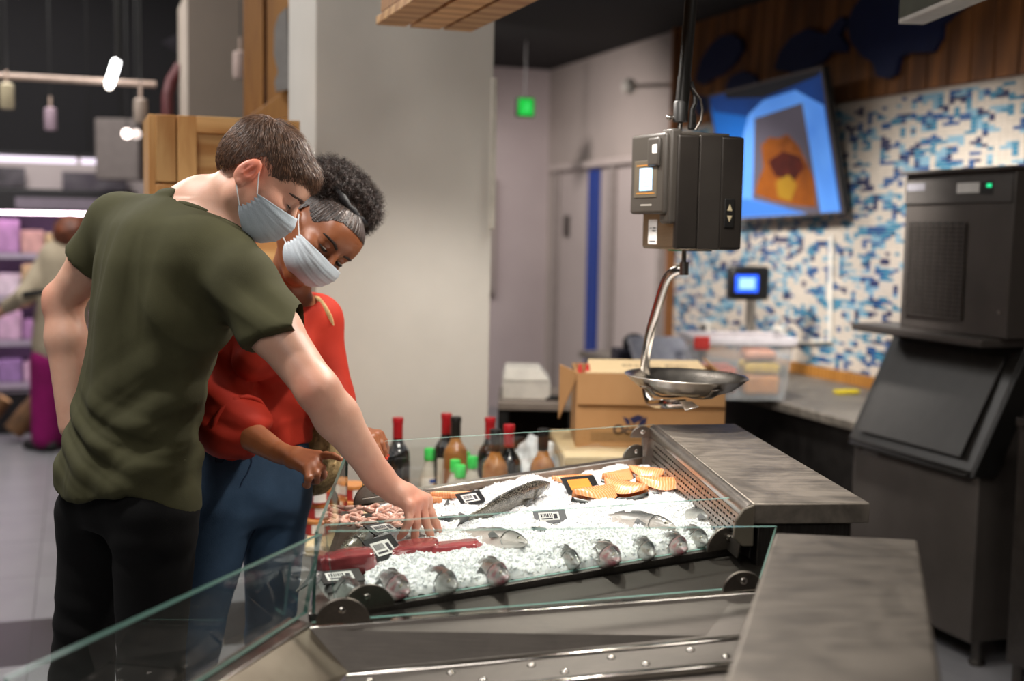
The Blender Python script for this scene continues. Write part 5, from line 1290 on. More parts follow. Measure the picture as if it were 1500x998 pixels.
# ================================================================== PEOPLE: distance fields meshed into one continuous surface
def A3(p): return np.array(p, dtype=np.float32)
def W(u, v, y): return A3(at(u, v, y=y))
def axis_pts(lo, hi, h, fine=()):
    out = [lo]
    while out[-1] < hi:
        x = out[-1]; hh = h
        for a, b, hf in fine:
            if a <= x < b: hh = min(hh, hf)
            elif a - .03 <= x < a or b <= x < b + .03: hh = min(hh, (hf + h) / 2)
        out.append(x + hh)
    return np.array(out, np.float32)
class Field:
    def __init__(s, ax, ay, az):
        s.x, s.y, s.z = ax, ay, az; s.d = np.full((len(ax), len(ay), len(az)), .2, np.float32)
    def sl(s, lo, hi):
        r = []
        for a, l, h in zip((s.x, s.y, s.z), lo, hi): r.append(slice(max(0, int(np.searchsorted(a, l)) - 1), min(len(a), int(np.searchsorted(a, h)) + 1)))
        return tuple(r)
    def add(s, prim, k=.015, op='u'):
        fn, lo, hi = prim; m = k * 1.5 + .03
        q = s.sl(A3(lo) - m, A3(hi) + m)
        X, Y, Z_ = s.x[q[0]][:, None, None], s.y[q[1]][None, :, None], s.z[q[2]][None, None, :]
        if 0 in (X.size, Y.size, Z_.size): return s
        e = fn(X, Y, Z_).astype(np.float32); d = s.d[q]
        if op == 'u':
            h = np.clip(.5 + .5 * (d - e) / k, 0, 1); s.d[q] = d + (e - d) * h - k * h * (1 - h)
        elif op == 's':                                   # smooth subtract
            h = np.clip(.5 - .5 * (d + e) / k, 0, 1); s.d[q] = d + (-e - d) * h + k * h * (1 - h)
        elif op == 'i':
            s.d[q] = np.maximum(d, e)
        return s
    def val(s, P):
        P = np.asarray(P); i = [np.clip(np.searchsorted(a, P[..., k]), 1, len(a) - 1) for k, a in enumerate((s.x, s.y, s.z))]
        fr = [np.clip((P[..., k] - a[i[k] - 1]) / (a[i[k]] - a[i[k] - 1]), 0, 1) for k, a in enumerate((s.x, s.y, s.z))]; o = 0
        for a in (0, 1):
            for b in (0, 1):
                for c in (0, 1):
                    w_ = (fr[0] if a else 1 - fr[0]) * (fr[1] if b else 1 - fr[1]) * (fr[2] if c else 1 - fr[2])
                    o = o + w_ * s.d[i[0] - 1 + a, i[1] - 1 + b, i[2] - 1 + c]
        return o
    def ring(s, c, ax_, rad, kind, n=40, lo=-.1, hi=.09, maxr=.105):
        """loop of surface points about an axis: 'axial' walks down the axis at one radius, 'radial' walks in from rad"""
        ax_ = nrm(ax_); e1 = nrm(np.cross(ax_, [0, 1, .3])); e2 = np.cross(ax_, e1); out = []
        tt = np.linspace(hi, lo, 220) if kind == 'axial' else np.linspace(rad, .01, 220)
        for k in range(n):
            a = 2 * PI * k / n; e = e1 * math.cos(a) + e2 * math.sin(a)
            P = c + e * rad + ax_ * tt[:, None] if kind == 'axial' else c + e * tt[:, None]
            h = np.where(s.val(P) < 0)[0]
            if len(h) and h[0] > 0 and (kind == 'axial' or np.linalg.norm(P[h[0]] - c) < maxr): out.append(P[h[0]])
        P = np.array(out)
        for _ in range(4): P = .5 * P + .25 * (np.roll(P, 1, 0) + np.roll(P, -1, 0))
        return [Vector(p) for p in np.vstack([P, P[:1]])]
    def mesh(s, smooth=2):
        d = s.d; ins = d < 0
        nx, ny, nz = d.shape
        c = np.zeros((nx - 1, ny - 1, nz - 1), np.uint8)
        for i in (0, 1):
            for j in (0, 1):
                for k in (0, 1): c += ins[i:nx - 1 + i, j:ny - 1 + j, k:nz - 1 + k]
        act = np.argwhere((c > 0) & (c < 8)); n = len(act)
        idx = np.full(c.shape, -1, np.int32); idx[tuple(act.T)] = np.arange(n)
        I, J, K = act.T
        acc = np.zeros((n, 3), np.float64); cnt = np.zeros(n)
        ax = (s.x, s.y, s.z)
        for dim in range(3):
            o1, o2 = [q for q in range(3) if q != dim]
            for a in (0, 1):
                for b in (0, 1):
                    off = [0, 0, 0]; off[o1] = a; off[o2] = b
                    p0 = [I + off[0], J + off[1], K + off[2]]; p1 = [q.copy() for q in p0]; p1[dim] = p1[dim] + 1
                    d0, d1 = d[tuple(p0)], d[tuple(p1)]; m = (d0 < 0) != (d1 < 0)
                    t = np.where(m, d0 / np.where(m, d0 - d1, 1), 0)
                    P = np.stack([ax[q][p0[q]] for q in range(3)], 1).astype(np.float64)
                    P[:, dim] += t * (ax[dim][p1[dim]] - ax[dim][p0[dim]])
                    acc[m] += P[m]; cnt[m] += 1
        V = acc / cnt[:, None]
        F = []
        for dim in range(3):
            o1, o2 = [(1, 2), (2, 0), (0, 1)][dim]
            a = [slice(1, -1)] * 3; a[dim] = slice(0, -1); b = list(a); b[dim] = slice(1, None)
            s0, s1 = ins[tuple(a)], ins[tuple(b)]
            for sign in (0, 1):
                e = np.argwhere((s0 & ~s1) if sign == 0 else (~s0 & s1)) 
                if not len(e): continue
                base = e + 1; base[:, dim] -= 1
                q = []
                for u_, v_ in ((-1, -1), (0, -1), (0, 0), (-1, 0)):
                    p = base.copy(); p[:, o1] += u_; p[:, o2] += v_; q.append(idx[tuple(p.T)])
                q = np.stack(q, 1)
                if sign == 1: q = q[:, ::-1]
                F.append(q)
        F = np.concatenate(F); F = F[(F >= 0).all(1)]
        for _ in range(smooth): V = lap(V, F, .5)
        return V, F
def lap(V, F, w_=.5):
    acc = np.zeros_like(V); cnt = np.zeros(len(V))
    for a, b in ((0, 1), (1, 2), (2, 3), (3, 0)):
        for p, q in ((a, b), (b, a)):
            np.add.at(acc, F[:, p], V[F[:, q]]); np.add.at(cnt, F[:, p], 1)
    return V * (1 - w_) + w_ * acc / np.maximum(cnt, 1)[:, None]
def normals(V, F):
    n = np.cross(V[F[:, 2]] - V[F[:, 0]], V[F[:, 3]] - V[F[:, 1]]); N = np.zeros_like(V)
    for k in range(4): np.add.at(N, F[:, k], n)
    return N / np.maximum(np.linalg.norm(N, axis=1), 1e-9)[:, None]
def keep_big(V, F):
    """drop stray islands"""
    lab = np.arange(len(V))
    for _ in range(400):
        m = lab[F].min(1); new = lab.copy(); np.minimum.at(new, F.ravel(), np.repeat(m, 4)); new = new[new]
        if (new == lab).all(): break
        lab = new
    big = np.bincount(lab[F[:, 0]]).argmax(); F = F[lab[F[:, 0]] == big]
    us = np.unique(F); mp = np.full(len(V), -1); mp[us] = np.arange(len(us)); return V[us], mp[F]
def npmesh(name, V, F, m, parent, col=None):
    me_ = bpy.data.meshes.new(name)
    me_.vertices.add(len(V)); me_.vertices.foreach_set('co', np.asarray(V, np.float32).ravel())
    F = np.asarray(F); me_.loops.add(F.size); me_.loops.foreach_set('vertex_index', F.ravel().astype(np.int32))
    me_.polygons.add(len(F)); me_.polygons.foreach_set('loop_start', np.arange(0, F.size, F.shape[1], dtype=np.int32))
    me_.update(calc_edges=True); me_.validate()
    if col is not None:
        at_ = me_.attributes.new('tint', 'FLOAT', 'POINT'); at_.data.foreach_set('value', col.astype(np.float32))
    me_.materials.append(M[m] if isinstance(m, str) else m)
    return link(name, me_, parent, smooth='all')
# primitives
def seg(a, b, ra, rb, flat=None):
    a, b = A3(a), A3(b); ba = b - a; L2 = max(float(ba @ ba), 1e-9); R = max(ra, rb)
    def fn(X, Y, Z_):
        px, py, pz = X - a[0], Y - a[1], Z_ - a[2]
        t = np.clip((px * ba[0] + py * ba[1] + pz * ba[2]) / L2, 0, 1)
        qx, qy, qz = px - t * ba[0], py - t * ba[1], pz - t * ba[2]
        q2 = qx * qx + qy * qy + qz * qz
        if flat is not None:
            f, r_ = flat; qa = qx * f[0] + qy * f[1] + qz * f[2]; q2 = q2 + qa * qa * (1 / r_ ** 2 - 1)
        return (np.sqrt(q2) - (ra + (rb - ra) * t)) * (1 if flat is None else max(.6, flat[1]))
    return fn, np.minimum(a, b) - R, np.maximum(a, b) + R
def ell(c, Rm, r):
    """ellipsoid; rows of Rm are its axes"""
    c = A3(c); Rm = np.asarray(Rm, np.float32); r = A3(r)
    def fn(X, Y, Z_):
        p = (X - c[0], Y - c[1], Z_ - c[2]); k0 = 0; k1 = 0
        for i in range(3):
            u = p[0] * Rm[i, 0] + p[1] * Rm[i, 1] + p[2] * Rm[i, 2]; k0 = k0 + (u / r[i]) ** 2; k1 = k1 + (u / r[i] ** 2) ** 2
        k0 = np.sqrt(k0); return k0 * (k0 - 1) / np.maximum(np.sqrt(k1), 1e-6)
    R = float(r.max()); return fn, c - R, c + R
def loft(zs, cx, cy, a, b, ang, inflate=0):
    zs = np.array(zs, np.float32); o = np.argsort(zs)
    g = [np.array(q, np.float32)[o] for q in (cx, cy, a, b)]; zs = zs[o]
    zd = np.linspace(zs[0], zs[-1], 240); w_ = max(3, int(.05 / (zd[1] - zd[0])) | 1); ker = np.hanning(w_ + 2)[1:-1]; ker /= ker.sum()
    g = [np.convolve(np.pad(np.interp(zd, zs, q), w_ // 2, mode='reflect', reflect_type='odd'), ker, 'valid') for q in g]; zs = zd
    g = [g[0], g[1], np.maximum(g[2], .004), np.maximum(g[3], .004)]
    ca, sa = math.cos(ang), math.sin(ang)
    def fn(X, Y, Z_):
        z = Z_.ravel()
        C = [np.interp(z, zs, q)[None, None, :] for q in g]
        u = (X - C[0]) * ca + (Y - C[1]) * sa; v = -(X - C[0]) * sa + (Y - C[1]) * ca
        A_, B_ = np.maximum(C[2] + inflate, .004), np.maximum(C[3] + inflate, .004)
        k0 = np.sqrt((u / A_) ** 2 + (v / B_) ** 2); k1 = np.sqrt((u / A_ ** 2) ** 2 + (v / B_ ** 2) ** 2)
        d = k0 * (k0 - 1) / np.maximum(k1, 1e-5)
        return np.maximum(d, np.maximum(zs[0] - Z_, Z_ - zs[-1]) - inflate)
    R = max(g[2]) + .02
    return fn, A3((g[0].min() - R, g[1].min() - R, zs[0])), A3((g[0].max() + R, g[1].max() + R, zs[-1]))
def half(p, n, lo, hi):
    """half-space to cut with: keeps the side against n"""
    p, n = A3(p), A3(n); n = n / np.linalg.norm(n)
    return (lambda X, Y, Z_: (X - p[0]) * n[0] + (Y - p[1]) * n[1] + (Z_ - p[2]) * n[2]), A3(lo), A3(hi)
def cutprim(prim, p, n):
    fn, lo, hi = prim; p, n = A3(p), A3(n); n = n / np.linalg.norm(n)
    return (lambda X, Y, Z_: np.maximum(fn(X, Y, Z_), (X - p[0]) * n[0] + (Y - p[1]) * n[1] + (Z_ - p[2]) * n[2])), lo, hi
def nrm(v): v = np.asarray(v, np.float64); return v / np.linalg.norm(v)

class Head:
    """local frame: x to the person's right, y towards the face, z up"""
    def __init__(s, c, fwd, up, sc=1.0):
        s.c = np.asarray(c, np.float64); s.y = nrm(fwd); up = np.asarray(up, np.float64); s.z = nrm(up - s.y * (up @ s.y)); s.x = np.cross(s.y, s.z); s.s = sc; s.ez = 0
        s.R = np.stack([s.x, s.y, s.z])
    def p(s, x, y, z): return s.c + s.s * (x * s.x + y * s.y + z * s.z)
    def e(s, c, r, tilt=0):
        R = s.R
        if tilt: R = np.stack([s.x, s.y * math.cos(tilt) + s.z * math.sin(tilt), -s.y * math.sin(tilt) + s.z * math.cos(tilt)])
        return ell(s.p(*c), R, [q * s.s for q in r])
    def sg(s, a, b, ra, rb): return seg(s.p(*a), s.p(*b), ra * s.s, rb * s.s)
    def local(s, V): return ((V - s.c) @ s.R.T) / s.s
    def M(s): return frame(Vector(s.c), Vector(s.x), Vector(s.y), Vector(s.z)) @ Matrix.Scale(s.s, 4)
    def build(s, f, jaw=1.0):
        f.add(s.e((0, -.012, .035), (.074, .095, .082)), .02)
        f.add(s.e((0, .026, -.03), (.060 * jaw, .064, .085)), .03)
        for q in (-1, 1):
            f.add(s.sg((q * .048 * jaw, .0, -.055), (q * .012, .066, -.098), .022, .018), .025)
            f.add(s.sg((q * .056, -.005, -.02), (q * .048 * jaw, .0, -.06), .02, .02), .02)
            f.add(s.e((q * .038, .060, -.018), (.026, .028, .024)), .02)
        f.add(s.e((0, .070, -.094), (.022, .02, .018)), .02)
        f.add(s.sg((-.034, .080, .024), (.034, .080, .024), .014, .014), .02)
        f.add(s.e((0, .062, .05), (.055, .04, .04)), .03)
        for q in (-1, 1): f.add(s.e((q * .032, .106, .004), (.019, .016, .014)), .012, 's')
        f.add(s.sg((0, .090, .014), (0, .112, -.026), .0085, .0115), .012)
        for q in (-1, 1): f.add(s.e((q * .011, .102, -.031), (.009, .011, .008)), .006)
        for q in (-1, 1): f.add(s.e((q * .032, .0795, .0068), (.0165, .0135, .0100)), .004)
        for q in (-1, 1): f.add(s.e((q * .031, .083, -.0105), (.015, .010, .006)), .006)
        f.add(s.e((0, .098, -.062), (.024, .010, .008)), .008)
        for q in (-1, 1):
            f.add(s.e((q * .079, -.018, -.006 + s.ez), (.0085, .020, .033), -.2), .006)
            f.add(s.e((q * .074, -.010, -.008 + s.ez), (.012, .012, .022)), .006)
            f.add(s.e((q * .0905, -.016, -.002 + s.ez), (.0085, .0115, .019), -.2), .004, 's')
            f.add(s.e((q * .080, -.014, -.034 + s.ez), (.007, .009, .009)), .005)
            f.add(s.sg((q * .084, -.016, .012 + s.ez), (q * .085, -.021, -.016 + s.ez), .0028, .0028), .003)

def hand(f, wrist, fr, knuckles, fingers, thumb, thick=.012, rs=(.0088, .0078, .0064), kf=.004, tr=(.0115, .0095, .0075)):
    """palm from wrist to knuckles, then each finger a chain of three bones"""
    w_ = A3(wrist)
    for i, kn in enumerate(knuckles):
        f.add(seg(w_ + (A3(kn) - w_) * .12, kn, fr * .62, thick), .012)
        if i: f.add(seg(A3(knuckles[i - 1]) * .5 + w_ * .5, A3(kn) * .5 + w_ * .5, thick * 1.15, thick * 1.15), .012)
    for kn, fg in zip(knuckles, fingers):
        P = [A3(kn)] + [A3(q) for q in fg]; k = 1.0 if len(fg) == 3 else 1
        R = [rs[0] * 1.08, rs[0], rs[1], rs[2]]
        for a in range(len(P) - 1): f.add(seg(P[a], P[a + 1], R[a], R[a + 1]), kf if a else .008)
    if thumb is not None:
        P = [A3(q) for q in thumb]
        for a in range(len(P) - 1): f.add(seg(P[a], P[a + 1], [tr[0] * 1.25, tr[0], tr[1], tr[2]][a], [tr[0] * 1.25, tr[0], tr[1], tr[2]][a + 1]), .009 if a == 0 else .004)

def skin_mat(name, c, c2, red, sss=.18):
    t = NT(name); b = t.b; b.inputs['Roughness'].default_value = .45
    at_ = t.new('ShaderNodeAttribute', attribute_name='tint')
    f = t.noise(t.coords('Object'), 24, 4)
    mx = t.new('ShaderNodeMix'); mx.data_type = 'RGBA'; t.link(at_.outputs['Fac'], mx.inputs[0])
    t.link(t.ramp(f, [(.3, c2), (.7, c)]), mx.inputs[6]); mx.inputs[7].default_value = (*lin(red), 1)
    t.link(mx.outputs[2], b.inputs['Base Color'])
    b.inputs['Subsurface Weight'].default_value = sss; b.inputs['Subsurface Radius'].default_value = (.012, .005, .003); b.inputs['Subsurface Scale'].default_value = .6
    t.bump(t.noise(t.coords('Object'), 420, 3), .12, .002); return t.m
M['skin_man'] = skin_mat('fair_skin', '#d9ad96', '#cf9f88', '#d86a4c')
M['skin_woman'] = skin_mat('brown_skin', '#9a5f3c', '#895030', '#733c28', .12)
M['skin_far'] = skin_mat('far_skin', '#c99a80', '#b98a72', '#b06a55', .05)
def tint(V, spots):
    t = np.zeros(len(V))
    for p, r, a in spots: t = np.maximum(t, a * np.exp(-(((V - np.asarray(p)) ** 2).sum(1)) / (r * r)))
    return t
def cloth_mat(name, c, c2, weave=900, rough=.85, bump=.15, sheen=.0, ns=7):
    t = NT(name); b = t.b; b.inputs['Roughness'].default_value = rough; b.inputs['Specular IOR Level'].default_value = .25
    t.link(t.ramp(t.noise(t.coords('Object'), ns, 5, .6), [(.32, c2), (.68, c)]), b.inputs['Base Color'])
    b.inputs['Sheen Weight'].default_value = sheen
    t.bump(t.noise(t.coords('Object', (1, 1, .4)), weave, 2), bump, .002); return t.m
M['olive'] = cloth_mat('olive_cotton', '#46452e', '#3d3c28', 900, .9, .2)
M['red_blouse'] = cloth_mat('red_crepe', '#b0301e', '#a02818', 800, .7, .1)
M['jeans_black'] = cloth_mat('black_denim', '#060607', '#040405', 900, .85, .2)
M['jeans_blue'] = cloth_mat('blue_denim', '#4b6480', '#324962', 700, .85, .3, ns=5)
M['shoe'] = mat('dark_shoe', '#191817', .5)
M['mask'] = mat('mask_cloth', '#c9d3da', .8, 0, '#bcc8d1', 9, .15, 400)
M['mask_band'] = mat('ear_loop', '#e6e8ea', .8)
M['brow_dark'] = mat('dark_brow', '#2a1a12', .8)

def face_parts(h, par, iris, brow, brow_th, lash, VN):
    T_ = h.M()
    for q in (-1, 1):
        e = MB().ball((q * .032, .0795, -.0005), (.0125, .0122, .0122), 16, 12, T_); eo = part(e, 'eye', M.setdefault('eye_w', mat('eye_white_wet', '#cfc6be', .15)), par, smooth='all')
        ir = MB().lathe([(.0001, .0005), (.0056, .0)], 14, T_ @ Matrix.Translation((q * .032, .0795, -.0005)) @ Matrix.Rotation(-PI / 2 - .45, 4, 'X') @ Matrix.Translation((0, 0, .0122)), cap=False)
        part(ir, 'iris', M.setdefault('iris' + iris, mat('iris_dark', iris, .1)), eo)
        pts = [T_ @ Vector((q * (.032 + .0165 * math.sin(a)), .0795 + .0145 * math.cos(a), -.0022 - .0012 * math.cos(a * 1.5) + .002 * abs(math.sin(a)))) for a in [-1.25 + 2.5 * k / 10 for k in range(11)]]
        part(MB().tube(pts, [lash * .5 + lash * math.sin(PI * k / 10) for k in range(11)], 6), 'eyelashes', brow, eo)
        pts = [T_ @ Vector((q * x, y, z)) for x, y, z in ((.012, .0965, .021), (.022, .0955, .0255), (.034, .0905, .0275), (.046, .0795, .0245), (.052, .072, .0205))]
        pts = [Vector(VN[0][i_] + VN[1][i_] * .0006) for i_ in (((VN[0] - np.asarray(p_)) ** 2).sum(1).argmin() for p_ in pts)]
        part(MB().tube(smooth_pts(pts, 4), [brow_th * k_ for k_ in [.5, .75, .95, 1, 1, 1, 1, 1, 1, .95, .9, .85, .75, .65, .55, .45, .3]], 6, flat=.7), 'eyebrow', brow, par, smooth='all')
def mask_on(h, par, wide=1.0, seed=1.0, m='mask', zs=1.0, sy=0.0):
    C = [(.1170, -.010), (.1270, -.028), (.1270, -.045), (.1230, -.062), (.1140, -.080), (.0980, -.100), (.076, -.114)]
    Sd = [(.030, -.026), (.030, -.034), (.029, -.042), (.028, -.050), (.026, -.058), (.023, -.065), (.020, -.071)]
    n, mrow = 34, 30; V, F = [], []
    for j in range(mrow + 1):
        t = j / mrow * 6; i = min(int(t), 5); fr = t - i
        cy, cz = [C[i][q] + (C[i + 1][q] - C[i][q]) * fr for q in (0, 1)]; sy_, sz = [Sd[i][q] + (Sd[i + 1][q] - Sd[i][q]) * fr for q in (0, 1)]
        for k in range(n + 1):
            s_ = -1 + 2 * k / n; th = s_ * PI / 2; w_ = max(0, math.cos(th)) ** .85
            x = .074 * wide * math.sin(th) * (1 - .06 * (j / mrow)); y = (s0_ := sy_ + sy) + (cy - s0_) * w_; z = -.012 + (sz + (cz - sz) * w_ ** .8 + .012) * zs
            fold = 0
            for ft_ in (.28, .46, .64): fold += .0030 * max(0, 1 - abs(j / mrow - ft_) * 22) * (j / mrow <= ft_ + .001) - .0012 * max(0, 1 - abs(j / mrow - ft_ - .04) * 25)
            nz = .0032 * mnoise.noise(Vector((s_ * 3 + seed, j / mrow * 2.2, seed))) + .0030 * (1 - w_) * math.sin(j * 1.1 + s_ * 4)
            y += (fold * w_ ** .3 + nz)
            V.append(h.p(x, y, z))
    for j in range(mrow):
        for k in range(n): F.append((j * (n + 1) + k, j * (n + 1) + k + 1, (j + 1) * (n + 1) + k + 1, (j + 1) * (n + 1) + k))
    o = npmesh('face_mask', np.array(V), np.array(F)[:, ::-1], m, par); so = o.modifiers.new('t', 'SOLIDIFY'); so.thickness = .0012
    T_ = h.M()
    for q in (-1, 1):
        for A_, B_ in (((q * .074 * wide, .028 + sy, -.012 - .015 * zs), (q * .079, -.012, .024 + h.ez)), ((q * .070 * wide, .019 + sy, -.012 - .058 * zs), (q * .080, -.022, -.036 + h.ez))):
            a, b = Vector(A_), Vector(B_); mid = a.lerp(b, .5) + Vector((q * .004, 0, 0))
            part(MB().tube([T_ @ p_ for p_ in (a, mid, b)], .0013, 6), 'ear_loop', 'mask_band', o)
    # stitched top band
    return o
def strands(name, roots, dirs, lens, width, m, par, curl=0, seed=1, droop=None, nseg=3):
    """tapered three-sided hair blades"""
    r = np.random.RandomState(seed); n = len(roots); roots = np.asarray(roots); dirs = np.asarray(dirs)
    side = np.cross(dirs, r.randn(n, 3)); side /= np.linalg.norm(side, axis=1)[:, None]; up_ = np.cross(side, dirs)
    P = roots.copy(); D = dirs.copy(); rows = []
    for k in range(nseg + 1):
        wd_ = width * (1 - .75 * k / nseg)
        ph = k * 1.9
        off = (side * math.cos(ph) + up_ * math.sin(ph)) * (curl * lens)[:, None] if curl else 0
        c = P + off
        rows.append(np.stack([c + side * wd_, c - side * wd_ * .5 + up_ * wd_ * .87, c - side * wd_ * .5 - up_ * wd_ * .87], 1))
        if droop is not None: D = D + droop * .35; D = D / np.linalg.norm(D, axis=1)[:, None]
        P = P + D * (lens / nseg)[:, None]
    V = np.stack(rows, 1).reshape(-1, 3); b_ = np.arange(n) * (nseg + 1) * 3; F = []
    for k in range(nseg):
        for q in range(3):
            q2 = (q + 1) % 3; F.append(np.stack([b_ + k * 3 + q, b_ + k * 3 + q2, b_ + (k + 1) * 3 + q2, b_ + (k + 1) * 3 + q], 1))
    return npmesh(name, V, np.concatenate(F), m, par)
def hair_mat(name, c, c2, ns=60, rough=.4):
    t = NT(name); b = t.b; b.inputs['Roughness'].default_value = rough; b.inputs['Specular IOR Level'].default_value = .55
    t.link(t.ramp(t.noise(t.coords('Object'), ns, 3), [(.35, c2), (.65, c)]), b.inputs['Base Color']); return t.m
def fold_disp(V, N, waves):
    """cloth folds: sharp-crested waves; each (direction, frequency, phase, amplitude, centre, spread, warp)"""
    d = np.zeros(len(V))
    for dr, fq, ph, amp, c, sp_, warp in waves:
        dr = nrm(dr); u = V @ dr
        wv_ = np.sin(V @ np.array([7.1, 3.3, 5.2]) + ph) * warp
        g = np.exp(-(((V - np.asarray(c)) / np.asarray(sp_)) ** 2).sum(1))
        s_ = np.sin(u * fq + ph + wv_); d += amp * g * (np.sign(s_) * np.abs(s_) ** .8 * .5 + .5 * (1 - np.abs(np.sin(u * fq * .5 + ph + wv_))) )
    return V + N * d[:, None]
def shoe(par, ankle, fwd, m='shoe'):
    a = np.array([ankle[0], ankle[1], 0]); fwd = nrm([fwd[0], fwd[1], 0]); 
    f = Field(axis_pts(a[0] - .3, a[0] + .3, .008), axis_pts(a[1] - .3, a[1] + .3, .008), axis_pts(-.01, .16, .008))
    f.add(seg(a + fwd * -.05 + [0, 0, .045], a + fwd * .15 + [0, 0, .035], .042, .036), .02)
    f.add(seg(a + [0, 0, .06], a + [0, 0, .12], .048, .045), .03)
    f.add(half((0, 0, .004), (0, 0, -1), a - .3, a + .3), .01, 'i')
    V, F = f.mesh(2); npmesh('shoe', V, F, m, par)
# ------------------------------------------------------------------ the man
man = thing('person', 'man in olive green t-shirt and face mask leaning to reach the fish', 'person', (0, 0, 0))
YM = 2.5
def zr(v): return 1.5 - (v - 326) / 700
def ux(u, y=YM): return (u - 750) / 1750 * y
ANG = -math.radians(43)
rows = [(288, 250, .02), (296, 246, .06), (308, 246, .10), (325, 247, .138), (350, 250, .160), (380, 247, .170), (420, 240, .165), (450, 232, .160), (500, 222, .150), (550, 206, .139), (600, 195, .141), (640, 190, .146), (690, 182, .163), (760, 181, .168)]
MZ = [zr(r_[0]) for r_ in rows]; MX = [ux(r_[1]) for r_ in rows]; MY = [YM + .02 * (760 - r_[0]) / 460 for r_ in rows]
MA = [r_[2] / .845 for r_ in rows]; MBb = [a * .64 for a in MA]
SHL, SHR = W(176, 330, 2.64), W(352, 416, 2.40)
ELL, WRL = W(93, 440, 2.70), W(106, 625, 2.66)
ELR, WRR = W(466, 572, 2.285), W(556, 700, 2.335)
C7 = W(296, 300, 2.53); NK = W(340, 286, 2.50)
hm = Head(W(380, 258, 2.50), (.71, .10, -.69), (.70, .08, .70), .98)
fh = Field(axis_pts(-1.06, -.12, .0055, [(-.62, -.36, .0026), (-.30, -.13, .0028)]), axis_pts(2.2, 2.82, .0055, [(2.33, 2.62, .0028)]), axis_pts(.84, 1.80, .0055, [(1.40, 1.76, .0026), (.86, .97, .0028)]))
fh.add(loft(MZ, MX, MY, MA[:-2] + [MA[-2] * .8, MA[-1] * .72], MBb[:-2] + [MBb[-2] * .8, MBb[-1] * .72], ANG, -.018), .02)
fh.add(seg(SHL, SHR, .045, .045), .04); fh.add(seg(SHL, C7, .045, .05), .05); fh.add(seg(SHR, C7, .045, .05), .05)
fh.add(seg(C7 + A3((-.02, 0, -.05)), NK, .066, .056), .03)
hm.build(fh, 1.05)
# arms: shoulder, elbow, wrist, with muscle swell
def arm(f, sh, el, wr, r0, r1, r2, r3, k=.02):
    f.add(seg(sh, sh + (el - sh) * .45, r0, r0 * 1.0), k); f.add(seg(sh + (el - sh) * .45, el, r0, r1), k)
    mid = el + (wr - el) * .3; f.add(seg(el, mid, r1, r1 * 1.06), k); f.add(seg(mid, wr, r1 * 1.06, r3), k)
arm(fh, SHR, ELR, WRR, .051, .040, .041, .028); arm(fh, SHL, ELL, WRL, .050, .041, .043, .030)
fh.add(seg(ELL + A3((-.012, .0, .0)), ELL + A3((-.014, 0, -.01)), .032, .03), .02)
fh.add(seg(WRR, W(578, 722, 2.335), .030, .030, (nrm([.2, .35, 1]), .75)), .02)
# right hand spread over the fish
kn = [W(599, 741, 2.312), W(609, 737, 2.332), W(618, 734, 2.352), W(624, 732, 2.374)]
fg = [[W(599, 764, 2.296), W(592, 779, 2.296), W(585, 788, 2.30)], [W(610, 766, 2.315), W(608, 783, 2.312), W(606, 794, 2.315)],
      [W(623, 762, 2.338), W(629, 779, 2.336), W(633, 790, 2.338)], [W(632, 754, 2.362), W(639, 768, 2.362), W(643, 777, 2.364)]]
th = [W(575, 724, 2.37), W(602, 744, 2.40), W(622, 762, 2.41), W(636, 774, 2.41)]
hand(fh, WRR + (W(578, 722, 2.34) - WRR) * .6, .03, kn, fg, th, .0135, (.0092, .0082, .0068))
# left hand pushed into the front pocket
pk_ = W(128, 672, 2.66); hand(fh, WRL, .028, [pk_ + A3((.0, .02 * q, -.0)) for q in range(4)], [[pk_ + A3((.03, .02 * q, -.03)), pk_ + A3((.05, .02 * q, -.05)), pk_ + A3((.06, .02 * q, -.07))] for q in range(4)], [WRL, pk_ + A3((.0, .07, .0)), pk_ + A3((.03, .08, -.02))])
V, F = keep_big(*fh.mesh(2)); del fh
ear = hm.p(.082, -.012, 0)
col = tint(V, [(ear, .035, .9), (hm.p(.05, .06, -.02), .05, .25), (ELR + A3((-.02, -.04, 0)), .05, .3), (ELL + A3((-.04, 0, 0)), .06, .35), (kn[1], .045, .4), (fg[1][2], .03, .55), (fg[0][2], .02, .5), (fg[2][2], .02, .5), (fg[3][2], .02, .5), (WRR, .05, .25)])
npmesh('body', V, F, 'skin_man', man, col)
face_parts(hm, man, '#4a3a2a', M.setdefault('brow_brown', mat('brown_brow', '#3f2a1e',   .8)), .0042, .0012, (V, normals(V, F)))
mask_on(hm, man, 1.03, 1.3, M.setdefault('mask_blue', mat('mask_cloth_bluish', '#b3bfc8', .8, 0, '#a9b6c0', 9, .15, 400)))
# hair cap + strands
def hairline_m(y): return np.interp(y, [-.13, -.085, -.05, -.03, -.012, .012, .03, .045, .06, .075, .10], [-.065, -.058, -.038, .006, .03, .024, .0, .018, .040, .050, .052])
def cap(h, inflate, line, hres=.0032, ext=.125, amp=.0, side=.0):
    lo, hi = h.c - ext * 1.15, h.c + ext * 1.15
    f = Field(axis_pts(lo[0], hi[0], hres), axis_pts(lo[1], hi[1], hres), axis_pts(lo[2], hi[2], hres))
    g = inflate
    f.add(h.e((0, -.012, .035), (.074 + g, .095 + g, .082 + g)), .02); f.add(h.e((0, .062, .05), (.055 + g * .6, .04 + g * .6, .04 + g * .6)), .03)
    f.add(h.e((0, -.03, -.0), (.066 + g, .07 + g, .06 + g)), .02)
    V, F = f.mesh(2); return V, F
def trim(V, F, keep):
    F = F[keep[F].all(1)]; us = np.unique(F); mp = np.full(len(V), -1); mp[us] = np.arange(len(us)); return V[us], mp[F]
V, F = cap(hm, .0022, None); L_ = hm.local(V); N = normals(V, F)
keep = (L_[:, 2] > hairline_m(L_[:, 1]))
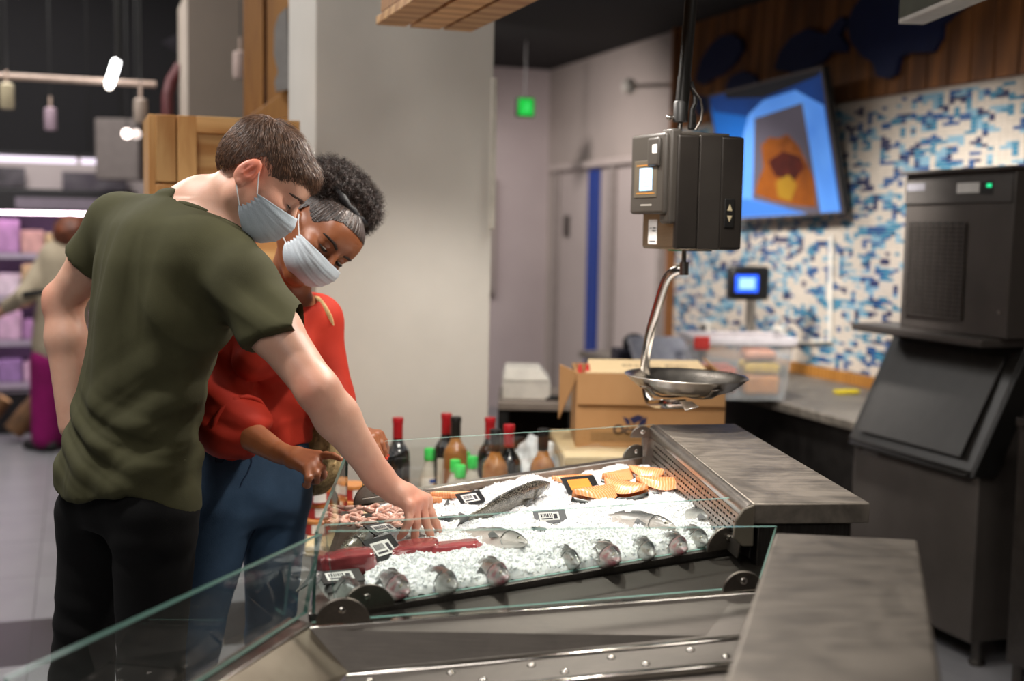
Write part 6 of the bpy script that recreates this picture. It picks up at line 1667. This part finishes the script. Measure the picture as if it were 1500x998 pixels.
Vc, Fc = trim(V, F, L_[:, 2] > hairline_m(L_[:, 1]) + .010)
M['hair_brown'] = hair_mat('brown_hair', '#7a5a45', '#4a3426', 110, .42)
M['hair_base'] = hair_mat('brown_hair_base', '#4f3a2e', '#3c2a20', 90, .6)
hb = npmesh('hair', Vc, Fc, 'hair_base', man)
r = np.random.RandomState(4)
cand = np.where(keep)[0]; pick = r.choice(cand, 15000); Pl = L_[pick]; Nl = N[pick] @ hm.R.T
crown = np.array([.0, -.055, .10])
flow = Pl - crown; flow /= np.linalg.norm(flow, axis=1)[:, None]; flow += np.array([0, .55, 0]) * (Pl[:, 2:3] > .06)
flow -= Nl * (flow * Nl).sum(1)[:, None]; flow /= np.linalg.norm(flow, axis=1)[:, None]
top = np.clip((Pl[:, 2] - .045) / .06, 0, 1); front = np.clip((Pl[:, 1] - .02) / .05, 0, 1) * top
D = flow + Nl * (.16 + .35 * top + .15 * front)[:, None] + r.randn(len(Pl), 3) * .14; D /= np.linalg.norm(D, axis=1)[:, None]
edge = np.clip((Pl[:, 2] - hairline_m(Pl[:, 1])) / .06, .18, 1)
ln_ = .009 * edge + .022 * top + .010 * front + .006 * r.rand(len(Pl))
strands('hair_strands', V[pick], D @ hm.R, ln_, .00065, 'hair_brown', hb, droop=(-Nl * .55 + np.array([0, .0, -.25])) @ hm.R, seed=2)

# t-shirt
fs = Field(axis_pts(-1.05, -.42, .005), axis_pts(2.2, 2.85, .005), axis_pts(.86, 1.66, .005))
fs.add(loft(MZ, MX, MY, MA, MBb, ANG, .004), .02)
fs.add(seg(SHL, SHR, .056, .060), .05); fs.add(seg(SHL, C7 + A3((-.02, 0, -.03)), .060, .06), .05); fs.add(seg(SHR, C7 + A3((0, 0, -.035)), .060, .06), .05)
ud = nrm(ELR - SHR); se = SHR + ud * .155
fs.add(cutprim(seg(SHR, SHR + ud * .30, .066, .084), se, nrm(ud + np.array([-.30, 0, -.35]))), .03)
ud2 = nrm(ELL - SHL); se2 = SHL + ud2 * .120
fs.add(cutprim(seg(SHL, SHL + ud2 * .25, .062, .068), se2, ud2), .03)
fs.add(seg(C7 + A3((-.012, 0, -.03)), NK, .070, .072), .012, 's')
# curved shirt-tail hem
def hem(X, Y, Z_):
    u = (X - MX[-2]) * math.cos(ANG) + (Y - YM) * math.sin(ANG)
    return (.938 - .045 * np.clip(np.abs(u) / .16, 0, 1.2) ** 1.7 + .0 * X) - Z_
# the shirt-tail hangs lowest at the sides
def hem2(X, Y, Z_):
    s_ = np.clip((X - ux(75)) / (ux(295) - ux(75)), 0, 1)
    low = np.interp(s_.ravel(), [0, .12, .35, .64, .85, 1], [zr(722), zr(732), zr(722), zr(702), zr(722), zr(745)]).reshape(s_.shape)
    return low - Z_ + 0 * Y
fs.add((hem2, A3((-1.1, 2.1, .8)), A3((-.4, 2.9, 1.1))), .01, 'i')
nax = nrm(NK - C7)
ring_col = fs.ring(C7 - nax * .0, nax, .0765, 'axial', 44)
ring_slv = fs.ring(se - ud * .05, nrm(ud + np.array([-.30, 0, -.35])), .13, 'radial'); ring_slv2 = fs.ring(se2 - ud2 * .022, ud2, .12, 'radial')
ring_arm = fs.ring(SHR + ud * .012, nrm(ud + np.array([.25, 0, .5])), .12, 'radial', maxr=.085)
V, F = keep_big(*fs.mesh(4)); N = normals(V, F); del fs
wv = [((.35, -.2, 1), 95, .4, .024, (ux(160), 2.38, zr(640)), (.20, .3, .075), 1.6),
      ((-.5, .3, 1), 70, 1.9, .020, (ux(255), 2.38, zr(610)), (.12, .3, .12), 1.2),
      ((.8, -.4, .75), 55, .2, .018, (ux(310), 2.38, zr(480)), (.11, .25, .10), 1.0),
      ((1, -.5, .15), 38, 1.0, .02, (ux(180), 2.35, zr(540)), (.2, .3, .16), .8),
      ((1, -.6, -.4), 44, 2.2, .015, (ux(190), 2.4, zr(400)), (.2, .3, .12), 1.4),
      ((.6, 0, 1), 80, .8, .009, (ux(395), 2.35, zr(450)), (.09, .2, .06), 1.2),
      ((1, -.5, -.2), 50, .3, .014, (ux(185), 2.4, zr(700)), (.25, .3, .05), 1.0)]
V = fold_disp(V, N, wv); V = lap(V, F, .5)
# stitched hem line
sh_o = npmesh('t_shirt', V, F, 'olive', man)
hp = []
for k in range(29):
    u = 77 + (293 - 77) * k / 28
    hp.append((u, np.interp((u - 75) / 220, [0, .12, .35, .64, .85, 1], [722, 732, 722, 702, 722, 745])))
def snap(P, Vs, Ns, off=.001):
    i = ((Vs - np.asarray(P)) ** 2).sum(1).argmin(); return Vs[i] + Ns[i] * off
N = normals(V, F); near = N[:, 1] < .35
sl_ = [Vector(snap(W(u, v - 15, 2.36), V[near], N[near], .0002)) for u, v in hp]
sl_ = np.array(sl_)
for _ in range(6): sl_[1:-1] = .5 * sl_[1:-1] + .25 * (sl_[:-2] + sl_[2:])

for nm, P_, r_ in (('collar_rib', ring_col, .007),):
    part(MB().tube(P_, r_, 8), nm, 'olive', sh_o, smooth='all')
# trousers
HL, HR = W(140, 748, 2.57), W(227, 748, 2.43)
KL, KR = W(120, 990, 2.57), W(221, 990, 2.43); AL, AR = W(100, 1325, 2.60), W(221, 1325, 2.45)
ft_ = Field(axis_pts(-1.1, -.55, .007), axis_pts(2.2, 2.85, .007), axis_pts(.04, .99, .007))
ft_.add(loft([zr(650), zr(700), zr(745), zr(775)], [ux(188), ux(186), ux(184), ux(182)], [2.5] * 4, [.140, .150, .152, .13], [.095, .102, .105, .09], ANG), .02)
for H_, K_, A_, r0 in ((HL, KL, AL, .074), (HR, KR, AR, .090)):
    ft_.add(seg(H_, K_, r0, .066), .03); ft_.add(seg(K_, A_, .066, .052), .02)
    ft_.add(seg(H_ + A3((-.0, -.02, .0)), H_ + A3((.0, -.02, -.03)), .072, .066), .04)
V, F = keep_big(*ft_.mesh(2)); N = normals(V, F)
V = fold_disp(V, N, [((.2, 0, 1), 95, .5, .006, (ux(120), 2.5, zr(960)), (.12, .3, .10), 1.4), ((.1, 0, 1), 80, 1.5, .005, (ux(225), 2.4, zr(790)), (.12, .3, .05), 1.6), ((0, 0, 1), 110, 1.5, .006, (ux(170), 2.5, .16), (.3, .3, .09), 1.6)])
npmesh('jeans', V, F, 'jeans_black', man)
for a in (AL, AR): shoe(man, a, (.7, .7))

# ------------------------------------------------------------------ the woman
wom = thing('person', 'woman in red blouse and blue jeans with face mask pointing at the fish', 'person', (0, 0, 0))
YW = 2.82; SW = 1750 / YW
def zw(v): return 1.5 - (v - 330) / SW
def xw_(u, y=YW): return (u - 750) / 1750 * y
ANW = math.radians(33)
rw = [(424, 420, .02), (432, 418, .055), (450, 412, .100), (470, 406, .118), (500, 402, .118), (530, 398, .116), (570, 390, .108), (605, 380, .106), (634, 374, .117), (650, 372, .122)]
WZ = [zw(q[0]) for q in rw]; WX = [xw_(q[1]) for q in rw]; WA = [q[2] / .91 for q in rw]; WBb = [a * .66 for a in WA]; WY = [YW] * len(rw)
hw_ = Head(W(466, 343, 2.79), (.464, -.687, -.546), (.77, .02, .63), .98); hw_.ez = -.020
SL, SR = W(464, 468, 2.90), W(345, 474, 2.74)
EL, WL = W(484, 590, 2.86), W(524, 638, 2.76)
ER, WR = W(316, 607, 2.70), W(408, 663, 2.54)
C7w, NKw = W(412, 438, 2.86), W(436, 376, 2.81)
fw = Field(axis_pts(-.80, -.26, .0055, [(-.58, -.36, .0026), (-.60, -.28, .0034)]), axis_pts(2.37, 3.06, .0055, [(2.62, 2.90, .0028), (2.38, 2.60, .003)]), axis_pts(.84, 1.68, .0055, [(1.36, 1.63, .0026), (.93, 1.06, .003)]))
fw.add(loft(WZ, WX, WY, WA, WBb, ANW, -.014), .02)
fw.add(seg(SL, SR, .04, .04), .04); fw.add(seg(SL, C7w, .036, .042), .04); fw.add(seg(SR, C7w, .036, .042), .04)
fw.add(seg(C7w + A3((-.01, 0, -.05)), NKw, .058, .050), .03)
hw_.build(fw, .96)
arm(fw, SR, ER, WR, .046, .038, .038, .024); arm(fw, SL, EL, WL, .046, .038, .038, .024)
kw = [W(466, 668, 2.475), W(463, 676, 2.455), W(457, 683, 2.44), W(449, 688, 2.43)]
fgw = [[W(478, 667, 2.45), W(489, 668, 2.425), W(499, 673, 2.405)], [W(472, 686, 2.43), W(474, 697, 2.445), W(470, 702, 2.465)], [W(464, 695, 2.415), W(464, 705, 2.43), W(459, 707, 2.455)], [W(452, 701, 2.405), W(450, 711, 2.42), W(446, 711, 2.445)]]
thw = [W(425, 668, 2.52), W(450, 682, 2.50), W(466, 690, 2.49), W(476, 694, 2.48)]
hand(fw, WR, .026, kw, fgw, thw, .0115, (.0080, .0072, .0060), tr=(.0105, .0088, .007))
kl = [W(556, 637, 2.70), W(552, 639, 2.68), W(546, 642, 2.66), W(540, 646, 2.645)]
fl_ = [[W(563, 646, 2.69), W(566, 657, 2.685), W(566, 666, 2.68)], [W(559, 650, 2.67), W(563, 661, 2.665), W(564, 670, 2.66)], [W(553, 655, 2.65), W(557, 664, 2.645), W(558, 671, 2.64)], [W(546, 657, 2.635), W(550, 666, 2.63), W(551, 672, 2.625)]]
hand(fw, WL, .025, kl, fl_, [W(536, 640, 2.76), W(553, 644, 2.75), W(560, 652, 2.74), W(564, 660, 2.73)], .0112, (.0078, .007, .0058))
V, F = keep_big(*fw.mesh(2)); del fw
npmesh('body', V, F, 'skin_woman', wom, tint(V, [(kw[1], .04, .5), (hw_.p(0, .08, -.02), .05, .3)]))
face_parts(hw_, wom, '#1c110b', 'brow_dark', .0042, .0019, (V, normals(V, F)))
mask_on(hw_, wom, .97, 4.1, 'mask', .88, .014)
M['nail_red'] = mat('red_nail', '#d8452a', .2)
for fs_ in (fgw[1], fgw[2], fl_[0], fl_[1]):
    d_ = nrm(fs_[2] - fs_[1]); part(MB().ball(tuple(fs_[2] + d_ * .004 + A3((.003, -.003, .002))), .0042, 10, 6), 'fingernail', 'nail_red', wom, smooth='all')
er_ = hw_.p(.082, -.006, -.036); part(MB().ball(tuple(er_), .004, 10, 6), 'earring', 'steel_bright', wom, smooth='all')
# slicked hair, puff and band
def hairline_w(y): return np.interp(y, [-.13, -.07, -.03, -.01, .015, .035, .05, .065, .08, .10], [-.055, -.04, -.01, .03, .018, .012, .034, .056, .070, .075])
V, F = cap(hw_, .0022, None); L_ = hw_.local(V); N = normals(V, F); keep = L_[:, 2] > hairline_w(L_[:, 1])
t = NT('slicked_hair'); t.b.inputs['Roughness'].default_value = .48
tc_ = t.new('ShaderNodeAttribute', attribute_name='tint')
t.link(t.ramp(tc_.outputs['Fac'], [(.2, '#1d1512'), (.6, '#3a2c26'), (.95, '#4e3e35')]), t.b.inputs['Base Color']); t.bump(tc_.outputs['Fac'], .6, .004); M['slick'] = t.m
pole = np.array([0, -.03, .115]); q = L_ - pole; angp = np.arctan2(q[:, 0], q[:, 1])
st_ = .5 + .25 * np.sin(angp * 58 + 3 * np.sin(angp * 7)) + .2 * np.sin(angp * 131) ; st_ = np.clip(st_ + .12 * np.sin(L_[:, 2] * 160), 0, 1)
Fk = F[keep[F].all(1)]; us = np.unique(Fk); mp = np.full(len(V), -1); mp[us] = np.arange(len(us))
hbw = npmesh('slicked_hair', V[us], mp[Fk], 'slick', wom, st_[us])
fp = Field(axis_pts(*(hw_.p(0, -.055, .118)[0] + np.array([-.15, .15])), .005), axis_pts(*(hw_.p(0, -.055, .118)[1] + np.array([-.15, .15])), .005), axis_pts(*(hw_.p(0, -.055, .118)[2] + np.array([-.15, .15])), .005))
for c_, r_ in (((0, -.055, .112), (.088, .066, .046)), ((-.055, -.035, .098), (.045, .045, .040)), ((.06, -.06, .090), (.046, .05, .042)), ((0, -.095, .078), (.06, .045, .05)), ((-.03, -.03, .125), (.045, .035, .03))): fp.add(hw_.e(c_, r_), .03)
V, F = fp.mesh(2); N = normals(V, F)
nzv = np.array([mnoise.noise(Vector(p * 45)) + .6 * mnoise.noise(Vector(p * 110)) for p in V]); V = V + N * (nzv * .006)[:, None]
M['puff'] = hair_mat('curly_dark_hair', '#3a251a', '#150d0a', 80, .55)
puf = npmesh('hair_puff', V, F, 'puff', wom)
r = np.random.RandomState(9); pick = r.choice(len(V), 7500)
D = N[pick] + r.randn(len(pick), 3) * .55; D /= np.linalg.norm(D, axis=1)[:, None]
strands('hair_curls', V[pick], D, .010 + .014 * r.rand(len(pick)), .0007, 'puff', puf, curl=.22, seed=5, nseg=5)
T_ = hw_.M(); pts = [T_ @ Vector((.066 * math.cos(a), -.020 + .060 * math.sin(a), .098 + .006 * math.sin(a) + .004 * math.cos(a * 2))) for a in [2 * PI * k / 30 for k in range(31)]]
part(MB().tube(pts, [.009 + .0022 * math.sin(k * 2.3) for k in range(31)], 8), 'hair_band', mat('black_band', '#101015', .55), wom, smooth='all')

# blouse with full gathered sleeves
fb_ = Field(axis_pts(-.86, -.36, .005), axis_pts(2.42, 3.06, .005), axis_pts(.92, 1.42, .005))
fb_.add(loft(WZ, WX, WY, WA, WBb, ANW, .006), .02)
fb_.add(seg(SL, SR, .05, .05), .05); fb_.add(seg(SL, C7w + A3((0, 0, -.03)), .050, .05), .04); fb_.add(seg(SR, C7w + A3((0, 0, -.03)), .05, .05), .04)
fb_.add(seg(W(420, 500, 2.74), W(424, 520, 2.72), .05, .05), .05); fb_.add(seg(W(378, 500, 2.68), W(380, 520, 2.66), .05, .05), .05)
cu_ = ER + (WR - ER) * .46; cd_ = nrm(WR - ER)
fsl = Field(fb_.x, fb_.y, fb_.z)                       # puffed sleeve joined with a tight crease
fsl.add(seg(SR, ER, .056, .076), .03); fsl.add(seg(ER, ER + (cu_ - ER) * .65, .078, .076), .03); fsl.add(seg(ER + (cu_ - ER) * .65, cu_ - cd_ * .008, .070, .047), .02)
fsl.add(seg(ER + A3((0, 0, .05)), ER + (cu_ - ER) * .5 + A3((0, 0, .012)), .07, .068), .03)
h_ = np.clip(.5 + .5 * (fb_.d - fsl.d) / .010, 0, 1); fb_.d = fb_.d + (fsl.d - fb_.d) * h_ - .010 * h_ * (1 - h_)
cuL = EL + (WL - EL) * .25
fb_.add(seg(SL, EL, .052, .060), .03); fb_.add(seg(EL, cuL, .056, .044), .02)
fb_.add(seg(C7w + A3((.012, -.03, -.02)), NKw, .068, .075), .012, 's')
ring_cuff = fb_.ring(cu_ - cd_ * .016, cd_, .09, 'radial')
V, F = keep_big(*fb_.mesh(4)); N = normals(V, F)
wv = [((.7, .2, 1), 80, .4, .012, ER + A3((.03, -.05, .04)), (.12, .12, .12), 1.3), (cd_ * .3 + np.array([.5, 0, .9]), 52, 1.0, .014, (SR + ER) / 2, (.1, .12, .12), 1.2), (np.cross(cd_, [0, 1, 0]), 150, .3, .007, cu_ - cd_ * .03, (.06, .08, .06), .3),
      ((-.6, .2, 1), 55, .5, .013, (xw_(420), 2.72, zw(560)), (.12, .2, .12), 1.0), ((1, .3, .15), 75, 1.2, .012, (xw_(395), 2.74, zw(640)), (.2, .2, .05), .8), ((1, .2, -.5), 48, .2, .008, (xw_(430), 2.72, zw(490)), (.12, .2, .08), .8)]
V = fold_disp(V, N, wv); V = lap(V, F, .4)
bl_ = npmesh('blouse', V, F, 'red_blouse', wom); N = normals(V, F)
part(MB().tube(ring_cuff, [.0055 + .0012 * math.sin(k * 2.2) for k in range(len(ring_cuff))], 8), 'elastic_cuff', 'red_blouse', bl_, smooth='all'); BV, BN = V.copy(), N.copy()
# jeans
fj = Field(axis_pts(-.92, -.4, .007), axis_pts(2.55, 3.1, .007), axis_pts(.04, 1.05, .007))
fj.add(loft([zw(632), zw(660), zw(690), zw(720), zw(750), zw(770)], [xw_(373), xw_(372), xw_(371), xw_(371), xw_(371), xw_(370)], [YW] * 6, [.122, .132, .142, .145, .140, .115], [.082, .09, .096, .098, .09, .07], ANW), .02)
hl, hr = W(403, 745, 2.87), W(325, 745, 2.77); kl_, kr_ = W(396, 930, 2.86), W(288, 930, 2.74); al, ar = W(390, 1235, 2.90), W(262, 1235, 2.78)
for H_, K_, A_ in ((hl, kl_, al), (hr, kr_, ar)):
    fj.add(seg(H_, K_, .080, .058), .03); fj.add(seg(K_, A_, .058, .044), .02)
V, F = keep_big(*fj.mesh(2)); N = normals(V, F)
V = fold_disp(V, N, [((.9, 0, 1), 75, .5, .003, (xw_(400), 2.75, zw(740)), (.1, .2, .05), 1.2), ((-.9, 0, 1), 75, .5, .003, (xw_(335), 2.7, zw(745)), (.1, .2, .05), 1.2), ((0, 0, 1), 90, 0, .004, (xw_(390), 2.8, zw(935)), (.2, .2, .06), 1.5)])
jn = npmesh('jeans', V, F, 'jeans_blue', wom); N = normals(V, F); fr_ = N[:, 1] < .2
def stitch(px, y, name, par, m, r_=.0013):
    P = [Vector(snap(W(u, v, y), V[fr_], N[fr_], .0005)) for u, v in px]; part(MB().tube(P, r_, 5), name, m, par)
M['thread'] = mat('denim_thread', '#1b3150', .8)
stitch([(372, 664), (371, 680), (366, 696), (358, 708), (352, 716)], 2.68, 'fly_seam', jn, 'thread', .002)
stitch([(300, 668), (306, 678), (318, 680), (328, 670), (331, 660)], 2.68, 'pocket_seam', jn, 'thread')
stitch([(398, 660), (404, 672), (420, 682), (440, 680)], 2.74, 'pocket_seam', jn, 'thread')
stitch([(352, 742), (353, 780), (352, 820), (351, 860)], 2.78, 'inner_seam', jn, 'thread')
stitch([(296, 654), (320, 657), (345, 659), (372, 660), (400, 659), (430, 655), (448, 650)], 2.70, 'waistband', jn, 'jeans_blue', .004)
for a in (al, ar): shoe(wom, a, (.55, -.83))
# straw shoulder bag
bagT = thing('straw_bag', 'woven straw shoulder bag hanging behind the woman in red', 'bag')
M['straw'] = mat('woven_straw', '#bfa472', .8, 0, '#7a6542', 90, .5, 160)
M['strap'] = mat('straw_strap', '#cdb07c', .7, 0, '#b0925f', 40)
f = Field(axis_pts(-.62, -.33, .006), axis_pts(2.82, 3.12, .006), axis_pts(.82, 1.08, .006))
bc = W(468, 664, 2.95); f.add(ell(bc, np.eye(3), (.055, .075, .105)), .01); f.add(seg(W(450, 715, 2.93), W(486, 690, 2.93), .022, .022), .02)
V, F = f.mesh(2); npmesh('bag_body', V, F, 'straw', bagT)
for k in range(7):
    u = 452 + k * 5.6; part(MB().tube([W(u, 716 - k * 4.2, 2.908), W(u + 4, 706 - k * 4.2, 2.903), W(u + 7, 697 - k * 4, 2.915)], .0028, 6), 'straw_knot', 'strap', bagT)
stp = [Vector(snap(W(u, v, y), BV, BN, .004)) for u, v, y in ((460, 436, 2.93), (462, 430, 2.86), (466, 440, 2.82), (470, 452, 2.82), (473, 470, 2.84), (474, 490, 2.88))] + [Vector(W(470, 540, 2.93)), Vector(W(469, 600, 2.95))]
for _ in range(2): stp = [stp[0]] + [stp[k] * .5 + (stp[k - 1] + stp[k + 1]) * .25 + Vector((.001, -.002, .001)) for k in range(1, len(stp) - 1)] + [stp[-1]]
part(MB().tube(smooth_pts(stp, 5), .0065, 8, flat=.35, up=(.3, -1, .2)), 'shoulder_strap', 'strap', bagT, smooth='all')

# ------------------------------------------------------------------ shopper far behind
far = thing('person', 'distant shopper with auburn hair, beige jacket and magenta trousers at the chiller', 'person')
YF = 7.75; PF = 1750 / YF
def FW(u, v, y=YF): return W(u, v, y)
M['jacket'] = cloth_mat('beige_jacket', '#a79b86', '#988c78', 300, .9); M['magenta'] = cloth_mat('magenta_cloth', '#8a1460', '#74104f', 300, .85)
ff = Field(axis_pts(-3.55, -2.7, .012), axis_pts(7.3, 8.1, .012), axis_pts(.0, 1.62, .012))
ff.add(ell(FW(104, 346), np.eye(3), (.075, .09, .105)), .02); ff.add(seg(FW(102, 362), FW(100, 385), .05, .055), .03)
ff.add(seg(FW(100, 395), FW(86, 520), .13, .15), .04)
ff.add(seg(FW(70, 395), FW(38, 440, 7.6), .05, .045), .03); ff.add(seg(FW(38, 440, 7.6), FW(5, 455, 7.75), .042, .03), .02); ff.add(seg(FW(5, 455, 7.75), FW(-4, 462, 7.78), .03, .028), .02)
for q, p_ in enumerate(((0, 0), (.0, .012), (.0, .024))): ff.add(seg(FW(-4, 460, 7.75 + p_[1]), FW(-14, 466, 7.76 + p_[1]), .013, .01), .01)
V, F = keep_big(*ff.mesh(1)); npmesh('body', V, F, 'skin_far', far, np.zeros(len(V)))
ff = Field(axis_pts(-3.6, -2.7, .012), axis_pts(7.3, 8.2, .012), axis_pts(.0, 1.62, .012))
ff.add(seg(FW(76, 372), FW(125, 372), .06, .06), .05); ff.add(seg(FW(98, 385), FW(88, 505), .165, .175), .06); ff.add(seg(FW(100, 372), FW(100, 380), .08, .1), .05)
ff.add(seg(FW(70, 385), FW(36, 434, 7.6), .072, .062), .03); ff.add(cutprim(seg(FW(36, 434, 7.6), FW(0, 456, 7.75), .058, .048), FW(12, 449, 7.72), FW(0, 456, 7.75) - FW(36, 434, 7.6)), .02)
V, F = keep_big(*ff.mesh(2)); npmesh('jacket', V, F, 'jacket', far)
ff = Field(axis_pts(-3.6, -2.7, .014), axis_pts(7.3, 8.2, .014), axis_pts(.0, .9, .014))
for u0, u1, y in ((72, 66, 7.7), (96, 84, 7.85)): ff.add(seg(FW(u0, 530, y), FW(u1, 640, y), .12, .085), .03)
V, F = keep_big(*ff.mesh(2)); npmesh('trousers', V, F, 'magenta', far)
for p in (FW(66, 650, 7.7), FW(86, 650, 7.85)): shoe(far, p, (-.9, .4))
bmx = bmesh.new(); bmesh.ops.create_icosphere(bmx, subdivisions=4, radius=.118)
for v in bmx.verts: v.co *= 1 + .10 * mnoise.noise(v.co * 22)
bmx.transform(Matrix.Translation(Vector(FW(105, 341, 7.72)))); me_ = bpy.data.meshes.new('hair'); bmx.to_mesh(me_); bmx.free(); me_.materials.append(hair_mat('auburn_hair', '#6e3516', '#43200f', 30, .6)); link('hair', me_, far, smooth='all')
part(MB().tube([FW(34, 432, 7.53), FW(60, 428, 7.52), FW(84, 432, 7.5)], .02, 8), 'dark_strap', 'black', far)
